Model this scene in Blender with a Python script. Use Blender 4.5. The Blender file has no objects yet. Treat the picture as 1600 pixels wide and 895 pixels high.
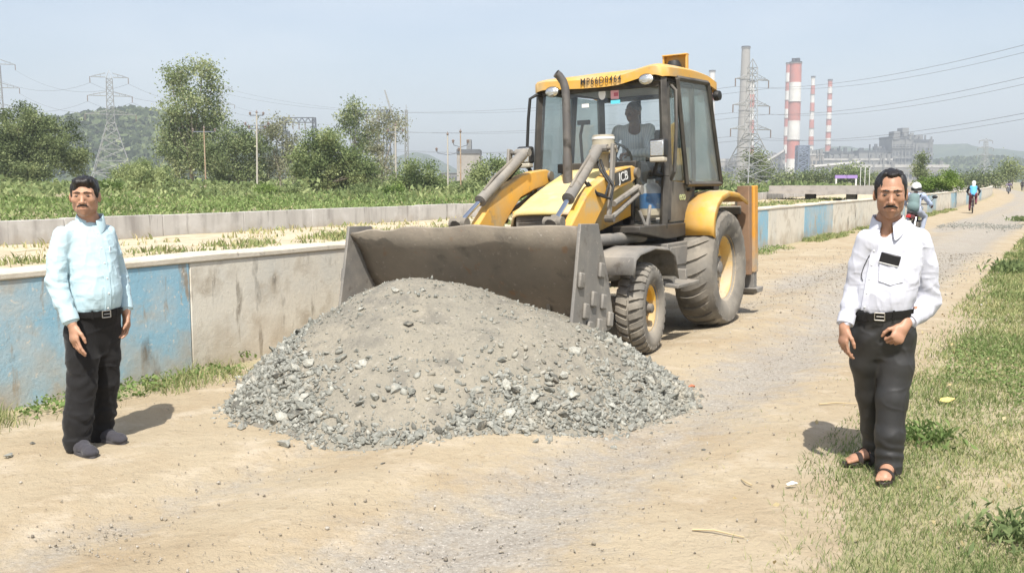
import bpy, bmesh, math, random
import numpy as np
from mathutils import Vector, Matrix
from mathutils.bvhtree import BVHTree
random.seed(7); rng = np.random.default_rng(7)
R = math.radians
sc = bpy.context.scene
COL = sc.collection
# ---------------------------------------------------------------- camera
EYE, FPX, HORIZON = 1.65, 1500.0, 283.0
PITCH = math.atan((447.5-HORIZON)/FPX)
cam_d = bpy.data.cameras.new('camera'); cam = bpy.data.objects.new('camera', cam_d); COL.objects.link(cam)
cam.location = (0, 0, EYE); cam.rotation_euler = (math.pi/2-PITCH, 0, 0)
cam_d.sensor_width = 36; cam_d.lens = 36*FPX/1600; cam_d.clip_start = .05; cam_d.clip_end = 12000
sc.camera = cam
# ---------------------------------------------------------------- sky, sun, exposure
SUN_EL, SUN_AZ = R(57), R(181)      # azimuth clockwise from +Y: the sun stands behind the camera
world = bpy.data.worlds.new('World'); sc.world = world; world.use_nodes = True
wn = world.node_tree; bgn = wn.nodes['Background']
sky = wn.nodes.new('ShaderNodeTexSky'); sky.sky_type = 'NISHITA'; sky.sun_disc = False
sky.sun_elevation = SUN_EL; sky.sun_rotation = SUN_AZ; sky.air_density = 1.0; sky.dust_density = 2.5; sky.ozone_density = 1.6
hsv = wn.nodes.new('ShaderNodeHueSaturation'); hsv.inputs['Saturation'].default_value = .72
_tc = wn.nodes.new('ShaderNodeTexCoord'); _mp = wn.nodes.new('ShaderNodeMapping'); _mp.inputs['Scale'].default_value = (1, 1, 3.5); _nz = wn.nodes.new('ShaderNodeTexNoise'); _nz.inputs['Scale'].default_value = 2.2; _nz.inputs['Detail'].default_value = 6   # thin high cloud
wn.links.new(_tc.outputs['Generated'], _mp.inputs[0]); wn.links.new(_mp.outputs[0], _nz.inputs['Vector'])
for _s, _a, _b in (('Saturation', .80, .50), ('Value', .97, 1.10)):
    _r = wn.nodes.new('ShaderNodeMapRange'); _r.inputs[1].default_value = .42; _r.inputs[2].default_value = .72; _r.inputs[3].default_value = _a; _r.inputs[4].default_value = _b
    wn.links.new(_nz.outputs[0], _r.inputs[0]); wn.links.new(_r.outputs[0], hsv.inputs[_s])
wn.links.new(sky.outputs[0], hsv.inputs['Color']); wn.links.new(hsv.outputs[0], bgn.inputs['Color'])
bgn.inputs['Strength'].default_value = .12
sd = bpy.data.lights.new('sun', 'SUN'); sd.energy = 4.6; sd.angle = R(.55); sd.color = (1, .955, .88)
sun = bpy.data.objects.new('sun', sd); COL.objects.link(sun)
sdir = Vector((math.sin(SUN_AZ)*math.cos(SUN_EL), math.cos(SUN_AZ)*math.cos(SUN_EL), math.sin(SUN_EL)))
sun.rotation_euler = (-sdir).to_track_quat('-Z', 'Y').to_euler()
sc.view_settings.view_transform = 'Standard'; sc.view_settings.look = 'None'
sc.view_settings.exposure = .62; sc.view_settings.gamma = 1
sc.render.engine = 'CYCLES'
cy = sc.cycles
cy.use_denoising = True; cy.max_bounces = 6; cy.diffuse_bounces = 3; cy.glossy_bounces = 3
cy.transmission_bounces = 4; cy.transparent_max_bounces = 12; cy.volume_bounces = 0
# ---------------------------------------------------------------- picture <-> place helpers
_f = np.array([0, math.cos(PITCH), -math.sin(PITCH)]); _u = np.array([0, math.sin(PITCH), math.cos(PITCH)])
def ray(px, py): return _f + np.array([1., 0, 0])*(px-800)/FPX + _u*(447.5-py)/FPX
def J(px, py, depth):                       # the point seen at a photo pixel at a distance along +Y
    r = ray(px, py); return np.array([0, 0, EYE]) + r*depth/r[1]
def Gp(px, py, z=0.):                       # the point of a level plane seen at a photo pixel
    r = ray(px, py); return np.array([0, 0, EYE]) + r*(z-EYE)/r[2]
PSI = R(30.5)
UV = np.array([math.sin(PSI), math.cos(PSI)]); NV = np.array([-math.cos(PSI), math.sin(PSI)])
def bend(s):
    s = np.asarray(s, float); q = np.clip(s-50, 0, 110)
    return .0004*q*q + np.clip(s-160, 0, None)*.088
def NS(n, s, z=0.):                         # canal coordinates -> world (s runs along the road, n towards the canal)
    n = np.asarray(n, float); s = np.asarray(s, float); m = n+bend(s)
    return np.stack([UV[0]*s+NV[0]*m, UV[1]*s+NV[1]*m, np.zeros_like(m)+z], -1)
def toNS(x, y):
    s = UV[0]*x+UV[1]*y; return NV[0]*x+NV[1]*y-bend(s), s
# ---------------------------------------------------------------- noise
def _hash(i, j, k, seed):
    with np.errstate(over='ignore'):
        h = (i.astype(np.int64)*374761393 + j.astype(np.int64)*668265263 + k.astype(np.int64)*2147483647 + seed*1274126177) & 0xffffffff
        h = ((h ^ (h >> 13))*1274126177) & 0xffffffff
        h = ((h ^ (h >> 16))*2246822519) & 0xffffffff
        h = h ^ (h >> 15)
    return (h & 0xffff)/65535.0
def vnoise(p, seed=0):                      # value noise, -1..1
    p = np.asarray(p, float); i = np.floor(p).astype(np.int64); f = p-i; f = f*f*(3-2*f)
    x, y, z = i[..., 0], i[..., 1], i[..., 2]; a, b, c = f[..., 0], f[..., 1], f[..., 2]
    def h(dx, dy, dz): return _hash(x+dx, y+dy, z+dz, seed)
    v = ((h(0,0,0)*(1-a)+h(1,0,0)*a)*(1-b)+(h(0,1,0)*(1-a)+h(1,1,0)*a)*b)*(1-c) + \
        ((h(0,0,1)*(1-a)+h(1,0,1)*a)*(1-b)+(h(0,1,1)*(1-a)+h(1,1,1)*a)*b)*c
    return v*2-1
def fbm(p, oct=4, seed=0):
    p = np.asarray(p, float); v = 0; a = .5
    for o in range(oct): v = v+a*vnoise(p*(2**o)+o*17.3, seed+o); a *= .5
    return v
def n2(x, y, f, oct=3, seed=0): return fbm(np.stack([x*f, y*f, np.zeros_like(x*f)], -1), oct, seed)
# ---------------------------------------------------------------- object helpers
def tag(o, label=None, cat=None, group=None, kind=None):
    if label: o['label'] = label
    if cat: o['category'] = cat
    if group: o['group'] = group
    if kind: o['kind'] = kind
    return o
def thing(name, label, cat, loc=(0, 0, 0), rz=0., group=None, parent=None):
    o = bpy.data.objects.new(name, None); o.empty_display_size = .2; COL.objects.link(o)
    o.location = [float(v) for v in loc]; o.rotation_euler = (0, 0, rz); return tag(o, label, cat, group)
def mesh_np(name, v, f, mats, smooth=False, sharp=None):
    """v (N,3) array; f (M,k) array or a list of arrays/lists"""
    me = bpy.data.meshes.new(name); v = np.asarray(v, np.float32).reshape(-1, 3)
    if isinstance(f, np.ndarray):
        m, k = f.shape; me.vertices.add(len(v)); me.vertices.foreach_set('co', v.ravel())
        me.loops.add(m*k); me.loops.foreach_set('vertex_index', f.astype(np.int32).ravel())
        me.polygons.add(m); me.polygons.foreach_set('loop_start', np.arange(0, m*k, k, dtype=np.int32))
        try: me.polygons.foreach_set('loop_total', np.full(m, k, np.int32))
        except Exception: pass
        me.update(calc_edges=True); me.validate()
    else:
        me.from_pydata([tuple(map(float, q)) for q in v], [], [tuple(int(i) for i in q) for q in f]); me.update()
    for mm in (mats if isinstance(mats, (list, tuple)) else [mats]): me.materials.append(mm)
    if smooth:
        me.polygons.foreach_set('use_smooth', np.ones(len(me.polygons), bool))
        if sharp is not None: me.set_sharp_from_angle(angle=R(sharp))
    return me
def link(name, me, parent=None, loc=None):
    o = bpy.data.objects.new(name, me); COL.objects.link(o)
    if parent is not None: o.parent = parent
    if loc is not None: o.location = [float(q) for q in loc]
    return o
def attr(me, name, vals, dom='POINT'):
    a = me.attributes.new(name, 'FLOAT', dom); a.data.foreach_set('value', np.asarray(vals, np.float32))
def bevel(o, w=.008, seg=2, ang=35):
    b = o.modifiers.new('bevel', 'BEVEL'); b.width = w; b.segments = seg; b.limit_method = 'ANGLE'; b.angle_limit = R(ang); return o
class MB:
    def __init__(s): s.v = []; s.f = []; s.n = 0
    def add(s, v, f):
        v = np.asarray(v, float).reshape(-1, 3); s.v.append(v); s.f += [tuple(int(i)+s.n for i in q) for q in f]; s.n += len(v); return s
    def box(s, c, d, rot=None):
        q = np.array([[x, y, z] for x in (-.5, .5) for y in (-.5, .5) for z in (-.5, .5)])*np.asarray(d, float)
        if rot is not None: q = q @ np.asarray(rot).T
        return s.add(q+np.asarray(c, float), [(0,1,3,2),(4,6,7,5),(0,4,5,1),(2,3,7,6),(0,2,6,4),(1,5,7,3)])
    def tube(s, pts, r, n=10, cap=True):
        pts = np.asarray(pts, float); m = len(pts); r = np.broadcast_to(np.asarray(r, float), (m,))
        T = np.gradient(pts, axis=0) if m > 2 else np.repeat((pts[1:]-pts[:1]), m, 0)
        T /= np.linalg.norm(T, axis=1)[:, None]+1e-12
        a = np.array([0, 0, 1.]) if abs(T[0][2]) < .9 else np.array([1., 0, 0])
        U = np.cross(T[0], a); U /= np.linalg.norm(U); rings = []
        for i in range(m):
            U = U-T[i]*(U@T[i]); U /= np.linalg.norm(U)+1e-12; W = np.cross(T[i], U)
            t = np.arange(n)*2*math.pi/n
            rings.append(pts[i]+r[i]*(np.cos(t)[:, None]*U+np.sin(t)[:, None]*W))
        f = [(i*n+j, i*n+(j+1) % n, (i+1)*n+(j+1) % n, (i+1)*n+j) for i in range(m-1) for j in range(n)]
        if cap: f += [tuple(range(n))[::-1], tuple(range((m-1)*n, m*n))]
        return s.add(np.concatenate(rings), f)
    def prism(s, prof, axis, lo, hi):           # closed 2D outline extruded along axis (0,1,2)
        prof = np.asarray(prof, float); n = len(prof); out = []
        for e in (lo, hi):
            q = np.insert(prof, axis, e, axis=1); out.append(q)
        f = [(i, (i+1) % n, n+(i+1) % n, n+i) for i in range(n)]+[tuple(range(n))[::-1], tuple(range(n, 2*n))]
        return s.add(np.concatenate(out), f)
    def lathe(s, prof, n=32, axis=1, c=(0, 0, 0), closed=False):   # prof: (radius, along axis)
        prof = np.asarray(prof, float); m = len(prof); t = np.arange(n)*2*math.pi/n
        oth = [i for i in range(3) if i != axis]; v = np.zeros((m, n, 3))
        v[..., oth[0]] = prof[:, :1]*np.cos(t); v[..., oth[1]] = prof[:, :1]*np.sin(t); v[..., axis] = prof[:, 1:]
        mm = m if closed else m-1
        f = [(i*n+j, i*n+(j+1) % n, ((i+1) % m)*n+(j+1) % n, ((i+1) % m)*n+j) for i in range(mm) for j in range(n)]
        return s.add(v.reshape(-1, 3)+np.asarray(c, float), f)
    def quad(s, a, b, c, d): return s.add([a, b, c, d], [(0, 1, 2, 3)])
    def sphere(s, c, r, n=12, m=8):
        prof = [(math.sin(math.pi*i/m), -math.cos(math.pi*i/m)) for i in range(m+1)]; k = MB().lathe([(max(a, 1e-4), b) for a, b in prof], n, 2)
        return s.add(k.v[0]*np.asarray(r, float)+np.asarray(c, float), k.f)
    def build(s, name, mat, parent=None, smooth=True, sharp=35, bev=0):
        v = np.concatenate(s.v); me = mesh_np(name, v, s.f, mat)
        bm = bmesh.new(); bm.from_mesh(me); bmesh.ops.recalc_face_normals(bm, faces=bm.faces); bm.to_mesh(me); bm.free()
        if smooth:
            me.polygons.foreach_set('use_smooth', np.ones(len(me.polygons), bool)); me.set_sharp_from_angle(angle=R(sharp))
        o = link(name, me, parent)
        if bev: bevel(o, bev)
        return o
def rotm(ax, a):
    return np.array(Matrix.Rotation(a, 3, ax))
# ---------------------------------------------------------------- materials
def _mixc(nt, a, b, fac):
    m = nt.nodes.new('ShaderNodeMix'); m.data_type = 'RGBA'
    for sock, val in ((m.inputs[6], a), (m.inputs[7], b), (m.inputs[0], fac)):
        if hasattr(val, 'links') or isinstance(val, bpy.types.NodeSocket): nt.links.new(val, sock)
        elif isinstance(val, (int, float)): sock.default_value = val
        else: sock.default_value = (*val, 1)
    return m.outputs[2]
def _noise(nt, co, scale, detail=4, rough=.55, stretch=None):
    if stretch:
        mp = nt.nodes.new('ShaderNodeMapping'); mp.inputs['Scale'].default_value = stretch; nt.links.new(co, mp.inputs[0]); co = mp.outputs[0]
    n = nt.nodes.new('ShaderNodeTexNoise'); n.inputs['Scale'].default_value = scale; n.inputs['Detail'].default_value = detail
    n.inputs['Roughness'].default_value = rough; nt.links.new(co, n.inputs['Vector']); return n.outputs[0]
def _ramp(nt, s, lo, hi, a=0., b=1.):
    m = nt.nodes.new('ShaderNodeMapRange'); m.inputs[1].default_value = lo; m.inputs[2].default_value = hi
    m.inputs[3].default_value = a; m.inputs[4].default_value = b; nt.links.new(s, m.inputs[0]); return m.outputs[0]
def _math(nt, op, a, b=None):
    m = nt.nodes.new('ShaderNodeMath'); m.operation = op
    for i, v in enumerate((a, b)):
        if v is None: continue
        if isinstance(v, (int, float)): m.inputs[i].default_value = v
        else: nt.links.new(v, m.inputs[i])
    return m.outputs[0]
def mat(name, col, rough=.7, metal=0., vary=(), bump=(), dust=None, att=None, sheen=0, spec=.4, coord='Object', zdirt=None, transl=0):
    """vary: (colour, scale, lo, hi[, stretch]); bump: (scale, strength, distance[, stretch]); dust: (colour, amount) settles on upward faces"""
    m = bpy.data.materials.new(name); m.use_nodes = True; nt = m.node_tree; b = nt.nodes['Principled BSDF']
    tc = nt.nodes.new('ShaderNodeTexCoord'); co = tc.outputs[coord]
    c = None
    if att:
        an = nt.nodes.new('ShaderNodeAttribute'); an.attribute_name = 'rnd'
        rp = nt.nodes.new('ShaderNodeValToRGB'); rp.color_ramp.elements[0].color = (*att[0], 1); rp.color_ramp.elements[1].color = (*att[-1], 1)
        for i, q in enumerate(att[1:-1]): e = rp.color_ramp.elements.new((i+1)/(len(att)-1)); e.color = (*q, 1)
        nt.links.new(an.outputs['Fac'], rp.inputs[0]); c = rp.outputs[0]
    if c is None:
        rgb = nt.nodes.new('ShaderNodeRGB'); rgb.outputs[0].default_value = (*col, 1); c = rgb.outputs[0]
    for v in vary:
        s = _noise(nt, co, v[1], 5, .6, v[4] if len(v) > 4 else None)
        c = _mixc(nt, c, v[0], _ramp(nt, s, v[2], v[3]))
    if zdirt:                                   # soil splash at the foot of a thing: (colour, z0, z1, noise scale)
        sep = nt.nodes.new('ShaderNodeSeparateXYZ'); nt.links.new(co, sep.inputs[0])
        s = _noise(nt, co, zdirt[3], 5); z = _math(nt, 'ADD', sep.outputs[2], _ramp(nt, s, .2, .8, -.35, .35))
        c = _mixc(nt, c, zdirt[0], _ramp(nt, z, zdirt[1], zdirt[2], 1, 0))
    if dust:
        ge = nt.nodes.new('ShaderNodeNewGeometry'); sep = nt.nodes.new('ShaderNodeSeparateXYZ'); nt.links.new(ge.outputs['Normal'], sep.inputs[0])
        s = _noise(nt, co, 3.5, 5); up = _ramp(nt, sep.outputs[2], -.4, 1., .35, 1.)
        fac = _math(nt, 'MULTIPLY', _math(nt, 'MULTIPLY', up, _ramp(nt, s, .25, .7)), dust[1])
        c = _mixc(nt, c, dust[0], fac)
        rg = nt.nodes.new('ShaderNodeMix'); nt.links.new(fac, rg.inputs[0]); rg.inputs[2].default_value = rough; rg.inputs[3].default_value = .9
        nt.links.new(rg.outputs[0], b.inputs['Roughness'])
    else: b.inputs['Roughness'].default_value = rough
    nt.links.new(c, b.inputs['Base Color']); b.inputs['Metallic'].default_value = metal
    b.inputs['Specular IOR Level'].default_value = spec
    if sheen: b.inputs['Sheen Weight'].default_value = sheen
    prev = None
    for q in bump:
        s = _noise(nt, co, q[0], 6, .6, q[3] if len(q) > 3 else None)
        bp = nt.nodes.new('ShaderNodeBump'); bp.inputs['Strength'].default_value = q[1]; bp.inputs['Distance'].default_value = q[2]
        nt.links.new(s, bp.inputs['Height'])
        if prev is not None: nt.links.new(prev, bp.inputs['Normal'])
        prev = bp.outputs[0]
    if prev is not None: nt.links.new(prev, b.inputs['Normal'])
    if transl:
        tr = nt.nodes.new('ShaderNodeBsdfTranslucent'); nt.links.new(c, tr.inputs[0]); mx = nt.nodes.new('ShaderNodeMixShader'); mx.inputs[0].default_value = transl
        nt.links.new(b.outputs[0], mx.inputs[1]); nt.links.new(tr.outputs[0], mx.inputs[2]); nt.links.new(mx.outputs[0], nt.nodes['Material Output'].inputs[0])
    return m
def glass(name, tint, refl=.06, opac=.0, rough=.02):
    m = bpy.data.materials.new(name); m.use_nodes = True; nt = m.node_tree; b = nt.nodes['Principled BSDF']
    b.inputs['Base Color'].default_value = (.55, .57, .55, 1); b.inputs['Roughness'].default_value = .6
    tr = nt.nodes.new('ShaderNodeBsdfTransparent'); tr.inputs[0].default_value = (*tint, 1)
    gl = nt.nodes.new('ShaderNodeBsdfGlossy'); gl.inputs['Roughness'].default_value = rough
    fr = nt.nodes.new('ShaderNodeFresnel'); ge = nt.nodes.new('ShaderNodeNewGeometry'); nt.links.new(_ramp(nt, ge.outputs['Backfacing'], 0, 1, 1.45, 1/1.45), fr.inputs[0])
    m1 = nt.nodes.new('ShaderNodeMixShader'); nt.links.new(fr.outputs[0], m1.inputs[0]); nt.links.new(tr.outputs[0], m1.inputs[1]); nt.links.new(gl.outputs[0], m1.inputs[2])
    m2 = nt.nodes.new('ShaderNodeMixShader'); tc = nt.nodes.new('ShaderNodeTexCoord')
    s = _ramp(nt, _noise(nt, tc.outputs['Object'], 3, 5), .3, .75, opac*.5, opac*1.5); nt.links.new(s, m2.inputs[0])
    nt.links.new(m1.outputs[0], m2.inputs[1]); nt.links.new(b.outputs[0], m2.inputs[2]); nt.links.new(m2.outputs[0], nt.nodes['Material Output'].inputs[0])
    return m
# ================================================================ THE GROUND, ROAD, CANAL
SAND = (.395, .328, .228); DUSTC = (.40, .34, .26)
def road_h(n, s):                               # shared relief of the earth road and what lies round it
    z = .018*n2(n, s, .55, 3, 3) + .010*n2(n, s*.6, 2.3, 3, 5)
    rut = lambda c, w: np.exp(-((n-c-.12*n2(s, s*0, .25, 2, 9))/w)**2)
    z = z - .05*rut(2.4, .38) - .04*rut(3.95, .30) + .03*rut(3.25, .28)
    z = z + np.clip(1.3-n, 0, 3)*.025 + .02*np.clip(1.2-n, 0, 1)*n2(n, s, 1.6, 3, 11)
    return z
def ground_h(n, s):
    near = np.exp(-(np.maximum(s, 0)/60.)**2)
    z = road_h(n, s)*near
    t = np.clip((n-7.0)/1.2, 0, 1); u = np.clip((n-14.5)/3.0, 0, 1)
    z = z*(1-t) + t*(-2.6)*(1-u) + u*(.05*n2(n, s, .5, 3, 21)+.02)
    b = np.clip((n-23.4)/.6, 0, 1)
    z = z + b*(.25+.25*n2(n, s, .08, 3, 25)*near)
    return z
def axis(segs):
    out = []
    for a, b, st in segs: out.append(np.arange(a, b, st))
    return np.unique(np.round(np.concatenate(out), 4))
g_mat = mat('earth_soil', (.36, .305, .20), .95, vary=[((.25, .24, .12), .8, .45, .66), ((.38, .315, .20), 2.1, .5, .68), ((.16, .14, .08), 11, .56, .7)], bump=[(9, .5, .05), (60, .4, .012)])
nn = axis([(-4200, -300, 300), (-300, -30, 20), (-30, -6, 2), (-6, 7, .22), (6.6, 8.6, .3), (8.6, 24, .6), (24, 40, 2), (40, 300, 20), (300, 4201, 300)])
ss = axis([(-320, -20, 60), (-20, 2, 2), (2, 26, .22), (26, 60, 1), (60, 200, 8), (200, 4400, 300)])
A, B = np.meshgrid(nn, ss, indexing='ij')
P_ = NS(A, B); P_[..., 2] = ground_h(A, B)-.012
P_[..., 0] = np.clip(P_[..., 0], -4300, 4300); P_[..., 1] = np.clip(P_[..., 1], -300, 4500)
ni, nj = A.shape; I = np.arange(ni*nj).reshape(ni, nj)
F_ = np.stack([I[:-1, :-1], I[1:, :-1], I[1:, 1:], I[:-1, 1:]], -1).reshape(-1, 4)[:, ::-1]
tag(link('ground', mesh_np('ground', P_.reshape(-1, 3), F_, g_mat, True)), kind='structure')
# --- the earth road, a sheet over the ground
m = bpy.data.materials.new('earth_road'); m.use_nodes = True; nt = m.node_tree; b = nt.nodes['Principled BSDF']
tc = nt.nodes.new('ShaderNodeTexCoord'); co = tc.outputs['Object']
an = nt.nodes.new('ShaderNodeAttribute'); an.attribute_name = 'gravel'
c = _mixc(nt, SAND, (.345, .27, .175), _ramp(nt, _noise(nt, co, .9, 5), .42, .68))
c = _mixc(nt, c, (.475, .405, .305), _ramp(nt, _noise(nt, co, 2.3, 6, .65), .52, .72))
c = _mixc(nt, c, (.29, .225, .145), _ramp(nt, _noise(nt, co, 14, 6, .7), .56, .72, 0, .8))
gcol = _mixc(nt, (.325, .315, .295), (.22, .21, .195), _ramp(nt, _noise(nt, co, 38, 4, .7), .42, .62))
gcol = _mixc(nt, gcol, (.52, .49, .45), _ramp(nt, _noise(nt, co, 55, 3), .58, .68))
gf = _math(nt, 'ADD', an.outputs['Fac'], _ramp(nt, _noise(nt, co, 5, 6, .7), .25, .75, -.42, .42))
c = _mixc(nt, c, gcol, _ramp(nt, gf, .32, .95, 0, .68))
sp = _noise(nt, co, 95, 3, .6)
c = _mixc(nt, c, (.17, .15, .12), _ramp(nt, sp, .66, .70, 0, .75))
nt.links.new(c, b.inputs['Base Color']); b.inputs['Roughness'].default_value = .95; b.inputs['Specular IOR Level'].default_value = .2
prev = None
for scl, st, ds in ((3, .6, .06), (14, .55, .025), (70, .8, .010)):
    bp = nt.nodes.new('ShaderNodeBump'); bp.inputs['Strength'].default_value = st; bp.inputs['Distance'].default_value = ds
    nt.links.new(_noise(nt, co, scl, 6, .65), bp.inputs['Height'])
    if prev is not None: nt.links.new(prev, bp.inputs['Normal'])
    prev = bp.outputs[0]
nt.links.new(prev, b.inputs['Normal']); road_mat = m
ss = axis([(-8, 2, 1), (2, 16, .055), (16, 40, .2), (40, 120, 1), (120, 700, 10)]); tt = np.linspace(0, 1, 92)
S, T = np.meshgrid(ss, tt, indexing='ij')
lo = .82+.022*np.clip(S, 0, 60)+.35*n2(S, S*0, .5, 4, 31)*np.exp(-(S/70.)**2)+.3*n2(S, S*0, .09, 2, 41); hi = 6.33+.16*n2(S, S*0, .6, 4, 33)
N = lo+(hi-lo)*T
edge = np.minimum(np.minimum(T, 1-T)*14, 1)
P_ = NS(N, S); near = np.exp(-(np.maximum(S, 0)/60.)**2)
micro = (.006*n2(N, S, 6, 3, 51)+.004*n2(N, S, 15, 2, 53))*edge*np.exp(-(S/20.)**2)
P_[..., 2] = road_h(N, S)*near+.004*edge+micro-.01*(1-edge)
ni, nj = S.shape; I = np.arange(ni*nj).reshape(ni, nj)
F_ = np.stack([I[:-1, :-1], I[1:, :-1], I[1:, 1:], I[:-1, 1:]], -1).reshape(-1, 4)
me = mesh_np('dirt_road', P_.reshape(-1, 3), F_, road_mat, True)
def gravel_amt(N, S):
    w = .13*n2(S, S*0, .25, 2, 9)
    g = np.exp(-((N-2.35-w)/.6)**2)*1.0*np.clip(.75+.6*n2(S, S*0, .35, 2, 61), 0, 1)+np.exp(-((N-3.95-w)/.38)**2)*.85*np.clip(.55+1.1*n2(S, S*0, .5, 2, 63), 0, 1)
    g = g+.7*np.clip((S-8)/8, 0, 1)*np.exp(-((N-3.2)/1.3)**2)
    return np.clip(g+.5*np.exp(-((S-39)/2.5)**2)*np.exp(-((N-2.9)/1.5)**2), 0, 1)
attr(me, 'gravel', gravel_amt(N, S).ravel()); tag(link('dirt_road', me), kind='structure')
def gz(x, y):                                   # height of what one stands on
    n, s = toNS(np.asarray(x, float), np.asarray(y, float)); return ground_h(n, s)
# --- canal water and the sandy bench beyond it
w_mat = mat('canal_water', (.05, .075, .06), .08, bump=[(3, .15, .02)], spec=.5)
k = MB()
for a, b_ in zip(range(-20, 300, 8), range(-12, 308, 8)):
    q = [NS(7.1, a, -1.5), NS(16.6, a, -1.5), NS(16.6, b_, -1.5), NS(7.1, b_, -1.5)]; k.quad(*q)
tag(k.build('canal_water', w_mat), kind='structure')
bench_mat = mat('sandy_bench', (.50, .42, .30), .95, vary=[((.40, .33, .22), 1.1, .45, .65), ((.58, .52, .41), 3, .55, .7)], bump=[(8, .5, .04), (50, .4, .01)])
ss = axis([(-10, 60, .5), (60, 300, 6)]); nn = np.linspace(17.2, 23.2, 18)
S, N = np.meshgrid(ss, nn, indexing='ij'); P_ = NS(N, S); P_[..., 2] = ground_h(N, S)+.01+.05*n2(N, S, .8, 3, 71)*np.clip((N-17.2)*(23.2-N), 0, 1)
ni, nj = S.shape; I = np.arange(ni*nj).reshape(ni, nj)
F_ = np.stack([I[:-1, :-1], I[1:, :-1], I[1:, 1:], I[:-1, 1:]], -1).reshape(-1, 4)
tag(link('canal_bench', mesh_np('canal_bench', P_.reshape(-1, 3), F_, bench_mat, True)), kind='structure')
# --- walls: painted near wall in panels, plain far wall
def wall_mat(name, col, dirt, st):
    return mat(name, col, .9, vary=[((.50, .50, .46), .9, .47, .70), ((.44, .39, .31), 2.3, .56, .70), (dirt, 4.5, .56, .74), ((.13, .12, .10), 2.2, .63, .72, (1, 1, .35)), ((.30, .27, .22), 9, .60, .70, (1, 1, .22)), ((.62, .58, .50), 26, .60, .72)],
               bump=[(3, .2, .02), (28, .4, .009), (120, .4, .004)], zdirt=((.40, .33, .24), -.20, .34, 2.5))
blue_m = wall_mat('faded_blue_paint', (.25, .435, .54), (.37, .42, .42), 0)
cream_m = wall_mat('bare_cream_plaster', (.64, .60, .51), (.54, .50, .42), 0)
cope_m = mat('coping_cement', (.56, .51, .42), .9, vary=[((.45, .40, .31), 3, .5, .7), ((.22, .2, .17), 7, .62, .72)], bump=[(20, .5, .01)])
far_m = mat('grey_far_concrete', (.47, .45, .42), .9, vary=[((.30, .28, .26), 2.2, .48, .68, (1, 1, .12)), ((.58, .56, .53), 1.1, .5, .7), ((.16, .15, .14), 5, .62, .72, (1, 1, .08))], bump=[(14, .5, .012)], zdirt=((.36, .31, .25), -.3, .25, 2))
def strip(k, s0, s1, n0, n1, z0, z1, st, jag=0):
    ss = np.linspace(s0, s1, max(2, int((s1-s0)/st)+1)); rings = []
    for s in ss:
        j = jag*vnoise(np.array([s*2.3, 3., 1.]))
        rings.append(np.stack([NS(n0, s, z0), NS(n1, s, z0), NS(n1, s, z1+j), NS(n0, s, z1+j)]))
    m_ = len(ss); f = [(i*4+q, i*4+(q+1) % 4, (i+1)*4+(q+1) % 4, (i+1)*4+q) for i in range(m_-1) for q in range(4)]
    return k.add(np.concatenate(rings), f+[(3, 2, 1, 0), (m_*4-4, m_*4-3, m_*4-2, m_*4-1)])
WZ = .945
wall = thing('canal_wall', 'low canal parapet beside the road painted in faded blue and cream panels', 'wall', NS(6.6, 4))
def reparent(o, root):
    o.parent = root; o.matrix_parent_inverse = root.matrix_world.inverted() if False else Matrix.Translation(-Vector(root.location)); return o
s0 = 2.11-3.6*3; cols = {-3: 0, -2: 1, -1: 0, 0: 1, 1: 0, 2: 1, 3: 0, 4: 0, 5: 1, 6: 0, 7: 1}
for i in range(-3, 40):
    a = 2.11+3.6*i; blue = cols.get(i, (i % 2 == 0) and i > 7)
    blue = 1 if i in (-2, 0, 2, 5, 7, 11, 14, 17, 20, 24) else 0
    reparent(strip(MB(), a+.004, a+3.596, 6.6, 6.93, -.25, WZ, .6).build('wall_panel', blue_m if blue else cream_m, None, True, 35, .008), wall)
reparent(strip(MB(), 2.11-10.8, 2.11+3.6*40, 6.585, 6.95, WZ, WZ+.055, .3, .014).build('coping', cope_m, None, True, 35, .012), wall)
fw_ = thing('far_canal_wall', 'plain grey streaked concrete wall on the far side of the canal', 'wall', NS(23.3, 20))
for i in range(-4, 42):
    a = 3.2*i; reparent(strip(MB(), a+.012, a+3.188, 23.25, 23.5, -.2, .66+.012*math.sin(i*2.7), 1.6).build('wall_panel', far_m, None, True, 35, .01), fw_)
br = thing('canal_bridge', 'grey concrete slab bridge crossing the canal behind the man in white', 'bridge', NS(15, 86))
conc = mat('weathered_concrete', (.36, .33, .30), .9, vary=[((.24, .22, .2), 1.4, .5, .68)], bump=[(10, .4, .02)])
b0 = MB(); q = [NS(7.2, 84), NS(23, 84), NS(23, 90), NS(7.2, 90)]
b0.add([np.array([p[0], p[1], z]) for z in (.55, .85) for p in q], [(3, 2, 1, 0), (4, 5, 6, 7), (0, 1, 5, 4), (1, 2, 6, 5), (2, 3, 7, 6), (3, 0, 4, 7)])
reparent(b0.build('deck', conc, None, False), br)
for s_ in (84.1, 89.7):
    q = [NS(7.2, s_), NS(23, s_), NS(23, s_+.2), NS(7.2, s_+.2)]
    reparent(MB().add([np.array([p[0], p[1], z]) for z in (.853, 1.25) for p in q], [(3, 2, 1, 0), (4, 5, 6, 7), (0, 1, 5, 4), (1, 2, 6, 5), (2, 3, 7, 6), (3, 0, 4, 7)]).build('parapet', conc, None, False), br)
for n_ in (9.5, 13, 16.5, 20):
    c0 = NS(n_, 87); reparent(MB().box((c0[0], c0[1], -1.0), (.8, .8, 3.1), rotm('Z', -PSI)).build('pier', conc, None, False), br)
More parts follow.
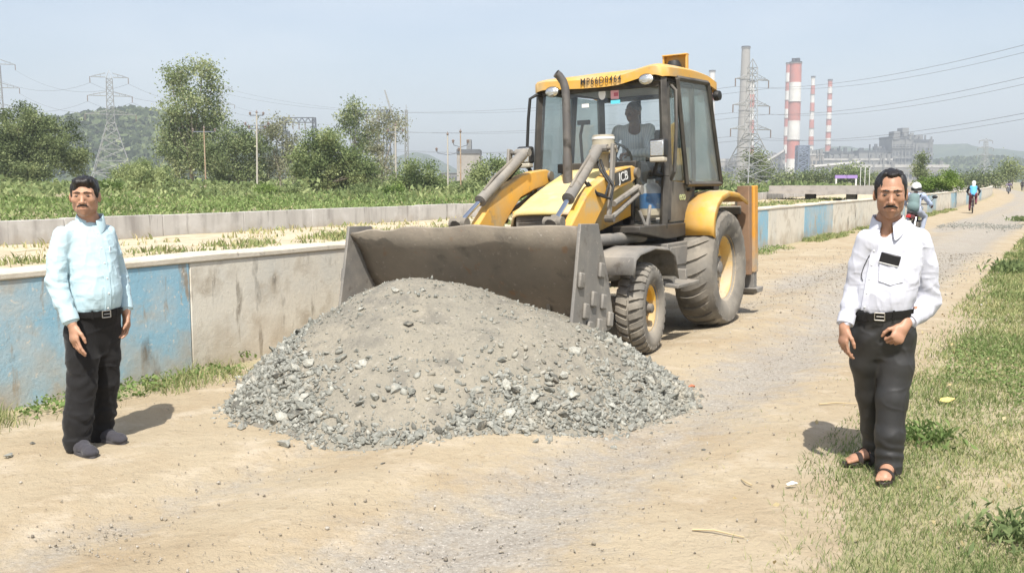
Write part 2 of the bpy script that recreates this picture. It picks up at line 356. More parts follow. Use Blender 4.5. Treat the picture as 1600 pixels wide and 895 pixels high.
# ================================================================ VEGETATION
def leafquads(c, size, up=0., aspect=.55, rg=rng):
    """one small folded leaf-shaped quad per centre; up>0 makes leaves stand, <0 hang"""
    n = len(c); d = rg.normal(size=(n, 3)); d[:, 2] = d[:, 2]*(1-abs(up))+up*1.6
    d /= np.linalg.norm(d, axis=1)[:, None]; e = np.cross(d, rg.normal(size=(n, 3))); e /= np.linalg.norm(e, axis=1)[:, None]+1e-9
    s = np.broadcast_to(np.asarray(size, float), (n,))[:, None]*rg.uniform(.6, 1.35, (n, 1))
    nrm = np.cross(d, e)
    v = np.stack([c-d*s*.5, c+e*s*aspect*.5+nrm*s*.12, c+d*s*.5, c-e*s*aspect*.5+nrm*s*.12], 1)
    return v.reshape(-1, 3), np.arange(4*n).reshape(n, 4)
def leaf_mat(name, a, b, c, tr=.4): return mat(name, a, .75, att=[a, b, c], transl=tr, spec=.25)
LM = dict(dark=leaf_mat('dark_leaves', (0.069, 0.094, 0.038), (0.172, 0.218, 0.094), (0.343, 0.389, 0.186)),
          euc=leaf_mat('grey_green_leaves', (0.092, 0.122, 0.055), (0.230, 0.287, 0.131), (0.471, 0.496, 0.270)),
          pale=leaf_mat('pale_leaves', (0.149, 0.161, 0.092), (0.276, 0.287, 0.178), (0.425, 0.414, 0.287)),
          bright=leaf_mat('bright_leaves', (.07, .12, .025), (.17, .26, .06), (.33, .42, .13)),
          mid=leaf_mat('mid_green_leaves', (0.094, 0.138, 0.052), (0.215, 0.276, 0.114), (0.412, 0.462, 0.218)))
bark = mat('pale_bark', (.34, .30, .25), .9, vary=[((.16, .13, .10), 1.5, .45, .65)], bump=[(6, .5, .05)])
barkd = mat('dark_bark', (.12, .10, .08), .9, vary=[((.2, .17, .13), 1.5, .45, .65)])
def tree(name, label, blobs, base, depth, lm, bk, cat='tree', dens=.5, leaf=3.3, group=None, trunk_r=.16, up=0., spread=.58, cl=170., asp=.55):
    k = depth/FPX; b0 = J(base[0], base[1], depth); b0[2] = max(0., gz(b0[0], b0[1]))-.05
    root = thing(name, label, cat, b0, group=group); rg = np.random.default_rng(abs(hash(label)) % 1 + int(base[0]*7+base[1]))
    cs, rn, mb = [], [], MB(); tint = rg.uniform(-.12, .2)
    bl = [(J(px, py, depth), rx*k, ry*k) for px, py, rx, ry in blobs]
    ctr = np.mean([q[0] for q in bl], 0); fork = b0*.62+np.array([ctr[0], ctr[1], ctr[2]])*.38
    mid = (b0+fork)/2+rg.normal(size=3)*trunk_r*.8
    mb.tube([b0-b0, mid-b0, fork-b0], [trunk_r*1.35, trunk_r*1.05, trunk_r*.85], 8)
    for c, rx, rz in bl:
        c = c+np.array([0, rg.uniform(-.6, .6)*rx, 0]); q = (fork+c)/2+rg.normal(size=3)*rx*.12
        mb.tube([fork-b0, q-b0, c-b0], [trunk_r*.6, trunk_r*.4, trunk_r*.16], 6)
        area = math.pi*rx*rz/k/k; nc = max(5, int(area/cl))
        d = rg.normal(size=(nc, 3)); d /= np.linalg.norm(d, axis=1)[:, None]; r = rg.uniform(.25, 1.05, (nc, 1))**.6
        cc = c+d*r*np.array([rx, rx*.9, rz])
        for w in cc[:: max(1, nc//5)]: mb.tube([c-b0, (c+w)/2-b0+rg.normal(size=3)*rx*.05, w-b0], [trunk_r*.18, trunk_r*.11, trunk_r*.04], 4, False)
        nl = max(8, int(area*dens*2.3/nc)); sg = math.sqrt(cl)*k*spread
        for w in cc:
            p = w+rg.normal(size=(nl, 3))*np.array([sg, sg, sg*.75]); cs.append(p)
            rn.append(np.clip(rg.normal(.5+tint+.25*rg.normal(), .14, nl), 0, 1))
    c = np.concatenate(cs)-b0; rn = np.concatenate(rn); lo = c[:, 2] > .05; c = c[lo]; rn = rn[lo]
    v, f = leafquads(c, leaf*k*1.12, up, asp, rg); me = mesh_np('crown', v, f, lm); attr(me, 'rnd', np.repeat(rn, 4)); link('crown', me, root)
    mb.build('trunk', bk, root); return root
tree('broad_tree', 'large dark broad tree at the left edge behind the canal', [(28,202,45,42), (75,222,42,38), (98,248,30,28), (12,248,45,42), (52,265,42,28), (-30,240,40,50), (60,190,20,14)], (18, 300), 120, LM['dark'], barkd, trunk_r=.3, dens=.62)
tree('round_bush', 'low round olive bush below the hill between broad tree and eucalyptus', [(222,276,44,24), (198,284,30,18), (246,286,26,16), (215,264,26,14)], (225, 306), 92, LM['mid'], barkd, 'bush', leaf=2.6, dens=.9, trunk_r=.1, cl=80)
tree('eucalyptus_tree', 'tallest grey green eucalyptus with open ragged crown', [(276,113,20,13), (318,112,24,16), (264,126,14,12), (283,142,22,16), (329,143,20,18), (303,165,26,18), (268,176,20,20), (332,182,18,24), (298,198,38,24), (262,208,16,24), (285,232,36,28), (322,232,28,32), (300,264,38,24), (336,262,14,20)], (297, 300), 140, LM['euc'], bark, trunk_r=.28, dens=.36, up=-.45, leaf=3.6, spread=.7)
tree('eucalyptus_tree', 'grey green bushy tree right beside the tallest eucalyptus', [(366,216,26,24), (360,250,34,30), (398,240,22,34), (352,278,30,16), (392,276,26,18)], (372, 302), 135, LM['euc'], bark, dens=.52, up=-.3)
tree('pale_tree', 'pale thin tree with white stems behind the crossarm pole', [(432,194,18,14), (424,216,18,20), (455,228,16,26), (430,246,22,22), (450,266,20,20), (418,276,16,16)], (438, 304), 138, LM['pale'], bark, dens=.34, up=-.35, leaf=3.2)
tree('bushy_tree', 'dense rounded tree in the middle of the row with short dark trunk', [(508,222,30,15), (490,240,30,22), (535,243,30,24), (508,262,42,24), (556,268,26,22), (474,268,24,20), (520,285,36,14), (578,276,16,18)], (512, 305), 108, LM['mid'], barkd, dens=.7, trunk_r=.2)
tree('slender_tree', 'slender tall tree rising behind the dense rounded tree', [(550,162,12,9), (540,180,13,12), (560,180,13,13), (548,202,20,16), (575,214,16,18), (556,228,20,16)], (556, 304), 150, LM['euc'], bark, dens=.42, up=-.4)
tree('pale_tree', 'half bare pale tree at the right end of the row', [(598,184,20,12), (622,186,10,14), (590,204,16,16), (614,212,14,16), (596,236,18,22), (606,262,18,22), (583,268,14,20)], (594, 304), 132, LM['pale'], bark, dens=.3, up=-.35, leaf=3.1)
tree('round_bush', 'green round bush left of the two slim poles', [(655,268,24,17), (638,284,26,14), (676,288,24,13), (655,290,30,12)], (656, 306), 105, LM['mid'], barkd, 'bush', dens=.75, trunk_r=.1)
tree('round_bush', 'green round bush directly behind the loader bucket ram', [(770,266,26,17), (752,284,26,16), (798,280,24,20), (776,290,34,14)], (772, 306), 100, LM['mid'], barkd, 'bush', dens=.75, trunk_r=.1)
tree('scrub_tree', 'dark scrubby tree at the foot of the big pylon', [(1184,252,17,14), (1192,270,18,14), (1166,276,18,12), (1208,282,14,9)], (1184, 293), 250, LM['dark'], barkd, dens=.6, leaf=3)
for i, (x, y, rx, ry, lb) in enumerate([(1228,281,16,10,'grey green scrub bush left of the wide chimney foot'), (1258,284,18,8,'low scrub bush right of the wide chimney foot'), (1283,279,18,12,'scrub bush left of the purple portal frame'), (1322,272,20,14,'largest scrub bush standing behind the purple portal frame'), (1352,280,16,11,'scrub bush right of the purple portal frame'), (1122,283,18,9,'low scrub bush seen between cab and pylon foot')]):
    tree('scrub_bush', lb, [(x, y, rx, ry), (x-rx*.6, y+3, rx*.7, ry*.7), (x+rx*.6, y+3, rx*.7, ry*.7)], (x, 291), 230, LM['mid' if i % 2 else 'dark'], barkd, 'bush', dens=.65, leaf=3, trunk_r=.1, group='scrub bushes before the power plant')
tree('dark_tree', 'narrow dark tree right above the motorcyclist', [(1441,252,11,10), (1436,264,12,11), (1443,272,11,10), (1432,280,10,9)], (1438, 293), 165, LM['dark'], barkd, dens=.75, leaf=2.6, cl=60)
tree('bright_bush', 'bright yellow green bush behind the wall right of the motorcyclist', [(1470,279,22,13), (1450,287,15,11), (1490,286,14,11), (1470,292,30,10)], (1470, 318), 60, LM['bright'], barkd, 'bush', dens=.9, leaf=2.6, cl=60, trunk_r=.06)
for i, (x, y, rx, ry, lb) in enumerate([(1510,279,13,9,'dark bush right of the bright yellow green bush'), (1532,276,13,10,'dark bush above the cyclist'), (1555,277,12,10,'dark bush right above the far wall bend'), (1582,264,13,13,'tall dark tree at the right edge beyond the road')]):
    tree('distant_tree', lb, [(x, y, rx, ry), (x-rx*.5, y+5, rx*.8, ry*.7), (x+rx*.5, y+6, rx*.8, ry*.7)], (x, 291), 215, LM['dark'], barkd, 'tree', dens=.65, leaf=2.8, trunk_r=.1, group='trees beyond the road bend')
# --- weeds on the bank beyond the far wall
def scatter_leaves(name, n_, nr, sr, size, hmax, lm, k=.12, seed=5, kind='stuff', up=.75, pw=1.6, asp=.42):
    rg = np.random.default_rng(seed); s = sr[0]+(sr[1]-sr[0])*rg.uniform(size=n_)**pw; n = nr[0]+(nr[1]-nr[0])*rg.uniform(size=n_)**1.5
    p = NS(n, s); hh = hmax*np.clip(.5+1.15*n2(n, s, k, 3, seed), .06, 1.5); dist = np.hypot(p[:, 0], p[:, 1])
    p[:, 2] = ground_h(n, s)+hh*rg.uniform(0, 1, n_)**.7
    sz = size*np.clip(dist/40, .6, 4); v, f = leafquads(p, sz, up, asp, rg)
    me = mesh_np(name, v, f, lm); attr(me, 'rnd', np.repeat(np.clip(.5+.8*n2(n, s, k*1.3, 3, seed+3)+rg.normal(0, .16, n_), 0, 1), 4))
    return tag(link(name, me), kind=kind)
gm = mat('verge_grass_blades', (0.128, 0.192, 0.064), .8, att=[(0.096, 0.147, 0.045), (0.186, 0.243, 0.090), (0.346, 0.352, 0.160), (0.550, 0.480, 0.275)], transl=.3, spec=.2)
weedm = leaf_mat('weed_leaves', (0.084, 0.138, 0.036), (0.180, 0.264, 0.084), (0.336, 0.408, 0.168), .35)
scatter_leaves('bank_weeds', 90000, (23.62, 62), (-8, 150), .15, .62, weedm, .2, 5)
scatter_leaves('tall_bank_weeds', 9000, (26, 70), (0, 160), .26, 1.15, LM['mid'], .1, 6)
scatter_leaves('scrub_belt', 24000, (72, 120), (10, 260), .22, 1.9, LM['mid'], .06, 8, up=.3, asp=.6)
scatter_leaves('bank_dry_grass', 16000, (23.7, 60), (-6, 120), .15, .55, gm, .35, 12, up=.85, asp=.25)
# --- single small shrubs along the foot of the tree row
for i, (x, y, rx, ry, lb) in enumerate([(175,292,14,9,'small shrub left of the round olive bush'), (262,300,14,8,'small shrub right of the round olive bush'), (345,298,18,9,'small shrub by the leftmost utility pole'), (415,298,16,8,'small shrub by the crossarm pole'), (455,297,15,9,'small shrub below the pale thin tree'), (565,299,16,8,'small shrub right of the dense rounded tree'), (615,298,16,10,'small shrub below the half bare tree'), (706,296,14,9,'small shrub between the two slim poles'), (738,294,14,10,'small shrub right of the two slim poles'), (20,302,18,9,'small shrub under the broad left tree')]):
    tree('shrub', lb, [(x, y, rx, ry), (x-rx*.6, y+3, rx*.6, ry*.7), (x+rx*.6, y+2, rx*.6, ry*.8)], (x, 309), 84, LM['mid' if i % 3 else 'bright'], barkd, 'shrub', dens=1., leaf=2.6, cl=50, trunk_r=.04, group='shrubs on the far bank')
# --- grass blades
def blades(name, n, s, h, w, lm, rnd, seed=1, lean=.5):
    rg = np.random.default_rng(seed); m_ = len(n); p = NS(n, s); p[:, 2] = ground_h(n, s)-.012
    a = rg.uniform(0, 2*math.pi, m_); d = np.stack([np.cos(a), np.sin(a), np.zeros(m_)], -1)
    b = rg.uniform(0, 2*math.pi, m_); l = np.stack([np.cos(b), np.sin(b), np.zeros(m_)], -1)*(h*lean*rg.uniform(.2, 1.5, m_))[:, None]
    up_ = np.array([0, 0, 1.])*h[:, None]
    v = np.stack([p-d*w[:, None]/2, p+d*w[:, None]/2, p+l*.35+up_*.6+d*w[:, None]*.35, p+l+up_, p+l*.35+up_*.6-d*w[:, None]*.35], 1).reshape(-1, 3)
    i = np.arange(m_)*5; q = np.stack([i, i+1, i+2, i+4], -1); t = np.stack([i+4, i+2, i+3, i+3], -1)
    f = np.concatenate([q, t]); t3 = np.stack([i+4, i+2, i+3], -1)
    me = bpy.data.meshes.new(name); me.vertices.add(len(v)); me.vertices.foreach_set('co', v.astype(np.float32).ravel())
    li = np.concatenate([q.ravel(), t3.ravel()]).astype(np.int32); me.loops.add(len(li)); me.loops.foreach_set('vertex_index', li)
    st = np.concatenate([np.arange(m_)*4, m_*4+np.arange(m_)*3]).astype(np.int32); me.polygons.add(2*m_); me.polygons.foreach_set('loop_start', st)
    me.update(calc_edges=True); me.materials.append(lm); attr(me, 'rnd', np.repeat(rnd, 5)); return tag(link(name, me), kind='stuff')
rg = np.random.default_rng(11); M_ = 520000
s = 2.2+rg.uniform(size=M_)**2.2*56; n = 1.35-rg.uniform(size=M_)**1.15*(2.2+s*.42)
edge_n = .78+.022*s+.38*n2(s, s*0, .5, 4, 31)*np.exp(-(s/70.)**2)
cov = n2(n, s, .75, 4, 81)+.35*n2(n, s, 3.1, 2, 83); keep = (n < edge_n+.22*rg.normal(size=M_)) & (cov > -.34-.3*np.clip(edge_n-n, 0, 1)*0+rg.normal(0, .13, M_)-.35*np.clip((edge_n-n)/1.2, 0, 1))
n, s, cov = n[keep], s[keep], cov[keep]; dist = np.hypot(n, s); m_ = len(n)
hh = (.024+.034*np.clip(.4+cov, 0, 1.1))*rg.uniform(.5, 1.6, m_)*np.clip(dist/14, 1, 2.4); ww = .0042*np.clip(dist/5, .8, 7)*rg.uniform(.7, 1.4, m_)
rnd = np.clip(.42-.38*n2(n, s, .5, 3, 85)-.3*cov+rg.normal(0, .2, m_), 0, 1)
blades('verge_grass', n, s, hh, ww, gm, rnd, 3, .9)
def patch(name, cnt, nr, sfun, hb, wb, lm, thr, seed, rndc=.5, lean=.7):
    rg = np.random.default_rng(seed); n = rg.uniform(*nr, cnt); s = sfun(rg, cnt); c = n2(n, s, 1.1, 3, seed); kp = c > thr+rg.normal(0, .1, cnt); n, s, c = n[kp], s[kp], c[kp]
    d = np.hypot(*NS(n, s)[:, :2].T); blades(name, n, s, hb*rg.uniform(.4, 1.5, len(n))*(1+c), wb*np.clip(d/8, 1, 6)*rg.uniform(.7, 1.4, len(n)), lm, np.clip(rndc+rg.normal(0, .2, len(n)), 0, 1), seed, lean)
patch('bench_dry_grass', 22000, (16.9, 19.2), lambda r, c: 4+r.uniform(size=c)**1.5*90, .12, .014, gm, .02, 91, .55)
patch('bench_sparse_grass', 9000, (19.2, 23.2), lambda r, c: 4+r.uniform(size=c)**1.5*90, .12, .014, gm, .16, 92, .72)
patch('wall_foot_grass', 26000, (5.95, 6.58), lambda r, c: 2+r.uniform(size=c)**1.4*60, .075, .006, gm, .06, 93, .5, .9)
patch('road_edge_sprigs', 1500, (1.0, 2.0), lambda r, c: 3+r.uniform(size=c)*20, .03, .005, gm, .2, 94, .6, 1.)
# broad-leaved creeping weed along the wall foot, and patches of clover on the verge
def creeping(name, cnt, nr, sr, seed, size, thr, lm, hgt=.05):
    rg = np.random.default_rng(seed); n = rg.uniform(*nr, cnt); s = sr[0]+(sr[1]-sr[0])*rg.uniform(size=cnt)**1.5; c = n2(n*1.6, s, .9, 3, seed); kp = c > thr; n, s, c = n[kp], s[kp], c[kp]
    p = NS(n, s); p[:, 2] = ground_h(n, s)+rg.uniform(0, 1, len(n))*hgt*(.6+2*np.clip(c-thr, 0, 1)); v, f = leafquads(p, size, .25, .75, rg); me = mesh_np(name, v, f, lm)
    attr(me, 'rnd', np.repeat(np.clip(rg.normal(.5, .25, len(n)), 0, 1), 4)); tag(link(name, me), kind='stuff')
creeping('wall_foot_weeds', 7500, (6.15, 6.55), (2.5, 26), 101, .034, .10, weedm, .09)
creeping('verge_clover', 60000, (-3.2, .95), (2.6, 16), 102, .024, .14, weedm, .04)
creeping('dry_leaf_litter', 500, (-3.2, 1.5), (2.6, 14), 103, .03, -.5, leaf_mat('dry_leaf', (.25, .19, .09), (.42, .34, .18), (.55, .48, .3), .1), .03)
# clumps of taller dark grass on the verge
for i, (px, py, lb) in enumerate([(1440, 690, 'dark green grass tuft beside the trouser leg of the man in white'), (1585, 425, 'dark weed clump at the right edge of the verge'), (1596, 345, 'far dark weed clump on the verge by the road bend'), (1596, 850, 'dark weed clump in the bottom right corner')]):
    g0 = Gp(px, py); rg = np.random.default_rng(200+i); cnt = 260; sc_ = np.clip(g0[1]/7, .8, 3)
    p = rg.normal(size=(cnt, 3))*np.array([.13, .13, 0])*sc_**.7; p[:, 2] = rg.uniform(0, .1, cnt)*sc_**.6
    v, f = leafquads(p, .07*sc_**.7, .6, .3, rg); me = mesh_np('weed_clump', v, f, LM['mid'] if i else weedm); attr(me, 'rnd', np.repeat(rg.uniform(0, .7, cnt), 4))
    me.name = 'foliage'; o = thing('weed_clump', lb, 'plant', (g0[0], g0[1], float(gz(g0[0], g0[1]))), 0, 'weed clumps on the verge'); link('foliage', me, o)
# ================================================================ FAR BACKGROUND
hill_m = mat('wooded_hill', (.042, .068, .028), .95, vary=[((.085, .11, .05), .02, .42, .6), ((.03, .045, .022), .06, .5, .65)], bump=[(.05, 1, 8)])
scar_m = None
def hill(name, prof, d0, d1, seed, rough=6, forest=0):
    """prof: photo pixels along the crest; the hill rises from d0 to its crest midway and falls to d1"""
    dc = (d0+d1)/2; xs = np.linspace(prof[0][0], prof[-1][0], 90); ys = np.interp(xs, [q[0] for q in prof], [q[1] for q in prof])
    X = np.array([J(x, y, dc) for x, y in zip(xs, ys)]); dd = np.linspace(0, 1, 30); V = []
    for i in range(len(xs)):
        h = max(X[i, 2], 0); x = X[i, 0]
        y = d0+(d1-d0)*dd; b = np.sin(math.pi*dd)**.8
        z = h*b+rough*fbm(np.stack([x/55+0*dd, y/55, 0*dd], -1), 4, seed)*np.minimum(b*2, 1)*min(1, h/30)-1.2*(b < .01)
        V.append(np.stack([np.full(30, x)*(.96+.04*(y/dc)), y, z-.5], -1))
    V = np.array(V); I = np.arange(90*30).reshape(90, 30); f = np.stack([I[:-1, :-1], I[1:, :-1], I[1:, 1:], I[:-1, 1:]], -1).reshape(-1, 4)
    if forest:
        rg = np.random.default_rng(seed); i = rg.integers(0, 90, forest); j = rg.integers(1, 17, forest); p = V[i, j]+rg.normal(size=(forest, 3))*np.array([6, 9, 0]); p[:, 2] = V[i, j][:, 2]+rg.uniform(-1, 4.5, forest)
        p = p[p[:, 2] > 3]; v_, f_ = leafquads(p, 8., .3, .8, rg); me = mesh_np('hill_forest', v_, f_, LM['dark']); attr(me, 'rnd', np.repeat(np.clip(rg.normal(.3, .25, len(p)), 0, 1), 4)); tag(link('hill_forest', me), kind='stuff')
    return tag(link(name, mesh_np(name, V.reshape(-1, 3), f, hill_m, True)), kind='structure')
hill('wooded_hill', [(40, 285), (85, 262), (118, 210), (140, 195), (170, 186), (205, 180), (240, 178), (280, 181), (320, 192), (370, 215), (420, 240), (480, 262), (540, 280)], 900, 1600, 3, 7, 16000)
hill('far_hill', [(590, 282), (610, 262), (632, 243), (652, 238), (672, 243), (695, 255), (715, 268), (740, 275), (800, 282)], 2100, 3200, 5, 6)
hill('far_ridge', [(1080, 276), (1130, 262), (1200, 250), (1260, 238), (1300, 230), (1340, 232), (1390, 236), (1440, 226), (1475, 227), (1500, 231), (1545, 235), (1590, 246), (1640, 256), (1720, 272)], 2500, 3900, 7, 9)
hill('near_ridge', [(1380, 281), (1420, 268), (1460, 256), (1500, 249), (1540, 252), (1580, 256), (1640, 262), (1700, 276)], 1500, 2300, 9, 7, 7000)
# --- lattice towers
steel = mat('galvanised_steel', (.30, .31, .31), .65, .2)
dsteel = mat('dark_steel', (.16, .18, .21), .6, .2)
insul = mat('brown_insulator', (.18, .14, .12), .4)
def lattice(k, base, top, h, sec, r, z0=0., cx=0., cy_=0.):
    """four legs from half-width base to half-width top, with X bracing in sec panels"""
    zs = z0+h*(1-(1-np.linspace(0, 1, sec+1))**1.25); ws = base+(top-base)*(zs-z0)/h
    for i in range(sec):
        c0 = [np.array([cx+a*ws[i], cy_+b*ws[i], zs[i]]) for a, b in ((-1, -1), (1, -1), (1, 1), (-1, 1))]
        c1 = [np.array([cx+a*ws[i+1], cy_+b*ws[i+1], zs[i+1]]) for a, b in ((-1, -1), (1, -1), (1, 1), (-1, 1))]
        for j in range(4):
            k.tube([c0[j], c1[j]], r*1.3, 4, False); j2 = (j+1) % 4
            k.tube([c0[j], c1[j2]], r*.8, 4, False); k.tube([c0[j2], c1[j]], r*.8, 4, False); k.tube([c1[j], c1[j2]], r*.7, 4, False)
    return k
def pylon(px, ytop, ybase, depth, label, arms, wb, wm, rot=0., r=.09, waist=.55):
    b = J(px, 290, depth); b[2] = 0; zt = J(px, ytop, depth)[2]; t = thing('pylon', label, 'pylon', b, rot, 'lattice pylons of the power lines')
    hw = zt*waist; k = MB(); lattice(k, wb, wm, hw, 6, r); lattice(k, wm, wm*.75, zt*.93-hw, 7, r*.8, hw)
    for a in (-1, 1):
        for c in (-1, 1): k.tube([(a*wm*.75, c*wm*.75, zt*.93), (0, 0, zt)], r*.8, 4, False)
    k.build('lattice', steel, t, False); ends = []
    for za, L in arms:
        z = zt*za; w = wm*.9; ka = MB(); 
        for sgn in (-1, 1):
            e = np.array([sgn*L, 0, z]); ends.append((b, rot, e))
            for c in (-w, w):
                ka.tube([(sgn*w, c, z), e], r*.8, 4, False); ka.tube([(sgn*w, c, z+zt*.035), e], r*.7, 4, False)
            for q in (.33, .66): ka.tube([(sgn*(w+(L-w)*q), w*(1-q), z), (sgn*(w+(L-w)*q), -w*(1-q), z+zt*.02)], r*.5, 4, False)
        ka.build('cross_arm', steel, t, False)
        for sgn in (-1, 1):
            MB().tube([(sgn*L, 0, z), (sgn*L, 0, z-2.0)], .14, 6).build('insulator_string', insul, t)
    return t, b, zt, rot, arms
PY = {}
PY['a'] = pylon(178, 110, 290, 330, 'pale lattice pylon standing before the wooded hill', [(.94, 6), (.78, 7), (.62, 8)], 7.4, 1.25, .35)
PY['b'] = pylon(6, 88, 290, 360, 'lattice pylon cut off by the left picture edge above the broad tree', [(.94, 6), (.76, 7), (.6, 8)], 7, 1.3, .35)
PY['c'] = pylon(349, 128, 290, 520, 'faint lattice pylon half hidden behind the tallest eucalyptus', [(.94, 6), (.78, 7), (.62, 8)], 7, 1.3, .3)
PY['d'] = pylon(1171, 92, 298, 250, 'tallest lattice pylon in front of the grey chimney', [(.84, 5.6), (.64, 6.2), (.455, 6.8)], 6.3, 1.2, .5, .10, .42)
PY['e'] = pylon(1537, 216, 290, 700, 'tiny distant lattice pylon right of the boiler house', [(.94, 6), (.78, 7), (.62, 8)], 5.5, 1.3, .3, .14)
# --- overhead lines
wire_m = mat('line_wire', (.20, .21, .23), .6, .3)
def wire(a, b, sag, r, label, group):
    t = np.linspace(0, 1, 26)[:, None]; p = a+(b-a)*t; p[:, 2:] -= 4*sag*t*(1-t); o = MB().tube(p-a, r, 4, False).build('power_line', wire_m); o.location = a
    return tag(o, label, 'power line', group)
def arm_end(q, i, sgn):
    t, b, zt, rot, arms = q; za, L = arms[i]; e = np.array([sgn*L*math.cos(rot), sgn*L*math.sin(rot), zt*za-2.0]); return b+e
LV = ['uppermost', 'middle', 'lowest']; SD = {-1: ' left arm', 1: ' right arm'}
for i in range(3):
    for sgn in (-1, 1):
        e = arm_end(PY['d'], i, sgn)
        wire(e, J(1850+sgn*20, (2, 62, 118)[2-i] if False else (6, 62, 128)[i], 105+sgn*5), 3, .028, LV[i]+SD[sgn]+' power line running from the tallest pylon out to the right', 'lines right of the tallest pylon')
        wire(e, arm_end(PY['c'], i, sgn)+np.array([0, 0, 1.]), 9, .04, LV[i]+SD[sgn]+' power line strung between tallest pylon and the faint pylon', 'lines between tallest and faint pylon')
        wire(arm_end(PY['a'], i, sgn), arm_end(PY['b'], i, sgn), 5, .04, LV[i]+SD[sgn]+' power line sagging between the two left pylons', 'lines between the two left pylons')
        wire(arm_end(PY['a'], i, sgn), arm_end(PY['c'], i, sgn), 6, .04, LV[i]+SD[sgn]+' power line from the hill pylon towards the faint pylon', 'lines between hill pylon and faint pylon')
# --- utility poles
rustp = mat('rusty_pole', (.33, .22, .14), .85, vary=[((.42, .36, .28), .8, .45, .65)])
concp = mat('pale_pole', (.44, .41, .36), .9)
def pole(px, yt, d, label, arms, m, r=.11, lean=0.):
    b = J(px, 300, d); b[2] = max(0, float(gz(b[0], b[1]))); zt = J(px, yt, d)[2]-b[2]; t = thing('utility_pole', label, 'utility pole', b, 0, 'utility poles on the far bank')
    MB().tube([(0, 0, -.1), (lean*zt, 0, zt)], [r, r*.75], 8).build('pole', m, t)
    for z, L, kind in arms:
        if kind == 'flat': MB().box((lean*zt, 0, zt*z), (2*L, .1, .12)).build('cross_arm', dsteel, t, bev=.01)
        else: MB().tube([(-L, 0, zt*(z+.07)), (-L*.9, 0, zt*(z+.03)), (0, 0, zt*z), (L*.9, 0, zt*(z+.03)), (L, 0, zt*(z+.07))], .05, 6).build('cross_arm', dsteel, t)
        for sgn in (-1, 1): MB().lathe([(.03, -.05), (.14, 0), (.08, .1), (.16, .17), (.06, .3), (.001, .32)], 8, 2, (sgn*L+lean*zt, 0, zt*z+(.08 if kind == 'flat' else zt*.07))).build('insulator', insul, t)
    MB().lathe([(.05, -.1), (.15, 0), (.08, .12), (.001, .3)], 8, 2, (lean*zt, 0, zt)).build('insulator', insul, t)
    return t
pole(402, 176, 110, 'pole with two crossarms and fat insulators before the pale tree', [(.965, .75, 'flat'), (.84, 1.3, 'flat'), (.8, .9, 'flat')], concp, lean=.02)
pole(322, 200, 115, 'leftmost thin pole before the tallest eucalyptus', [(.94, 1.3, 'flat')], rustp, .09)
pole(700, 210, 100, 'pale slim pole with raised forked arm right of the trees', [(.66, 1.15, 'fork')], concp, .09)
pole(720, 206, 98, 'rusty slim pole with forked arm in front of the flat roofed block', [(.76, .75, 'fork')], rustp, .075)
pole(619, 196, 118, 'thin pole standing in the half bare pale tree', [(.9, .9, 'flat')], concp, .08)
pole(530, 240, 140, 'short thin pole hidden in the dense rounded tree', [(.92, .6, 'flat')], concp, .07)
# --- substation gantries
def gantry(x0, x1, yt, d, label):
    a = J(x0, 290, d); b = J(x1, 290, d); zt = J(x0, yt, d)[2]; a[2] = 0; w = b[0]-a[0]; t = thing('substation_gantry', label, 'gantry', a, 0, 'substation gantries behind the trees')
    for x in (0, w): lattice(MB(), .9, .5, zt, 7, .1, 0, x).build('post', dsteel, t, False)
    k = MB(); nseg = 10
    for z in (zt, zt-1.6):
        for y in (-.6, .6): k.tube([(0, y, z), (w, y, z)], .13, 4, False)
    for i in range(nseg):
        q0, q1 = w*i/nseg, w*(i+1)/nseg
        for y in (-.6, .6): k.tube([(q0, y, zt-1.6 if i % 2 else zt), (q1, y, zt if i % 2 else zt-1.6)], .09, 4, False)
    k.build('beam', dsteel, t, False)
    for q in (.3, .5, .7): MB().lathe([(.12, -2.4), (.2, -1.6), (.1, -1.2), (.2, -.8), (.12, 0)], 6, 2, (w*q, 0, zt-1.6)).build('insulator', insul, t)
gantry(446, 493, 184, 330, 'wide lattice gantry showing between pale tree and dense rounded tree')
gantry(560, 608, 172, 340, 'lattice gantry behind the half bare pale tree')
gantry(405, 452, 205, 380, 'lower lattice gantry behind the pale thin tree')
for x, yt, d, lb in ((636, 172, 330, 'thin lattice mast at the right end of the tree row'), (592, 176, 350, 'thin lattice mast among the leaves of the half bare tree')):
    b = J(x, 290, d); b[2] = 0; t = thing('lattice_mast', lb, 'mast', b); lattice(MB(), .7, .35, J(x, yt, d)[2], 12, .09).build('lattice', steel, t, False); MB().tube([(0, 0, J(x, yt, d)[2]), (0, 0, J(x, yt-8, d)[2])], .1, 5).build('spike', steel, t)
b = J(618, 290, 420); b[2] = 0; t = thing('crane', 'pale crane with raised slanting boom above the half bare tree', 'crane', b)
e0 = np.array([0, 0, J(618, 192, 420)[2]]); e1 = J(601, 141, 420)-b; MB().tube([(0, 0, 0), e0], .8, 6).build('mast', steel, t); MB().tube([e0, e1], [.55, .3], 5).build('boom', steel, t)
MB().box(e0, (3.2, 2.6, 2.4)).build('operator_cab', dsteel, t, bev=.05)
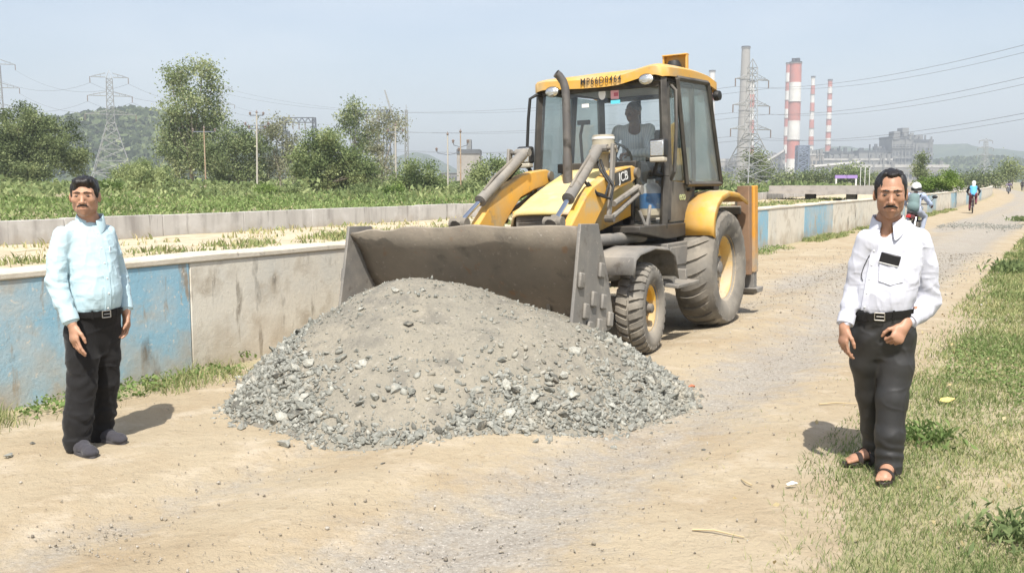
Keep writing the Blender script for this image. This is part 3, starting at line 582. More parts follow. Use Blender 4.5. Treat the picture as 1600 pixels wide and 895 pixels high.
# --- chimneys
redp = mat('faded_red_bands', (.46, .17, .13), .85, vary=[((.36, .17, .14), .05, .4, .7)])
whip = mat('faded_white_bands', (.66, .64, .60), .85, vary=[((.52, .5, .46), .05, .4, .7)])
gry = mat('chimney_concrete', (.30, .28, .245), .9, vary=[((.29, .27, .24), .04, .4, .7)])
blk = mat('soot_black', (.05, .05, .055), .8)
def chimney(px, w0, w1, ytop, ybase, d, n, label, first_red=True, gray_from=None, flues=0):
    b = J(px, 290, d); b[2] = 0; k = d/FPX; zt = J(px, ytop, d)[2]; zb = 0
    t = thing('chimney', label, 'chimney', b, 0, 'power plant chimneys'); r = lambda z: (w0+(w1-w0)*z/zt)*k/2
    zs = np.linspace(J(px, ybase, d)[2], zt, n+1)
    if zs[0] > 1: MB().lathe([(r(0), 0), (r(zs[0]), zs[0])], 28, 2).build('shaft', gry, t)
    for i in range(n):
        j = n-1-i; red = (i % 2 == 0) == first_red; m = (redp if red else whip)
        if gray_from is not None and (zs[j+1] > J(px, gray_from, d)[2]): m = gry
        a, c = zs[j], zs[j+1]; MB().lathe([(r(a), a), (r(c), c)], 28, 2).build('band', m, t)
        if i % 2 == 0: MB().lathe([(r(c)-.1, c-.6), (r(c)+1.1, c-.6), (r(c)+1.1, c), (r(c)-.1, c)], 28, 2).build('gallery', gry, t)
    R1 = r(zt); MB().lathe([(R1-.02, zt), (R1+.6, zt), (R1+.6, zt+2), (R1-1.2, zt+2), (R1-1.2, zt-.5)], 28, 2).build('rim', blk, t)
    for q in range(flues):
        an = q*2*math.pi/flues+.4; MB().lathe([(R1*.34, zt-1), (R1*.34, zt+7), (R1*.25, zt+7), (R1*.25, zt+3)], 16, 2, (R1*.5*math.cos(an), R1*.5*math.sin(an), 0)).build('flue', blk, t)
    return t
chimney(1237.5, 19.5, 17.5, 99, 278, 1500, 6, 'widest red and white banded chimney', True, flues=4)
chimney(1227, 9.5, 8.5, 100, 268, 1750, 12, 'narrow banded chimney tight against the widest one', True)
chimney(1265, 9, 5.8, 121, 240, 1850, 9, 'slim banded chimney right of the widest one', False)
chimney(1291.5, 9.5, 6.5, 126, 236, 1850, 11, 'rightmost slim red and white chimney', True)
chimney(1160, 22, 12.5, 75, 268, 1450, 8, 'tallest bare grey chimney behind the big pylon', True, gray_from=2000)
chimney(1170, 14, 9.5, 128, 268, 1650, 7, 'banded chimney peeping out behind the grey one', False, None)
chimney(1109, 12, 9, 112, 268, 1700, 7, 'banded chimney half hidden by the rear cab corner', False)
# --- plant buildings
def bm_(n, c, c2=None): return mat(n, c, .85, vary=[(c2 or tuple(v*.75 for v in c), .06, .45, .62)])
cream_b, grey_b, dark_b, pale_b, blue_b = bm_('plant_cream', (.31, .285, .25)), bm_('plant_grey', (.20, .20, .19)), bm_('plant_dark', (.09, .095, .10)), bm_('plant_pale_roof', (.40, .385, .355)), bm_('plant_blue_steel', (.13, .16, .22))
def block(px0, px1, yt, d, depth_m, label, body, roof=None, win=None, cat='building', name='plant_building', yb=None, roofh=.06, tops=()):
    a = J(px0, 290, d); b = J(px1, 290, d); w = b[0]-a[0]; zt = J((px0+px1)/2, yt, d)[2]; t = thing(name, label, cat, ((a[0]+b[0])/2, d, 0))
    MB().box((0, depth_m/2, zt/2), (w, depth_m, zt)).build('wall', body, t, False)
    MB().box((0, depth_m/2, zt*(1+roofh/2)), (w*1.02, depth_m*1.04, zt*roofh)).build('roof', roof or body, t, False)
    if win:
        nx, nz, z0, z1 = win
        for j in range(nz):
            for i in range(nx):
                ww = w/nx; zz = zt*(z0+(z1-z0)*(j+.5)/nz); MB().box((-w/2+ww*(i+.5), -.12, zz), (ww*.62, .5, zt*(z1-z0)/nz*.55)).build('window', dark_b, t, False)
    for (q, wq, hq) in tops: MB().box((-w/2+w*q, depth_m*.4, zt*(1+roofh)+zt*hq/2), (w*wq, depth_m*.4, zt*hq)).build('roof_house', grey_b, t, False)
    return t
block(714, 750, 240, 700, 40, 'pale flat roofed block with dark top left of the cab', cream_b, dark_b, None, roofh=.14, tops=[(.5, .2, .35)])
block(690, 735, 271, 760, 30, 'long low shed below the flat roofed block', grey_b, None, (9, 1, .3, .8))
block(1391, 1424, 217, 1700, 60, 'dark boiler house rising above the plant', grey_b, dark_b, (6, 5, .1, .9), tops=[(.35, .3, .12), (.75, .3, .2)])
block(1424, 1455, 222, 1740, 50, 'stepped right wing of the boiler house', grey_b, dark_b, (5, 4, .1, .9), tops=[(.4, .4, .12)])
block(1262, 1286, 243, 1450, 40, 'square beige block right of the widest chimney', cream_b, pale_b, (4, 3, .2, .85))
block(1286, 1392, 251, 1500, 60, 'long grey turbine hall with pale roof', grey_b, pale_b, (18, 2, .15, .75), roofh=.1)
block(1330, 1480, 262, 1350, 50, 'lower pale roofed shed in front of the turbine hall', cream_b, pale_b, (22, 1, .1, .7), roofh=.2)
block(1118, 1200, 252, 1550, 50, 'long pale hall behind the pylon legs', cream_b, pale_b, (14, 2, .15, .8), roofh=.12)
block(1200, 1226, 246, 1600, 40, 'short pale block left of the narrow banded chimney', pale_b, cream_b, (4, 2, .2, .8))
block(1294, 1330, 240, 1680, 40, 'grey bunker house behind the turbine hall', grey_b, dark_b, (6, 2, .2, .8), tops=[(.3, .2, .1)])
block(1340, 1388, 238, 1720, 40, 'second grey bunker house left of the boiler house', grey_b, dark_b, (8, 2, .2, .8), tops=[(.7, .2, .14)])
b = J(1252, 290, 1400); b[2] = 0; t = thing('steel_rack', 'dark blue open steel rack beside the widest chimney', 'steel structure', b)
k = 1400/FPX; lattice(MB(), 8*k, 8*k, J(1252, 228, 1400)[2], 7, .9).build('frame', blue_b, t, False)
for i in range(5): MB().box((0, 0, 8+i*9.), (14*k, 14*k, 1.2)).build('platform', blue_b, t, False)
MB().box((0, 4, 22), (10*k, 6*k, 34)).build('duct', blue_b, t, False)
def conveyor(p0, p1, d, label):
    a = J(*p0, d); c = J(*p1, d); t = thing('conveyor', label, 'conveyor', (a[0], d, 0)); e0 = np.array([0, 0, a[2]]); e1 = np.array([c[0]-a[0], 0, c[2]])
    MB().tube([e0, e1], 2.6, 4).build('gallery', pale_b, t, False)
    for q in (.1, .35, .6, .85):
        e = e0+(e1-e0)*q; MB().tube([(e[0]-1, 0, 0), e], .6, 4, False).tube([(e[0]+4, 0, 0), e], .6, 4, False).build('trestle', grey_b, t, False)
rg = np.random.default_rng(31)
for bl in [o for o in bpy.data.objects if o.get('category') == 'building' and o.location.y > 1300]:
    wl = [c for c in bl.children if c.name.startswith('wall')][0]; co_ = np.array([v.co[:] for v in wl.data.vertices]); w_, zt_ = np.ptp(co_[:, 0]), co_[:, 2].max(); k = MB()
    for i in range(int(5+w_/8)):
        x_ = rg.uniform(-.48, .48)*w_; h_ = rg.uniform(2, 9)*(1.5 if rg.uniform() < .2 else 1); k.box((x_, rg.uniform(0, 8), zt_+h_/2), (rg.uniform(1, 7), 4, h_*1.0+3))
    k.build('roof_plant', [grey_b, dark_b][int(rg.integers(2))], bl, False)['kind'] = 'stuff'
    k = MB()
    for i in range(int(3+w_/14)): x_ = rg.uniform(-.5, .5)*w_; k.tube([(x_, -2, 0), (x_, -2, zt_*rg.uniform(.5, 1.1))], rg.uniform(.4, 1.1), 5, False)
    for i in range(3): z_ = zt_*rg.uniform(.2, .9); k.tube([(-w_/2, -2.5, z_), (w_/2, -2.5, z_)], .7, 5, False)
    k.build('pipework', grey_b, bl, False)['kind'] = 'stuff'
conveyor((1196, 254), (1226, 236), 1520, 'sloping pale conveyor left of the widest chimney')
conveyor((1272, 261), (1345, 254), 1380, 'long nearly level conveyor gallery before the turbine hall')
# --- purple portal frame, posts and bits by the canal
pur = mat('purple_paint', (.30, .20, .46), .7); whs = mat('white_steel', (.62, .62, .62), .7)
b = J(1306, 290, 205); b[2] = 0; t = thing('portal_frame', 'small portal frame with purple beam beyond the canal', 'gate', b); w = J(1337, 290, 205)[0]-b[0]; zt = J(1306, 279, 205)[2]
for x in (0, w): MB().box((x, 0, zt/2), (.3, .3, zt)).build('post', whs, t, False)
MB().box((w/2, 0, zt+.35), (w+.5, .4, .7)).build('beam', pur, t, bev=.02)
for i, x in enumerate((1344, 1351, 1358)):
    b = J(x, 290, 210); b[2] = 0; tag(link('lamp_post', MB().tube([(0, 0, 0), (0, 0, 4.6)], .07, 6).tube([(0, 0, 4.55), (.5, 0, 4.75)], .05, 5).build('lamp_post', whs).data, None, b), ('left', 'middle', 'right')[i]+' one of three thin pale posts right of the purple portal frame', 'post', 'three thin posts beyond the canal')
for o in [o for o in bpy.data.objects if o.name.startswith('lamp_post') and 'label' not in o]: bpy.data.objects.remove(o)
# ================================================================ GRAVEL HEAP
def rock_mesh(name, seed, m, flat=.6, sub=1):
    bm = bmesh.new(); bmesh.ops.create_icosphere(bm, subdivisions=sub, radius=1); rg = np.random.default_rng(seed)
    st = np.array([1, rg.uniform(.6, .9), rg.uniform(.4, .7)*flat/.6]); cuts = [(lambda d: d/np.linalg.norm(d))(rg.normal(size=3)) for _ in range(7)]; off = rg.uniform(.3, .66, 7)
    for v in bm.verts:
        p = np.array(v.co)*(1+.18*rg.normal())
        for d, o in zip(cuts, off):
            q = p@d
            if q > o: p = p-d*(q-o)
        v.co = p*st
    me = bpy.data.meshes.new(name); bm.to_mesh(me); bm.free(); me.materials.append(m); return me
STN = [(.115, .113, .097), (.195, .197, .172), (.265, .266, .235), (.36, .355, .31)]
stone_ms = [mat('grey_stone_%s' % w, c, .9, vary=[(tuple(min(1, v*1.35) for v in c), 2.2, .45, .65), ((.38, .34, .27), 1.1, .52, .72)], bump=[(6, .4, .08)]) for w, c in zip(('dark', 'mid', 'light', 'pale'), STN)]
stone_att = mat('broken_stone', STN[1], .9, att=STN, vary=[((.40, .36, .28), 1.4, .55, .75)], bump=[(40, .5, .006)])
PC = np.array([-.73, 7.66])
def pile_r(x, y):
    dx, dy = x-PC[0], y-PC[1]; a = np.arctan2(dy, dx)
    rx = np.where(dx < 0, 1.53, 2.17); ry = np.where(dy < 0, 1.68, 1.22)
    rr = 1/np.sqrt((np.cos(a)/rx)**2+(np.sin(a)/ry)**2)
    rr = rr*(1+.05*np.sin(3*a+1)+.035*np.sin(7*a+.5)+.05*np.exp(-((a+.30)/.22)**2)-.24*np.exp(-((a-.42)/.42)**2)+.06*np.exp(-((a+1.0)/.4)**2))
    return np.hypot(dx, dy)/rr
def pile_h(x, y):
    r = pile_r(x, y); q = np.clip(r, 0, 1.2)
    z = .875*(1-np.clip((np.sqrt(q*q+.035)-.185)/.845, 0, 2)**1.32)
    z = z+.03*n2(x, y, 2.2, 3, 121)*np.clip(1.2-r, 0, 1)+.012*n2(x, y, 7, 3, 123)
    return np.where(z < 0, z*.4, z)
pile = thing('gravel_heap', 'heap of grey crushed stone with sandy dust tipped on the road before the loader bucket', 'gravel heap', (PC[0], PC[1], 0))
dust_m = mat('stone_dust', (.238, .219, .176), .97, vary=[((.275, .248, .195), 2.2, .45, .65), ((.175, .163, .136), 5, .50, .68), ((.33, .30, .25), 26, .58, .72), ((.14, .134, .118), 48, .58, .7)], bump=[(7, .6, .05), (30, .7, .02), (110, .6, .006)])
g = np.linspace(-2.6, 2.6, 230); gx, gy = np.meshgrid(PC[0]+g, PC[1]+g*.8, indexing='ij')
gzv = pile_h(gx, gy)+.012*n2(gx, gy, 16, 2, 125); base = gz(gx, gy)
zz = np.where(gzv > -.02, base+gzv, base-.06); V = np.stack([gx-PC[0], gy-PC[1], zz], -1); I = np.arange(230*230).reshape(230, 230)
f = np.stack([I[:-1, :-1], I[1:, :-1], I[1:, 1:], I[:-1, 1:]], -1).reshape(-1, 4); ok = (pile_r(gx, gy) < 1.1).ravel(); f = f[ok[f].all(1)]
link('dust_mound', mesh_np('dust_mound', V.reshape(-1, 3), f, dust_m, True), pile)
rg = np.random.default_rng(77); M_ = 120000
a = rg.uniform(0, 2*math.pi, M_); rr = np.sqrt(rg.uniform(0, 1.32, M_)); x = PC[0]+2.2*rr*np.cos(a); y = PC[1]+1.85*rr*np.sin(a)
r = pile_r(x, y); nz_ = n2(x, y, 1.5, 3, 131); left = np.clip((-.1-(x-PC[0]))/1.1, 0, 1)
front = np.clip((PC[1]-y)/1.2, -.6, 1)
want = np.clip((r-.735+.22*left+.14*(front < 0)+.22*nz_-.10*np.clip(front, 0, 1))/.16, 0, 1)*np.where(r > .985, np.exp(-((r-.985)/.022)), 1)+.10*(r < 1)
keep = (rg.uniform(size=M_) < want*.62) & (r < 1.12); x, y, r = x[keep], y[keep], r[keep]; cnt = len(x)
size = np.exp(rg.normal(math.log(.0155), .48, cnt))*np.where(r > .62, 1.12, .62); size = np.clip(size, .006, .056)
z = gz(x, y)+np.maximum(pile_h(x, y), 0)+size*.25*rg.uniform(-.3, 1.3, cnt)
big = np.argsort(-(size*np.where(y < PC[1]+.2, 1, .3)*np.where(r > .5, 1, 1.5)))[:290]; bigset = np.zeros(cnt, bool); bigset[big] = True
stone_meshes = [rock_mesh('stone', 300+i, stone_ms[[0, 1, 2, 1, 2, 3, 1, 2][i]], .62) for i in range(8)]
for i in big:
    o = link('stone', stone_meshes[int(rg.integers(8))], pile); o.location = (float(x[i]-PC[0]), float(y[i]-PC[1]), float(z[i])); sz = float(size[i])*1.15
    o.scale = (sz, sz, sz); o.rotation_euler = tuple(float(q) for q in (rg.normal(0, .5), rg.normal(0, .5), rg.uniform(0, 6.28)))
def rocks(name, x, y, z, size, seed, m, parent=None, origin=(0, 0, 0), tone=.5, spread=.22):
    """many small angular stones in one mesh"""
    rg = np.random.default_rng(seed); protos = []
    for i in range(6):
        me = rock_mesh('tmp', seed+i, m, .7, 1); v = np.array([q.co[:] for q in me.vertices]); f = np.array([p.vertices[:] for p in me.polygons]); bpy.data.meshes.remove(me); protos.append((v, f))
    n = len(x); out_v, out_f, col, off = [], [], [], 0
    idx = rg.integers(0, 6, n)
    for k_ in range(6):
        w = np.where(idx == k_)[0]; v, f = protos[k_]; nv = len(v); m_ = len(w)
        if m_ == 0: continue
        ax = rg.normal(size=(m_, 3)); ax[:, 2] += .8; ax /= np.linalg.norm(ax, axis=1)[:, None]; t = rg.normal(size=(m_, 3)); u = np.cross(ax, t); u /= np.linalg.norm(u, axis=1)[:, None]; b = np.cross(ax, u)
        M3 = np.stack([u, b, ax], -1)*size[w][:, None, None]*np.array([1, 1, 1])
        vv = np.einsum('nij,vj->nvi', M3, v)+np.stack([x[w], y[w], z[w]], -1)[:, None, :]-np.asarray(origin)
        out_v.append(vv.reshape(-1, 3)); out_f.append((f[None]+(np.arange(m_)*nv)[:, None, None]).reshape(-1, 3)+off); off += m_*nv
        col.append(np.repeat(np.clip(rg.normal(tone, spread, m_), 0, 1), nv))
    me = mesh_np(name, np.concatenate(out_v), np.concatenate(out_f), m); attr(me, 'rnd', np.concatenate(col)); return tag(link(name, me, parent), kind='stuff')
s_ = ~bigset; rocks('loose_stones', x[s_], y[s_], z[s_], size[s_], 500, stone_att, pile, (PC[0], PC[1], 0))
# loose chippings and grit scattered over the road
road_att = mat('road_chippings', STN[1], .92, att=[(.15, .13, .105), (.27, .235, .18), (.35, .32, .27), (.47, .44, .39)], bump=[(40, .4, .006)])
M_ = 46000; s = 2.6+rg.uniform(size=M_)**1.7*22; n = rg.uniform(1.0, 6.3, M_); w = gravel_amt(n, s)*.75+.05+.12*np.clip(n2(n, s, .9, 3, 141), 0, 1)
k_ = rg.uniform(size=M_) < w; n, s = n[k_], s[k_]; p = NS(n, s); k_ = pile_r(p[:, 0], p[:, 1]) > 1.0; n, s, p = n[k_], s[k_], p[k_]
size = np.clip(np.exp(rg.normal(math.log(.0042), .55, len(n))), .0024, .016)*np.clip(s/9, 1, 2.2)
rocks('road_chippings', p[:, 0], p[:, 1], ground_h(n, s)+.012+size*.15, size, 600, road_att)
M_ = 800; s = rg.normal(39, 1.3, M_); n = rg.uniform(1.7, 4.4, M_); p = NS(n, s); size = rg.uniform(.015, .045, M_)
rocks('spread_gravel', p[:, 0], p[:, 1], ground_h(n, s)+.03, size, 650, stone_att, tone=.62)
# single stones one can pick out on the road and by the heap
spots = [(1098, 612, .036, 'dark flat stone lying alone just right of the heap'), (1088, 626, .034, 'pale angular stone at the right tip of the heap'), (960, 690, .032, 'grey stone lying just off the front right of the heap'), (368, 640, .022, 'small stone at the left tip of the heap'), (371, 645, .03, 'brown stone on the sand left of the heap foot'), (598, 730, .022, 'dark pebble on the sand below the heap'),
         (15, 717, .05, 'pale flat stone at the left picture edge'), (52, 697, .026, 'small pale stone left of the dark slip on shoes'), (1430, 505, .03, 'pale clod on the verge beside the white sleeve'), (555, 795, .02, 'small dark stone between the two gravel tracks'), (1100, 700, .02, 'small brown stone right of the gravel track')]
for px, py, r_, lb in spots:
    q = Gp(px, py); o = link('stone', rock_mesh('stone', 700+px, stone_ms[0] if 'dark' in lb or 'brown' in lb else stone_ms[2], .7), None, (q[0], q[1], float(gz(q[0], q[1]))+r_*.3)); o.scale = (r_, r_, r_*.8); o.rotation_euler = (0, 0, px*.7); tag(o, lb, 'stone')
strawm = mat('dry_straw', (.46, .37, .22), .9); paperm = mat('white_scrap', (.75, .73, .68), .8); leafm = mat('yellow_leaf', (.62, .50, .17), .7); redm = mat('red_brick', (.42, .15, .08), .9)
def flat_scrap(name, px, py, pts, m, label, cat, rz=0):
    q = Gp(px, py); pts = np.asarray(pts, float); c = pts.mean(0); k = MB(); n_ = len(pts)
    v = [(p[0], p[1], .012+.010*math.sin(i*2.1)) for i, p in enumerate(pts)]+[(c[0], c[1], .03)]; v += [(p[0], p[1], p[2]-.004) for p in v]
    f = [(i, (i+1) % n_, n_) for i in range(n_)]+[((i+1) % n_+n_+1, i+n_+1, 2*n_+1) for i in range(n_)]+[(i, i+n_+1, (i+1) % n_+n_+1, (i+1) % n_) for i in range(n_)]
    o = k.add(v, f).build(name, m, None, False); o.location = (q[0], q[1], float(gz(q[0], q[1]))+.012); o.rotation_euler = (0, 0, rz); return tag(o, label, cat)
flat_scrap('fallen_leaf', 1480, 630, [(-.08, 0), (-.03, .035), (.04, .04), (.09, .01), (.04, -.03), (-.03, -.035)], leafm, 'yellow dead leaf lying on the verge grass', 'leaf', .4)
flat_scrap('paper_scrap', 1237, 762, [(-.03, -.008), (.03, -.010), (.03, .010), (-.028, .012)], paperm, 'small white paper scrap on the sand near the sandals', 'scrap', .2)
flat_scrap('brick_chip', 1080, 602, [(-.03, -.012), (.03, -.014), (.032, .012), (-.02, .016)], redm, 'reddish brick chip at the right end of the heap', 'scrap')
for px, py, L, rz, lb in ((1122, 838, .24, -.35, 'straight dry twig on the sand near the bottom edge'), (1310, 634, .3, .1, 'dry twig on the sand beside the knee of the man in white'), (1165, 755, .12, 1.9, 'short dry twig on the sand in front of the heap')):
    q = Gp(px, py); o = MB().tube([(-L/2, 0, .012), (-.02, .012, .018), (L/2, -.01, .01)], [.006, .005, .003], 5).build('twig', strawm); o.location = (q[0], q[1], float(gz(q[0], q[1]))+.005); o.rotation_euler = (0, 0, rz); tag(o, lb, 'twig')
q = Gp(383, 561); t = thing('wooden_stub', 'short weathered wooden stub standing at the foot of the cream wall', 'stub', (q[0], q[1], float(gz(q[0], q[1]))))
MB().tube([(0, 0, -.03), (.006, 0, .06), (-.004, .004, .16)], [.02, .016, .013], 7).tube([(0, 0, .09), (.02, 0, .125)], [.009, .005], 5).build('stub', barkd, t)
v, f = leafquads(rng.normal(size=(70, 3))*np.array([.07, .05, .03])+np.array([-.05, -.02, .06]), .045, .2, .7); me = mesh_np('leaves', v, f, weedm); attr(me, 'rnd', np.repeat(rng.uniform(.2, .8, 70), 4)); link('leaves', me, t)
# ================================================================ BACKHOE LOADER
# local frame: X forward, Y its left side, Z up, origin on the road under the middle of the front axle
ROLL = R(1.8); hV = np.array([-math.sin(PSI), -math.cos(PSI), 0]); lV = np.array([math.cos(PSI), -math.sin(PSI), 0])
FLp = Gp(1003, 551); A0 = FLp-lV*.92; zV = np.array([0, 0, 1.])
eY = lV*math.cos(ROLL)+zV*math.sin(ROLL); eZ = -lV*math.sin(ROLL)+zV*math.cos(ROLL); oV = FLp-eY*.92
VM = Matrix(((hV[0], eY[0], eZ[0], oV[0]), (hV[1], eY[1], eZ[1], oV[1]), (hV[2], eY[2], eZ[2], oV[2]), (0, 0, 0, 1)))
V2W = lambda p: np.array((VM @ Vector([float(q) for q in p]))[:])
veh = thing('backhoe_loader', 'dusty yellow backhoe loader with wide grey front bucket behind the gravel heap', 'backhoe loader'); veh.matrix_world = VM
DUST = (.40, .345, .265)
yel = mat('dusty_yellow_paint', (.72, .36, .012), .5, vary=[((.62, .35, .05), 2, .45, .66), ((.34, .22, .09), 6, .60, .72), ((.50, .38, .20), 2.7, .54, .70)], dust=(DUST, .75), bump=[(60, .15, .003)])
fad = mat('sun_faded_bonnet_paint', (.68, .56, .24), .6, vary=[((.68, .49, .13), 1.6, .48, .68), ((.66, .50, .37), 2.6, .52, .68), ((.42, .32, .2), 9, .62, .72)], dust=(DUST, .3), bump=[(40, .2, .004)])
oran = mat('orange_stabiliser_paint', (.62, .27, .012), .55, vary=[((.42, .2, .05), 3, .55, .7)], dust=(DUST, .35), zdirt=((.36, .31, .24), .5, .9, 4))
brn = mat('rusty_brown_steel', (.22, .125, .07), .75, vary=[((.14, .09, .06), 4, .5, .7)], dust=(DUST, .35))
dkm = mat('dusty_dark_steel', (.075, .072, .068), .6, vary=[((.15, .14, .12), 4, .5, .7)], dust=(DUST, .75), bump=[(30, .3, .004)])
gym = mat('dusty_grey_steel', (.165, .16, .152), .6, .1, vary=[((.25, .235, .21), 3, .45, .65), ((.08, .075, .07), 7, .58, .7), ((.30, .28, .25), 30, .62, .72)], dust=(DUST, .45), bump=[(30, .3, .004)])
bkm = mat('worn_bucket_steel', (.19, .165, .135), .62, .25, vary=[((.25, .21, .165), 2.2, .45, .68), ((.11, .095, .08), 5, .56, .7), ((.24, .15, .09), 6, .62, .70), ((.34, .31, .27), 24, .62, .72)], dust=(DUST, .8), bump=[(14, .4, .01), (60, .5, .004)])
blkp = mat('black_cab_paint', (.018, .018, .019), .42, vary=[((.06, .057, .05), 4, .5, .7)], dust=(DUST, .28))
blkpl = mat('black_plastic', (.022, .022, .022), .6)
chrome = mat('chrome_rod', (.75, .76, .78), .15, 1.)
rub = mat('dusty_tyre_rubber', (.085, .082, .077), .9, vary=[((.19, .18, .16), 2.5, .40, .62), ((.27, .25, .215), 8, .56, .72)], dust=(DUST, .6), bump=[(40, .4, .004)])
rimy = mat('dirty_yellow_rim', (.66, .36, .03), .55, vary=[((.42, .33, .2), 5, .48, .66)], dust=(DUST, .3))
rimt = mat('mud_caked_rim', (.60, .40, .13), .75, vary=[((.47, .38, .26), 4, .42, .6), ((.35, .29, .21), 10, .58, .70)])
gl_c = glass('cab_glass', (.95, .965, .965), opac=.03); gl_d = glass('dusty_side_glass', (.74, .79, .765), opac=.13)
lampg = mat('lamp_reflector', (.72, .72, .70), .12, .9, bump=[(60, .6, .01)]); whi = mat('white_print', (.75, .75, .72), .6); pinkp = mat('pink_sticker', (.72, .38, .42), .6); cyn = mat('cyan_sticker', (.12, .55, .66), .6)
exm = mat('sooty_exhaust_steel', (.12, .115, .115), .5, .4, vary=[((.20, .185, .17), 3, .5, .7), ((.05, .048, .046), 6, .55, .7)], dust=(DUST, .2))
def both(fn):
    for s in (1, -1): fn(s)
# chassis, axles
MB().box((-1.2, 0, .80), (3.3, .62, .36)).build('chassis', dkm, veh, bev=.01)
MB().box((-.35, 0, 1.12), (1.1, .70, .5)).build('engine', blkpl, veh, bev=.02)
MB().tube([(0, -.78, .46), (0, .78, .46)], .085, 12).box((0, 0, .56), (.3, .34, .34)).build('front_axle', dkm, veh)
MB().tube([(-2.1, -.75, .66), (-2.1, .75, .66)], .13, 12).box((-2.1, 0, .66), (.5, .5, .45)).build('rear_axle', dkm, veh)
# wheels
def lugs(k, rc, rs, w, n, dth, slant, gap=None, base=.03):
    ys = np.linspace(-w/2, w/2, 7) if gap is None else None
    for i in range(n):
        for side in ((0,) if gap is None else (-1, 1)):
            yy = ys if gap is None else side*np.linspace(gap, w/2, 4); a0 = 2*math.pi*(i+(.5 if side == 1 else 0))/n; V = []
            for y in yy:
                t = abs(y)/(w/2); r1 = rc+(rs-rc)*t**3.2; r0 = r1-base-.012; a = a0+slant*(t if gap is not None else (y/(w/2))*.55+.45*t*t); d = dth*(1+.15*t)
                V += [(r0*math.cos(a-d*1.2), y, r0*math.sin(a-d*1.2)), (r1*math.cos(a-d), y, r1*math.sin(a-d)), (r1*math.cos(a+d), y, r1*math.sin(a+d)), (r0*math.cos(a+d*1.2), y, r0*math.sin(a+d*1.2))]
            m_ = len(yy); y = yy[-1]
            f = [(q*4+j, q*4+j+1, (q+1)*4+j+1, (q+1)*4+j) for q in range(m_-1) for j in range(3)]+[(0, 1, 2, 3), (m_*4-1, m_*4-2, m_*4-3, m_*4-4)]
            k.add(V, f)
def tyre_profile(r, w, rim, cr=.045):
    h = w/2
    return [(rim, -h*.62), (rim+.02, -h*.78), (rim+(r-rim)*.35, -h*.99), (rim+(r-rim)*.62, -h*1.02), (r-cr*1.0, -h*.95), (r-cr*.4, -h*.78), (r-.006, -h*.4), (r, 0), (r-.006, h*.4), (r-cr*.4, h*.78), (r-cr*1.0, h*.95), (rim+(r-rim)*.62, h*1.02), (rim+(r-rim)*.35, h*.99), (rim+.02, h*.78), (rim, h*.62)]
def wheel(name, c, r, w, rim, steer, front, sgn):
    e = bpy.data.objects.new(name, None); COL.objects.link(e); e.parent = veh; e.location = c; e.rotation_euler = (0, 0, steer)
    k = MB().lathe(tyre_profile(r-.022, w, rim), 56, 1)
    if front: lugs(k, r, r-.05, w*.98, 30, .055, .10, .012, .03)
    else: lugs(k, r, r-.075, w*.98, 26, .055, .20, None, .045)
    k.build('tyre', rub, e, True, 28)
    o = sgn*w/2; m_ = rimy if front else rimt
    prof = [(rim+.014, o*.74), (rim+.012, o*.62), (rim-.012, o*.60), (rim-.03, o*.45), (rim-.035, o*.1), (rim*.62, o*(-.05 if front else .12)), (rim*.38, o*(.05 if front else .22)), (rim*.36, o*.2), (.001, o*.2)]
    MB().lathe(prof, 40, 1).build('rim', m_, e, True, 30)
    kh = MB().lathe([(rim*.34, o*.18), (rim*.33, o*.36), (rim*.22, o*.42), (rim*.2, o*(.82 if front else .5)), (rim*.12, o*(.9 if front else .55)), (.001, o*(.9 if front else .55))], 24, 1)
    for i in range(8 if front else 10):
        a = 2*math.pi*i/(8 if front else 10); q = rim*(.27 if front else .5); kh.tube([(q*math.cos(a), o*.1, q*math.sin(a)), (q*math.cos(a), o*(.44 if front else .3), q*math.sin(a))], .013 if front else .02, 6)
    kh.build('hub', dkm if front else gym, e)
both(lambda s: wheel('front_wheel', (0, s*.92, .435), .445, .27, .225, R(6), True, s))
both(lambda s: wheel('rear_wheel', (-2.10, s*.90, .665), .68, .46, .36, 0, False, s))
# bucket
ba = [(1.775, 1.285), (1.66, 1.10), (1.54, .86), (1.42, .70), (1.30, .58), (1.27, .50), (1.33, .455), (1.55, .45), (1.96, .47)]
def bucket_shell():
    n = len(ba); ys = np.linspace(-1.15, 1.15, 25); V = []; rg = np.random.default_rng(5)
    for y in ys:
        for i, (x, z) in enumerate(ba):
            dz = 0.; dx = 0.
            if i == 0: dz = -.055*math.exp(-((y+1.15)/.18)**2)-.03*math.exp(-((y+.72)/.10)**2)+.012*math.exp(-((y-.15)/.2)**2)+.006*math.sin(y*9); dx = .02*math.sin(y*5)
            V.append((x+dx, y, z+dz))
    V = np.array(V); f = [(j*n+i, j*n+i+1, (j+1)*n+i+1, (j+1)*n+i) for j in range(len(ys)-1) for i in range(n-1)]
    o = link('bucket', mesh_np('bucket', V, f, bkm, True, 50), veh); sol = o.modifiers.new('plate', 'SOLIDIFY'); sol.thickness = .022; sol.offset = -1 if True else 1; return o
bucket = bucket_shell()
side = [(1.79, 1.31), (1.88, .92), (1.985, .50), (1.94, .43), (1.55, .40), (1.27, .41), (1.215, .52), (1.30, .85), (1.40, 1.12), (1.47, 1.30)]
both(lambda s: MB().prism(side, 1, s*1.153, s*1.182).build('side_plate', gym, bucket, bev=.006))
MB().box((1.99, 0, .468), (.16, 2.36, .026)).build('cutting_edge', gym, bucket, bev=.006)
for (x, z) in ((1.83, .87), (1.76, .62), (1.61, .70), (1.46, .92), (1.43, .66), (1.31, .50), (1.52, .47), (1.70, .47)):
    for s in (1, -1): MB().box((x, s*1.196, z), (.085, .03, .125), rotm('Y', R(-12))).build('wear_pad', gym, bucket, bev=.012)
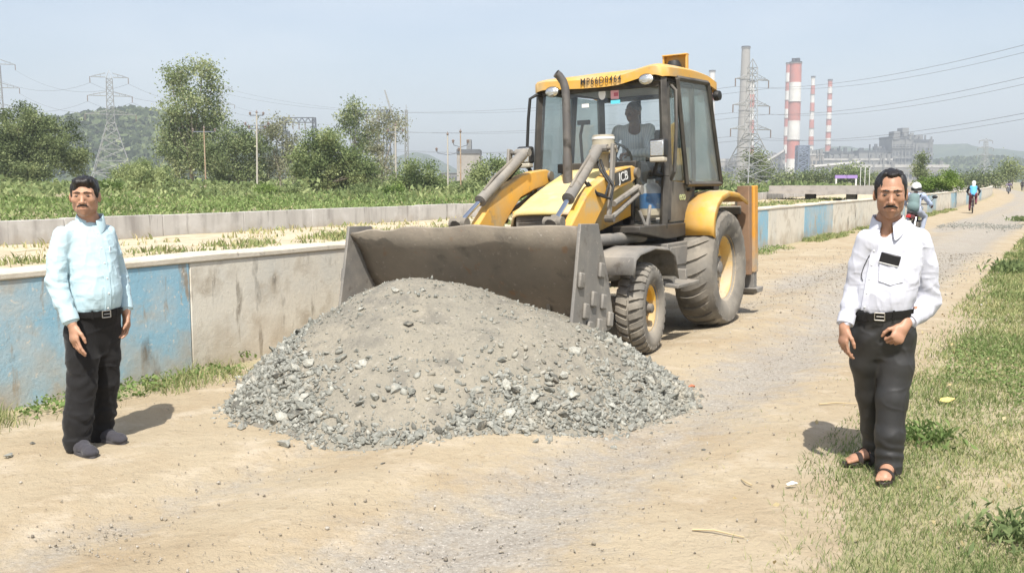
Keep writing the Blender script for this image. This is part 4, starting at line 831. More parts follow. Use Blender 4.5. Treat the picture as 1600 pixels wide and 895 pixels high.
both(lambda s: MB().prism([(1.40, 1.1), (1.22, .98), (1.08, .7), (1.15, .5), (1.32, .52)], 1, s*.62-.02, s*.62+.02).build('lug_plate', dkm, bucket, bev=.006))
k = MB()                                   # ribbed patch at the left lower corner of the far plate
for i in range(6): k.box((1.80-i*.06, -1.146, .60+.012*i), (.016, .012, .17), rotm('Y', R(-14)))
for i in range(4): k.box((1.66, -1.144, .53+i*.05), (.36, .012, .012))
k.build('rib_patch', dkm, bucket, False)
# loader arms with tilt rams, levers, lift rams
arm = [(-.84, 1.79), (-.70, 1.82), (-.44, 1.80), (-.16, 1.755), (.04, 1.68), (.26, 1.61), (.40, 1.53), (.78, 1.22), (1.20, .84), (1.27, .62), (1.14, .58), (.94, .74), (.24, 1.24), (.03, 1.41), (-.12, 1.52), (-.42, 1.60), (-.66, 1.64), (-.82, 1.70)]
def loader(s):
    a = MB().prism(arm, 1, s*.455, s*.555).build('loader_arm', yel, veh, bev=.014)
    MB().tube([(-.76, s*.43, 1.745), (-.76, s*.59, 1.745)], .055, 14).build('pivot_pin', dkm, a); MB().tube([(1.2, s*.42, .68), (1.2, s*.60, .68)], .05, 12).build('bucket_pin', dkm, a)
    MB().box((-.43, s*.558, 1.705), (.40, .006, .13), rotm('Y', R(9))).build('badge', blkp, a, False)
    c0 = np.array([-.16, s*.42, 1.985]); c1 = np.array([.97, s*.505, 1.295]); q = c0+(c1-c0)*.70
    t = MB().tube([c0, c0+(q-c0)*.06, q-(q-c0)*.04, q], [.05, .056, .056, .062], 16).tube([c0+(0, -.06*s, 0), c0+(0, .1*s, 0)], .04, 10).build('tilt_ram', gym, veh)
    MB().tube([q, c1], .024, 12).build('rod', chrome, t)
    MB().tube([c1+(0, -.09, 0), c1+(0, .09, 0)], .055, 12).tube([c1+(-.03, 0, .03), c1+(.06, 0, -.02)], [.05, .06], 10).build('rod_eye', dkm, t)
    MB().tube([c0+(c1-c0)*.2+(0, 0, .06), c0+(c1-c0)*.5+(0, 0, .085), c0+(c1-c0)*.64+(0, 0, .062)], .013, 6).build('feed_pipe', dkm, t)
    lv = MB().prism([(-.19, 2.02), (-.11, 2.03), (-.05, 1.62), (.03, 1.28), (-.03, 1.26), (-.11, 1.58)], 1, s*.575, s*.605).build('lever', gym, veh, bev=.006)
    MB().tube([(-.155, s*.38, 1.985), (-.155, s*.62, 1.985)], .022, 10).build('pin', dkm, lv); MB().tube([(0, s*.56, 1.30), (0, s*.65, 1.30)], .038, 10).build('lower_pin', dkm, lv)
    MB().tube([(-.04, s*.63, 1.44), (-.64, s*.63, 1.60)], .03, 8).build('link_rod', gym, veh); MB().tube([(0, s*.63, 1.31), (-.68, s*.63, 1.545)], .026, 8).tube([(-.66, s*.58, 1.57), (-.66, s*.67, 1.57)], .05, 10).build('link_rod', gym, veh)
    lf = MB().tube([(.5, s*.585, 1.10), (-.85, s*.585, 1.085)], .06, 16).build('lift_ram', gym, veh); MB().tube([(.5, s*.585, 1.10), (1.0, s*.585, .86)], .026, 10).build('rod', chrome, lf)
    hp = [(-.10, s*.42, 1.90), (-.02, s*.50, 1.78), (-.01, s*.60, 1.64), (.08, s*.60, 1.52), (.22, s*.54, 1.56), (.30, s*.47, 1.68)]
    MB().tube(hp, .014, 8).build('hose', blkpl, veh); MB().tube([np.array(p)+(-.04, .03*s, -.03) for p in hp], .014, 8).build('hose', blkpl, veh)
    MB().tube([(-.46, s*.72, 1.36), (-.50, s*.76, 1.22), (-.62, s*.72, 1.16), (-.66, s*.74, 1.32), (-.74, s*.72, 1.40), (-.86, s*.66, 1.36), (-.84, s*.66, 1.14)], .017, 8).build('hose', gym, veh)
both(loader)
MB().tube([(1.05, -.52, .86), (1.05, .52, .86)], .07, 12).build('cross_tube', gym, veh)
# bonnet
def bonnet():
    xs = [.285, .25, .12, -.15, -.5, -.85, -1.02]; V = []; nt_ = 17
    for x in xs:
        t = (.285-x)/1.3; w = .40+.04*t; zt = 1.395+.43*t-.03*(t*(1-t))*4*-.6; th = np.linspace(-1, 1, nt_)
        if x > .26: zt -= .035
        for q in th:
            e = abs(q); y = w*np.sign(q)*(1-(1-min(1, e*1.18))**1.0 if e > .85 else e*1.06); y = w*q*1.0
            z = zt-.07*(max(0, e-.72)/.28)**2-.015*e*e
            if e > .99: z -= .13
            V.append((x-.05*e*e*(x > .1), y, z))
    V = np.array(V); n = nt_; f = [(j*n+i, j*n+i+1, (j+1)*n+i+1, (j+1)*n+i) for j in range(len(xs)-1) for i in range(n-1)]
    o = link('bonnet', mesh_np('bonnet', V, f, fad, True, 40), veh); q = o.modifiers.new('sheet', 'SOLIDIFY'); q.thickness = .02; return o
bon = bonnet()
gr = MB().box((.10, 0, 1.23), (.24, .66, .30)).build('grille', gym, bon, bev=.015)
k = MB()
for i in range(9): k.box((.226, 0, 1.115+i*.026), (.012, .58, .010))
k.build('grille_bar', dkm, gr, False); MB().tube([(.215, .10, 1.355), (.24, .10, 1.355)], .018, 10).build('latch', chrome, gr)
both(lambda s: MB().prism([(.16, 1.38), (-1.0, 1.70), (-1.0, 1.3), (.1, 1.12)], 1, s*.385, s*.40).build('side_panel', yel if s > 0 else yel, bon, bev=.004))
# exhaust and air cleaner
MB().tube([(-.5, -.10, 1.55), (-.5, -.10, 2.54), (-.495, -.105, 2.64), (-.485, -.122, 2.71), (-.46, -.155, 2.77), (-.435, -.178, 2.795)], .043, 16, False).tube([(-.5, -.10, 1.6), (-.5, -.10, 1.95)], .05, 16).build('exhaust_pipe', exm, veh)
ac = MB().lathe([(.001, 2.145), (.105, 2.145), (.115, 2.13), (.115, 2.02), (.118, 2.015), (.15, 1.985), (.15, 1.965), (.05, 1.955), (.05, 1.6)], 28, 2, (-.6, .27, 0)).build('air_cleaner', mat('dusty_air_cleaner', (.30, .27, .20), .6, dust=(DUST, .6)), veh)
MB().lathe([(.119, 2.10), (.119, 2.125)], 28, 2, (-.6, .27, 0)).build('label_band', whi, ac)
# cab
cab = MB().box((-1.9, 0, 1.17), (1.85, 1.44, .06)).build('cab_floor', gym, veh, bev=.01)
def bar(pts, w, d=None): # square section bars through points
    k = MB(); 
    for a, b in zip(pts[:-1], pts[1:]): k.tube([a, b], w, 4)
    return k
frame = []
both(lambda s: bar([(-1.0, s*.76, 1.16), (-1.04, s*.775, 1.7), (-1.10, s*.73, 2.74)], .05).build('pillar', blkp, veh, bev=.008))
both(lambda s: bar([(-1.80, s*.765, 1.2), (-1.90, s*.775, 1.75), (-1.98, s*.73, 2.74)], .032).build('pillar', blkp, veh, bev=.006))
both(lambda s: bar([(-2.74, s*.74, 1.55), (-2.62, s*.70, 2.76)], .055).build('pillar', blkp, veh, bev=.008))
k = MB()
for s in (1, -1): k.tube([(-1.1, s*.72, 2.72), (-2.62, s*.70, 2.76)], .045, 4)
k.tube([(-1.1, -.73, 2.70), (-1.1, .73, 2.70)], .05, 4).tube([(-2.64, -.7, 2.72), (-2.64, .7, 2.72)], .05, 4).tube([(-2.75, -.74, 1.6), (-2.75, .74, 1.6)], .05, 4)
k.build('cab_frame', blkp, veh, bev=.006); MB().box((-1.075, 0, 2.70), (.02, 1.40, .11)).build('visor_band', blkp, veh, bev=.003)
MB().box((-1.02, 0, 1.83), (.10, .94, .10)).box((-1.0, 0, 1.40), (.04, .86, .86)).build('bulkhead', blkp, veh, bev=.01)
# glazing
def pane(name, pts, m, parent=veh, th=.006):
    o = MB().add(pts, [tuple(range(len(pts)))]).build(name, m, parent, False); s_ = o.modifiers.new('pane', 'SOLIDIFY'); s_.thickness = th; return o
ws = pane('windscreen', [(-1.035, -.72, 1.88), (-1.035, .72, 1.88), (-1.095, .69, 2.68), (-1.095, -.69, 2.68)], gl_c)
both(lambda s: pane('footwell_pane', [(-.99, s*.44, 1.24), (-.99, s*.72, 1.24), (-1.03, s*.73, 1.87), (-1.03, s*.46, 1.87)], gl_c))
pane('rear_window', [(-2.74, -.68, 1.65), (-2.74, .68, 1.65), (-2.63, .66, 2.70), (-2.63, -.66, 2.70)], gl_c)
both(lambda s: pane('quarter_window', [(-1.95, s*.765, 1.68), (-2.70, s*.74, 1.66), (-2.60, s*.705, 2.70), (-1.99, s*.73, 2.70)], gl_d))
def door(s):
    d = MB().prism([(-1.10, 1.22), (-1.76, 1.22), (-1.84, 1.62), (-1.10, 1.66)], 1, s*.765, s*.785).build('door', blkp if s < 0 else mat('dusty_black_door', (.055, .055, .052), .5, vary=[((.13, .125, .11), 2.5, .42, .66)], dust=(DUST, .35)), veh, bev=.006)
    bar([(-1.10, s*.78, 1.24), (-1.14, s*.785, 1.75), (-1.20, s*.74, 2.70), (-1.92, s*.74, 2.70), (-1.87, s*.785, 1.75), (-1.78, s*.78, 1.24)], .028).build('frame', blkp, d, bev=.004)
    pane('pane', [(-1.12, s*.778, 1.66), (-1.86, s*.778, 1.66), (-1.93, s*.738, 2.68), (-1.19, s*.738, 2.68)], gl_d, d)
    MB().box((-1.70, s*.81, 1.56), (.14, .03, .035)).tube([(-1.66, s*.78, 1.56), (-1.66, s*.82, 1.56)], .02, 8).build('handle', blkpl, d, bev=.005)
both(door)
MB().tube([(-1.22, .78, 2.66), (-1.20, .84, 2.60), (-1.15, .86, 2.2), (-1.10, .85, 1.75), (-1.14, .79, 1.66)], .02, 10).build('grab_rail', blkp, veh)
wf = [(-1.24, .84, 2.735), (-1.95, .93, 2.735), (-2.42, .92, 1.62), (-1.53, .83, 1.62)]
o = bar(wf+wf[:1], .03).build('open_window', blkp, veh, bev=.006); pane('pane', [tuple(np.array(p)+(0, -.005, 0)) for p in wf], gl_d, o)
MB().tube([(-1.6, .77, 1.7), (-1.6, .86, 1.64)], .012, 6).tube([(-1.5, .74, 2.70), (-1.5, .86, 2.72)], .012, 6).build('stay', blkpl, o)
# roof
def roof():
    xs = np.linspace(0, 1, 25); ys = np.linspace(-1, 1, 31); V = []
    fy = [-.80, -.62, -.38, -.15, .1, .27, .42, .56, .67, .80]; fz = [2.80, 2.822, 2.81, 2.80, 2.797, 2.805, 2.835, 2.866, 2.884, 2.86]
    for lay in (0, 1):
        for t in xs:
            for q in ys:
                x = -.99-1.80*t; y = .80*q; fr = np.interp(y, fy, fz); bk = 2.90-.03*q*q; a = min(1, t/.45)**1.3
                z = fr*(1-a)+bk*a+.075*math.sin(math.pi*min(1, t*1.02))*(1-q**4*.4)*(.6 if t < .8 else .6)-.05*max(0, t-.75)/.25
                e = max(abs(q), abs(2*t-1)); x2 = x; y2 = y
                rc = .16                                            # rounded plan corners
                cx_, cy_ = abs(x+1.89)-(.90-rc), abs(y)-(.80-rc)
                if cx_ > 0 and cy_ > 0:
                    L = math.hypot(cx_, cy_)
                    if L > rc: s_ = rc/L; x2 = -1.89+math.copysign(.90-rc+cx_*s_, x+1.89); y2 = math.copysign(.80-rc+cy_*s_, y)
                if lay == 0: z -= .028*max(0, (e-.86)/.14)**2
                else: z -= .088+.03*(1-min(1, (1-e)/.1)); 
                V.append((x2, y2, z))
    V = np.array(V); n, m_ = 25, 31; f = []
    for lay in (0, 1):
        b = lay*n*m_
        for i in range(n-1):
            for j in range(m_-1): f.append((b+i*m_+j, b+(i+1)*m_+j, b+(i+1)*m_+j+1, b+i*m_+j+1))
    bd = [(0, j) for j in range(m_-1)]+[(i, m_-1) for i in range(n-1)]+[(n-1, j) for j in range(m_-1, 0, -1)]+[(i, 0) for i in range(n-1, 0, -1)]
    for (a, b) in zip(bd, bd[1:]+bd[:1]): p, q = a[0]*m_+a[1], b[0]*m_+b[1]; f.append((p, q, q+n*m_, p+n*m_))
    return MB().add(V, f).build('roof', yel, veh, True, 50)
rf = roof(); MB().box((-1.87, 0, 2.745), (1.55, 1.42, .035)).build('headliner', mat('grey_headliner', (.42, .42, .41), .9), rf, bev=.01)
def text(body, size, origin, X, Y, m, parent, name, ext=.0015, sx=1., off=0., sp=1.):
    cu = bpy.data.curves.new(name, 'FONT'); cu.body = body; cu.size = size; cu.extrude = ext; cu.offset = off; cu.space_character = sp; cu.align_x = 'CENTER'; cu.align_y = 'CENTER'; cu.materials.append(m)
    tmp = bpy.data.objects.new('tmp', cu); COL.objects.link(tmp); me = bpy.data.meshes.new_from_object(tmp.evaluated_get(bpy.context.evaluated_depsgraph_get())); bpy.data.objects.remove(tmp)
    o = link(name, me, parent); X = Vector(X).normalized(); Y = Vector(Y).normalized(); Z = X.cross(Y); o.matrix_local = Matrix.Translation(origin) @ Matrix((X, Y, Z)).transposed().to_4x4() @ Matrix.Diagonal((sx, 1, 1, 1)); return o
text('MP66D0464', .098, (-.972, .075, 2.750), (0, 1, .0), (0, 0, 1), blkp, rf, 'registration_lettering', sx=.86, off=.0004, sp=1.18)
text('JCB', .135, (-.43, .566, 1.705), (-1, 0, .16), (.16, 0, 1), whi, veh, 'arm_lettering', sx=1.1)
text('eco', .13, (-1.50, .7895, 1.49), (-1, 0, 0), (0, 0, 1), mat('green_white_print', (.55, .60, .30), .6), veh, 'door_lettering'); text('MACHINE', .03, (-1.62, .7895, 1.425), (-1, 0, 0), (0, 0, 1), whi, veh, 'door_lettering') if False else None
# beacon in its bracket
bc = MB().box((-2.25, .30, 3.03), (.06, .02, .2)).box((-2.25, .58, 3.03), (.06, .02, .2)).box((-2.25, .44, 3.12), (.10, .30, .015)).box((-2.29, .44, 3.03), (.012, .27, .18)).build('beacon', yel, rf, bev=.004)
MB().lathe([(.001, 3.06), (.06, 3.05), (.085, 3.0), (.085, 2.95), (.1, 2.94), (.1, 2.92)], 16, 2, (-2.20, .44, 0)).build('lamp', blkpl, bc)
def lamp(c, r, sq, name='work_lamp'):
    if sq:
        o = MB().box(c, (.11, .175, .19)).build(name, blkpl, veh, bev=.025); MB().box((c[0]+.058, c[1], c[2]), (.012, .145, .155)).build('lens', lampg, o, bev=.02)
        MB().box((c[0]+.02, c[1], c[2]-.115), (.10, .16, .05)).build('indicator', mat('dusty_lens', (.42, .38, .30), .5), o, bev=.012)
        MB().tube([(c[0], c[1], c[2]-.09), (c[0]-.05, c[1]*.9, c[2]-.25), (-1.02, c[1]*.95, 1.72)], .022, 8).build('bracket', blkpl, o)
    else:
        q = MB().lathe([(1, 0), (1.02, .3), (.9, .45), (.5, .9), (.001, .95)], 20, 0).v[0]*np.array([-.09, r, r*.68])+np.array(c); kk = MB().lathe([(1, 0), (1.02, .3), (.9, .45), (.5, .9), (.001, .95)], 20, 0)
        o = MB().add(q, kk.f).build(name, blkpl, veh); kk = MB().lathe([(.94, 0), (.6, .3), (.001, .36)], 20, 0); MB().add(kk.v[0]*np.array([.07, r, r*.68])+np.array(c), kk.f).build('lens', lampg, o)
lamp((-.955, .605, 2.715), .085, False); lamp((-.955, -.51, 2.672), .085, False); lamp((-.83, .79, 1.99), .1, True, 'headlamp'); lamp((-.83, -.79, 1.99), .1, True, 'headlamp')
lamp((-1.02, .64, 2.60), .07, False) if False else None
q = MB().lathe([(1, -.4), (1.05, 0), (.9, .5), (.001, .7)], 16, 1); MB().add(q.v[0]*np.array([.08, .07, .06])+np.array([-2.66, .80, 2.66]), q.f).build('rear_lamp', blkpl, veh)
mr = MB().tube([(-1.08, -.70, 2.66), (-1.02, -.74, 2.66), (-.98, -.80, 2.62), (-1.0, -.84, 2.4), (-1.0, -.87, 2.0)], .018, 8).build('mirror_arm', blkpl, veh)
# stickers on the windscreen, interior
def sticker(y, z, w, h, m, shape='r'):
    x = -1.035-.06*(z-1.88)/.8+.008; n = 16 if shape == 'o' else 4; pts = [(y+w/2*math.cos(2*math.pi*(i+.5*(n == 4))/n)*(1.41 if n == 4 else 1), z+h/2*math.sin(2*math.pi*(i+.5*(n == 4))/n)*(1.41 if n == 4 else 1)) for i in range(n)]
    MB().prism(pts, 0, x, x+.002).build('sticker', m, ws, False)
sticker(.04, 2.615, .085, .125, whi, 'o'); sticker(.19, 2.615, .095, .13, pinkp); sticker(.20, 2.52, .11, .04, cyn); sticker(-.16, 2.505, .085, .04, whi); sticker(.205, 2.60, .05, .04, mat('sticker_print', (.45, .12, .16), .6))
MB().box((-1.25, .2, 1.62), (.26, .5, .5)).build('console', blkpl, veh, bev=.03)
MB().tube([(-1.25, .02, 1.7), (-1.42, .02, 1.93)], .04, 10).build('steering_column', blkpl, veh)
sw = MB(); 
for i in range(24):
    a, b = 2*math.pi*i/24, 2*math.pi*(i+1)/24; X, Yv = np.array([-.62, 0, -.78])*.19, np.array([0, 1, 0])*.19; c = np.array([-1.45, .02, 1.95]); sw.tube([c+X*math.cos(a)+Yv*math.sin(a), c+X*math.cos(b)+Yv*math.sin(b)], .015, 6, False)
for a in (.5, 2.6, 4.7): sw.tube([(-1.45, .02, 1.95), c+X*math.cos(a)+Yv*math.sin(a)], .012, 5)
sw.build('steering_wheel', blkpl, veh)
st = MB().box((-2.05, 0, 1.66), (.5, .5, .13)).build('seat', blkpl, veh, bev=.04); MB().box((-2.30, 0, 1.98), (.13, .5, .6), rotm('Y', R(-8))).build('backrest', blkpl, st, bev=.05); MB().box((-2.08, 0, 1.39), (.34, .36, .42)).build('pedestal', blkpl, st, bev=.02)
MB().tube([(-1.35, -.30, 1.2), (-1.30, -.34, 2.2), (-1.28, -.30, 2.32)], .018, 8).box((-1.27, -.28, 2.34), (.05, .14, .05)).build('fan_stand', blkpl, veh)
MB().box((-2.66, -.22, 2.2), (.03, .09, 1.0)).box((-2.3, .52, 2.2), (.05, .16, .30)).build('inner_post', blkpl, veh, bev=.01)
# lower body: sill, tank, step, mudguards, fenders
both(lambda s: MB().prism([(-.28, 1.21), (-.28, 1.14), (-1.0, 1.05), (-1.30, 1.05), (-1.78, 1.07), (-1.78, 1.20)], 1, s*.50, s*.80).build('sill', blkp, veh, bev=.012))
both(lambda s: MB().box((-1.22, s*.66, .83), (.62, .36, .34)).box((-1.22, s*.845, .86), (.50, .015, .2)).build('battery_box', gym, veh, bev=.02))
both(lambda s: MB().box((-.86, s*.99, .60), (.62, .20, .035), rotm('X', s*R(-6))).box((-.70, s*.84, .66), (.05, .3, .14)).box((-1.06, s*.84, .66), (.05, .3, .14)).build('step', gym, veh, bev=.006))
def mudguard(s):
    pr = [(.52, .80), (.47, .955), (.36, 1.0), (0, 1.035), (-.36, 1.0), (-.52, .93), (-.60, .70)]; V = [(x, s*y, z-(.025 if y > 1.05 else 0)) for x, z in pr for y in (.66, .70, 1.05, 1.08)]
    f = [(i*4+j, i*4+j+1, i*4+5+j, i*4+4+j) for i in range(len(pr)-1) for j in range(3)]
    o = link('front_mudguard', mesh_np('front_mudguard', V, f, gym, True, 40), veh); q = o.modifiers.new('sheet', 'SOLIDIFY'); q.thickness = .014
    MB().box((-.1, s*.70, .80), (.07, .05, .46)).box((-.5, s*.62, .86), (.28, .2, .3)).build('bracket', dkm, o, bev=.01)
both(mudguard)
def fender(s):
    pr = [(-1.55, 1.06), (-1.55, 1.18), (-1.60, 1.31), (-1.70, 1.42), (-1.86, 1.50), (-2.12, 1.545), (-2.5, 1.52), (-2.86, 1.42)]; V = []
    for i, (x, z) in enumerate(pr):
        ax, az = (0, 1)
        for y, dz in ((.78, 0), (1.06, 0), (1.115, -.02), (1.125, -.07)):
            d = np.array([x+2.1, z-.665]); d /= np.linalg.norm(d); V.append((x+d[0]*dz, s*y, z+d[1]*dz))
    f = [(i*4+j, i*4+j+1, i*4+5+j, i*4+4+j) for i in range(len(pr)-1) for j in range(3)]
    o = link('rear_fender', mesh_np('rear_fender', V, f, yel, True, 45), veh); q = o.modifiers.new('sheet', 'SOLIDIFY'); q.thickness = .02
    MB().prism([(-1.78, 1.2), (-1.82, 1.45), (-2.1, 1.54), (-2.75, 1.48), (-2.78, 1.3)], 1, s*.73, s*.745).build('inner_panel', blkp, o, False)
both(fender)
# rear frame, stabilisers, digger boom
MB().box((-2.98, 0, .78), (.16, 2.0, .42)).box((-2.98, 0, 1.30), (.14, 2.0, .10)).build('rear_frame', dkm, veh, bev=.012)
def stab(s):
    o = MB().box((-3.17, s*1.03, 1.06), (.16, .17, 1.06)).build('stabiliser', oran, veh, bev=.01); MB().box((-3.00, s*1.02, 1.05), (.12, .15, 1.08)).box((-3.05, s*.9, 1.22), (.1, .1, .3)).build('guide', brn, o, bev=.008)
    MB().box((-3.17, s*1.03, .50), (.13, .14, .5)).build('inner_leg', gym, o, bev=.008); MB().prism([(-3.32, .34), (-3.02, .34), (-3.06, .28), (-3.28, .28)], 1, s*1.03-.13, s*1.03+.13).build('foot_pad', gym, o, bev=.008)
    MB().tube([(-3.0, s*.93, 1.55), (-3.0, s*.93, .8)], .03, 8).build('ram', dkm, o)
both(stab)
dg = MB().prism([(-3.05, .85), (-3.35, .8), (-3.55, 1.6), (-3.50, 2.35), (-3.38, 2.42), (-3.30, 1.7)], 1, -.13, .13).build('digger_boom', yel, veh, bev=.015); MB().prism([(-3.42, 2.40), (-3.56, 2.45), (-3.72, 1.3), (-3.66, .7), (-3.56, .7)], 1, -.1, .1).build('dipper', yel, dg, bev=.012)
MB().prism([(-3.60, .72), (-3.85, .9), (-3.95, .55), (-3.7, .35), (-3.5, .5)], 1, -.3, .3).build('digging_bucket', gym, dg, bev=.012)
# jug behind the footwell pane
jg = thing('water_jug', 'dusty jug with blue band standing behind the footwell glass', 'jug', V2W((-1.13, .575, 1.27))); jg.rotation_euler = VM.to_euler()
MB().lathe([(.001, .0), (.10, 0), (.125, .03), (.128, .10)], 24, 2).build('base', mat('jug_cream', (.62, .52, .38), .5), jg); MB().lathe([(.1285, .10), (.1285, .26)], 24, 2).build('band', mat('jug_blue', (.04, .16, .36), .45, vary=[((.2, .3, .4), 12, .55, .65)]), jg)
MB().lathe([(.128, .26), (.12, .30), (.07, .36), (.045, .37), (.045, .41), (.001, .41)], 24, 2).build('neck', mat('jug_grey', (.35, .36, .36), .5), jg)
# ================================================================ PEOPLE
def surfnets(d, ax):
    """surface nets over a rectilinear grid: returns vertices and quads of d = 0"""
    s = d < 0; nx, ny, nz = d.shape
    c = np.zeros((nx-1, ny-1, nz-1), np.uint8)
    for i in (0, 1):
        for j in (0, 1):
            for k in (0, 1): c += s[i:nx-1+i, j:ny-1+j, k:nz-1+k]
    act = (c > 0) & (c < 8); idx = np.argwhere(act); ids = np.full(act.shape, -1, np.int64); ids[act] = np.arange(len(idx))
    pos = np.zeros((len(idx), 3)); cnt = np.zeros(len(idx)); co = [np.asarray(a) for a in ax]
    crn = [(i, j, k) for i in (0, 1) for j in (0, 1) for k in (0, 1)]
    val = {q: d[idx[:, 0]+q[0], idx[:, 1]+q[1], idx[:, 2]+q[2]] for q in crn}
    for a in range(3):
        for q in crn:
            if q[a]: continue
            r = list(q); r[a] = 1; r = tuple(r); v0, v1 = val[q], val[r]; m_ = (v0 < 0) != (v1 < 0); t = np.where(m_, v0/np.where(m_, v0-v1, 1), 0)
            for b in range(3):
                x0 = co[b][idx[:, b]+q[b]]; x1 = co[b][idx[:, b]+r[b]]; pos[:, b] += np.where(m_, x0+(x1-x0)*t, 0)
            cnt += m_
    pos /= cnt[:, None]; F = []
    for a in range(3):
        b, e = (a+1) % 3, (a+2) % 3; sl0 = [slice(None)]*3; sl1 = [slice(None)]*3; sl0[a] = slice(0, -1); sl1[a] = slice(1, None)
        cr = s[tuple(sl0)] != s[tuple(sl1)]; w = np.argwhere(cr); ok = (w[:, b] > 0) & (w[:, e] > 0) & (w[:, b] < d.shape[b]-1) & (w[:, e] < d.shape[e]-1); w = w[ok]
        g = []
        for ob, oe in ((-1, -1), (0, -1), (0, 0), (-1, 0)):
            q = w.copy(); q[:, b] += ob; q[:, e] += oe; g.append(ids[q[:, 0], q[:, 1], q[:, 2]])
        g = np.stack(g, -1); flip = ~s[w[:, 0], w[:, 1], w[:, 2]]; g[flip] = g[flip][:, ::-1]; F.append(g)
    return pos, np.concatenate(F)
class Field:
    def __init__(s, axes): s.ax = [np.asarray(a, np.float32) for a in axes]; s.d = np.full([len(a) for a in axes], .3, np.float32)
    def sub(s, lo, hi):
        sl = []
        for a, l, h in zip(s.ax, lo, hi): sl.append(slice(max(0, int(np.searchsorted(a, l))-1), int(np.searchsorted(a, h))+1))
        return tuple(sl)
    def grid(s, sl): return np.meshgrid(*[a[q] for a, q in zip(s.ax, sl)], indexing='ij', sparse=True)
    def put(s, sl, v, k, mode='add'):
        if any(q.stop <= q.start for q in sl): return
        a = s.d[sl]
        if a.size == 0: return
        v = v.astype(np.float32)
        if mode == 'add': h = np.clip(.5+.5*(a-v)/k, 0, 1); s.d[sl] = a*(1-h)+v*h-k*h*(1-h)
        elif mode == 'cut': w = -v; h = np.clip(.5-.5*(a-w)/k, 0, 1); s.d[sl] = a*(1-h)+w*h+k*h*(1-h)
    def cone(s, a, b, ra, rb, k=.015, flat=None, mode='add'):
        """flat=(direction, factor): squashes the section along a direction"""
        a, b = np.asarray(a, float), np.asarray(b, float); m_ = max(ra, rb)*(1.0)+k+.02; sl = s.sub(np.minimum(a, b)-m_, np.maximum(a, b)+m_); X, Y, Z = s.grid(sl); ab = b-a; L = ab@ab+1e-12
        t = np.clip(((X-a[0])*ab[0]+(Y-a[1])*ab[1]+(Z-a[2])*ab[2])/L, 0, 1); dx, dy, dz = X-a[0]-t*ab[0], Y-a[1]-t*ab[1], Z-a[2]-t*ab[2]; q = dx*dx+dy*dy+dz*dz
        if flat is not None: u, fct = flat; w = dx*u[0]+dy*u[1]+dz*u[2]; q = q+w*w*(1/fct**2-1)
        s.put(sl, np.sqrt(q)-(ra+(rb-ra)*t), k, mode)
    def chain(s, pts, rs, k=.015, flat=None):
        for i in range(len(pts)-1): s.cone(pts[i], pts[i+1], rs[i], rs[i+1], k, flat)
    def ell(s, c, r, M=None, k=.015, mode='add'):
        """M: rows are the ellipsoid's own axes"""
        c, r = np.asarray(c, float), np.asarray(r, float); m_ = r.max()+k+.02; sl = s.sub(c-m_, c+m_); X, Y, Z = s.grid(sl); X, Y, Z = X-c[0], Y-c[1], Z-c[2]
        M = np.eye(3) if M is None else np.asarray(M); u = [M[i][0]*X+M[i][1]*Y+M[i][2]*Z for i in range(3)]
        k0 = np.sqrt(sum((u[i]/r[i])**2 for i in range(3))); k1 = np.sqrt(sum((u[i]/r[i]**2)**2 for i in range(3)))+1e-9; s.put(sl, k0*(k0-1)/k1, k, mode)
    def column(s, secs, ex, ey, k=.02, p=2.0):
        """upright body of elliptic sections (z, centre x, centre y, half width along ex, half depth along ey front, back)"""
        S = np.array(secs, float); S = S[np.argsort(S[:, 0])]; rm = S[:, 3:].max()+.05; lo = np.array([S[:, 1].min()-rm, S[:, 2].min()-rm, S[0, 0]-.06]); hi = np.array([S[:, 1].max()+rm, S[:, 2].max()+rm, S[-1, 0]+.06])
        sl = s.sub(lo, hi); X, Y, Z = s.grid(sl); z = Z.ravel(); zz = np.clip(z, S[0, 0], S[-1, 0])
        def sm(v):
            y = np.interp(zz, S[:, 0], v); st = .02; return (y*2+np.interp(zz-st, S[:, 0], v)+np.interp(zz+st, S[:, 0], v))/4
        cx, cy_, a, bf, bb = [sm(S[:, i]).reshape(1, 1, -1) for i in (1, 2, 3, 4, 5)]
        u = (X-cx)*ex[0]+(Y-cy_)*ex[1]; v = (X-cx)*ey[0]+(Y-cy_)*ey[1]; b = np.where(v > 0, bf, bb); q = (np.abs(u/a)**p+np.abs(v/b)**p)**(1/p); d2 = (q-1)*np.minimum(a, b)
        ov = np.maximum(S[0, 0]-Z, Z-S[-1, 0]); d = np.where(ov > 0, np.sqrt(np.maximum(d2, 0)**2+ov**2), np.maximum(d2, -.2)); d = np.where((ov <= 0), np.maximum(d2, ov), d); s.put(sl, d+0*X, k)
    def wrinkle(s, fn, band=.03):
        m_ = np.abs(s.d) < band; w = np.argwhere(m_); P = np.stack([s.ax[i][w[:, i]] for i in range(3)], -1).astype(float); s.d[m_] += fn(P).astype(np.float32)
    def mesh(s, name, mats, origin, parent, smooth=True, rnd=None, whole=False):
        v, f = surfnets(s.d, s.ax)
        if whole:                              # keep the largest connected piece only
            lb = np.arange(len(v))
            for _ in range(400):
                mn = lb[f].min(1); l2 = lb.copy(); np.minimum.at(l2, f.ravel(), np.repeat(mn, 4)); l2 = l2[l2]
                if (l2 == lb).all(): break
                lb = l2
            top = np.bincount(lb).argmax(); ok = lb == top; mp = np.cumsum(ok)-1; f = mp[f[ok[f].all(1)]]; v = v[ok]
        me = mesh_np(name, v-np.asarray(origin), f, mats, smooth)
        if rnd is not None: attr(me, 'rnd', rnd(v))
        o = link(name, me, parent); o['_bvh'] = 0; return o, v, f
def ax3(lo, hi, h): return [np.arange(l, u, h) for l, u in zip(lo, hi)]
def unit(v): v = np.asarray(v, float); return v/np.linalg.norm(v)
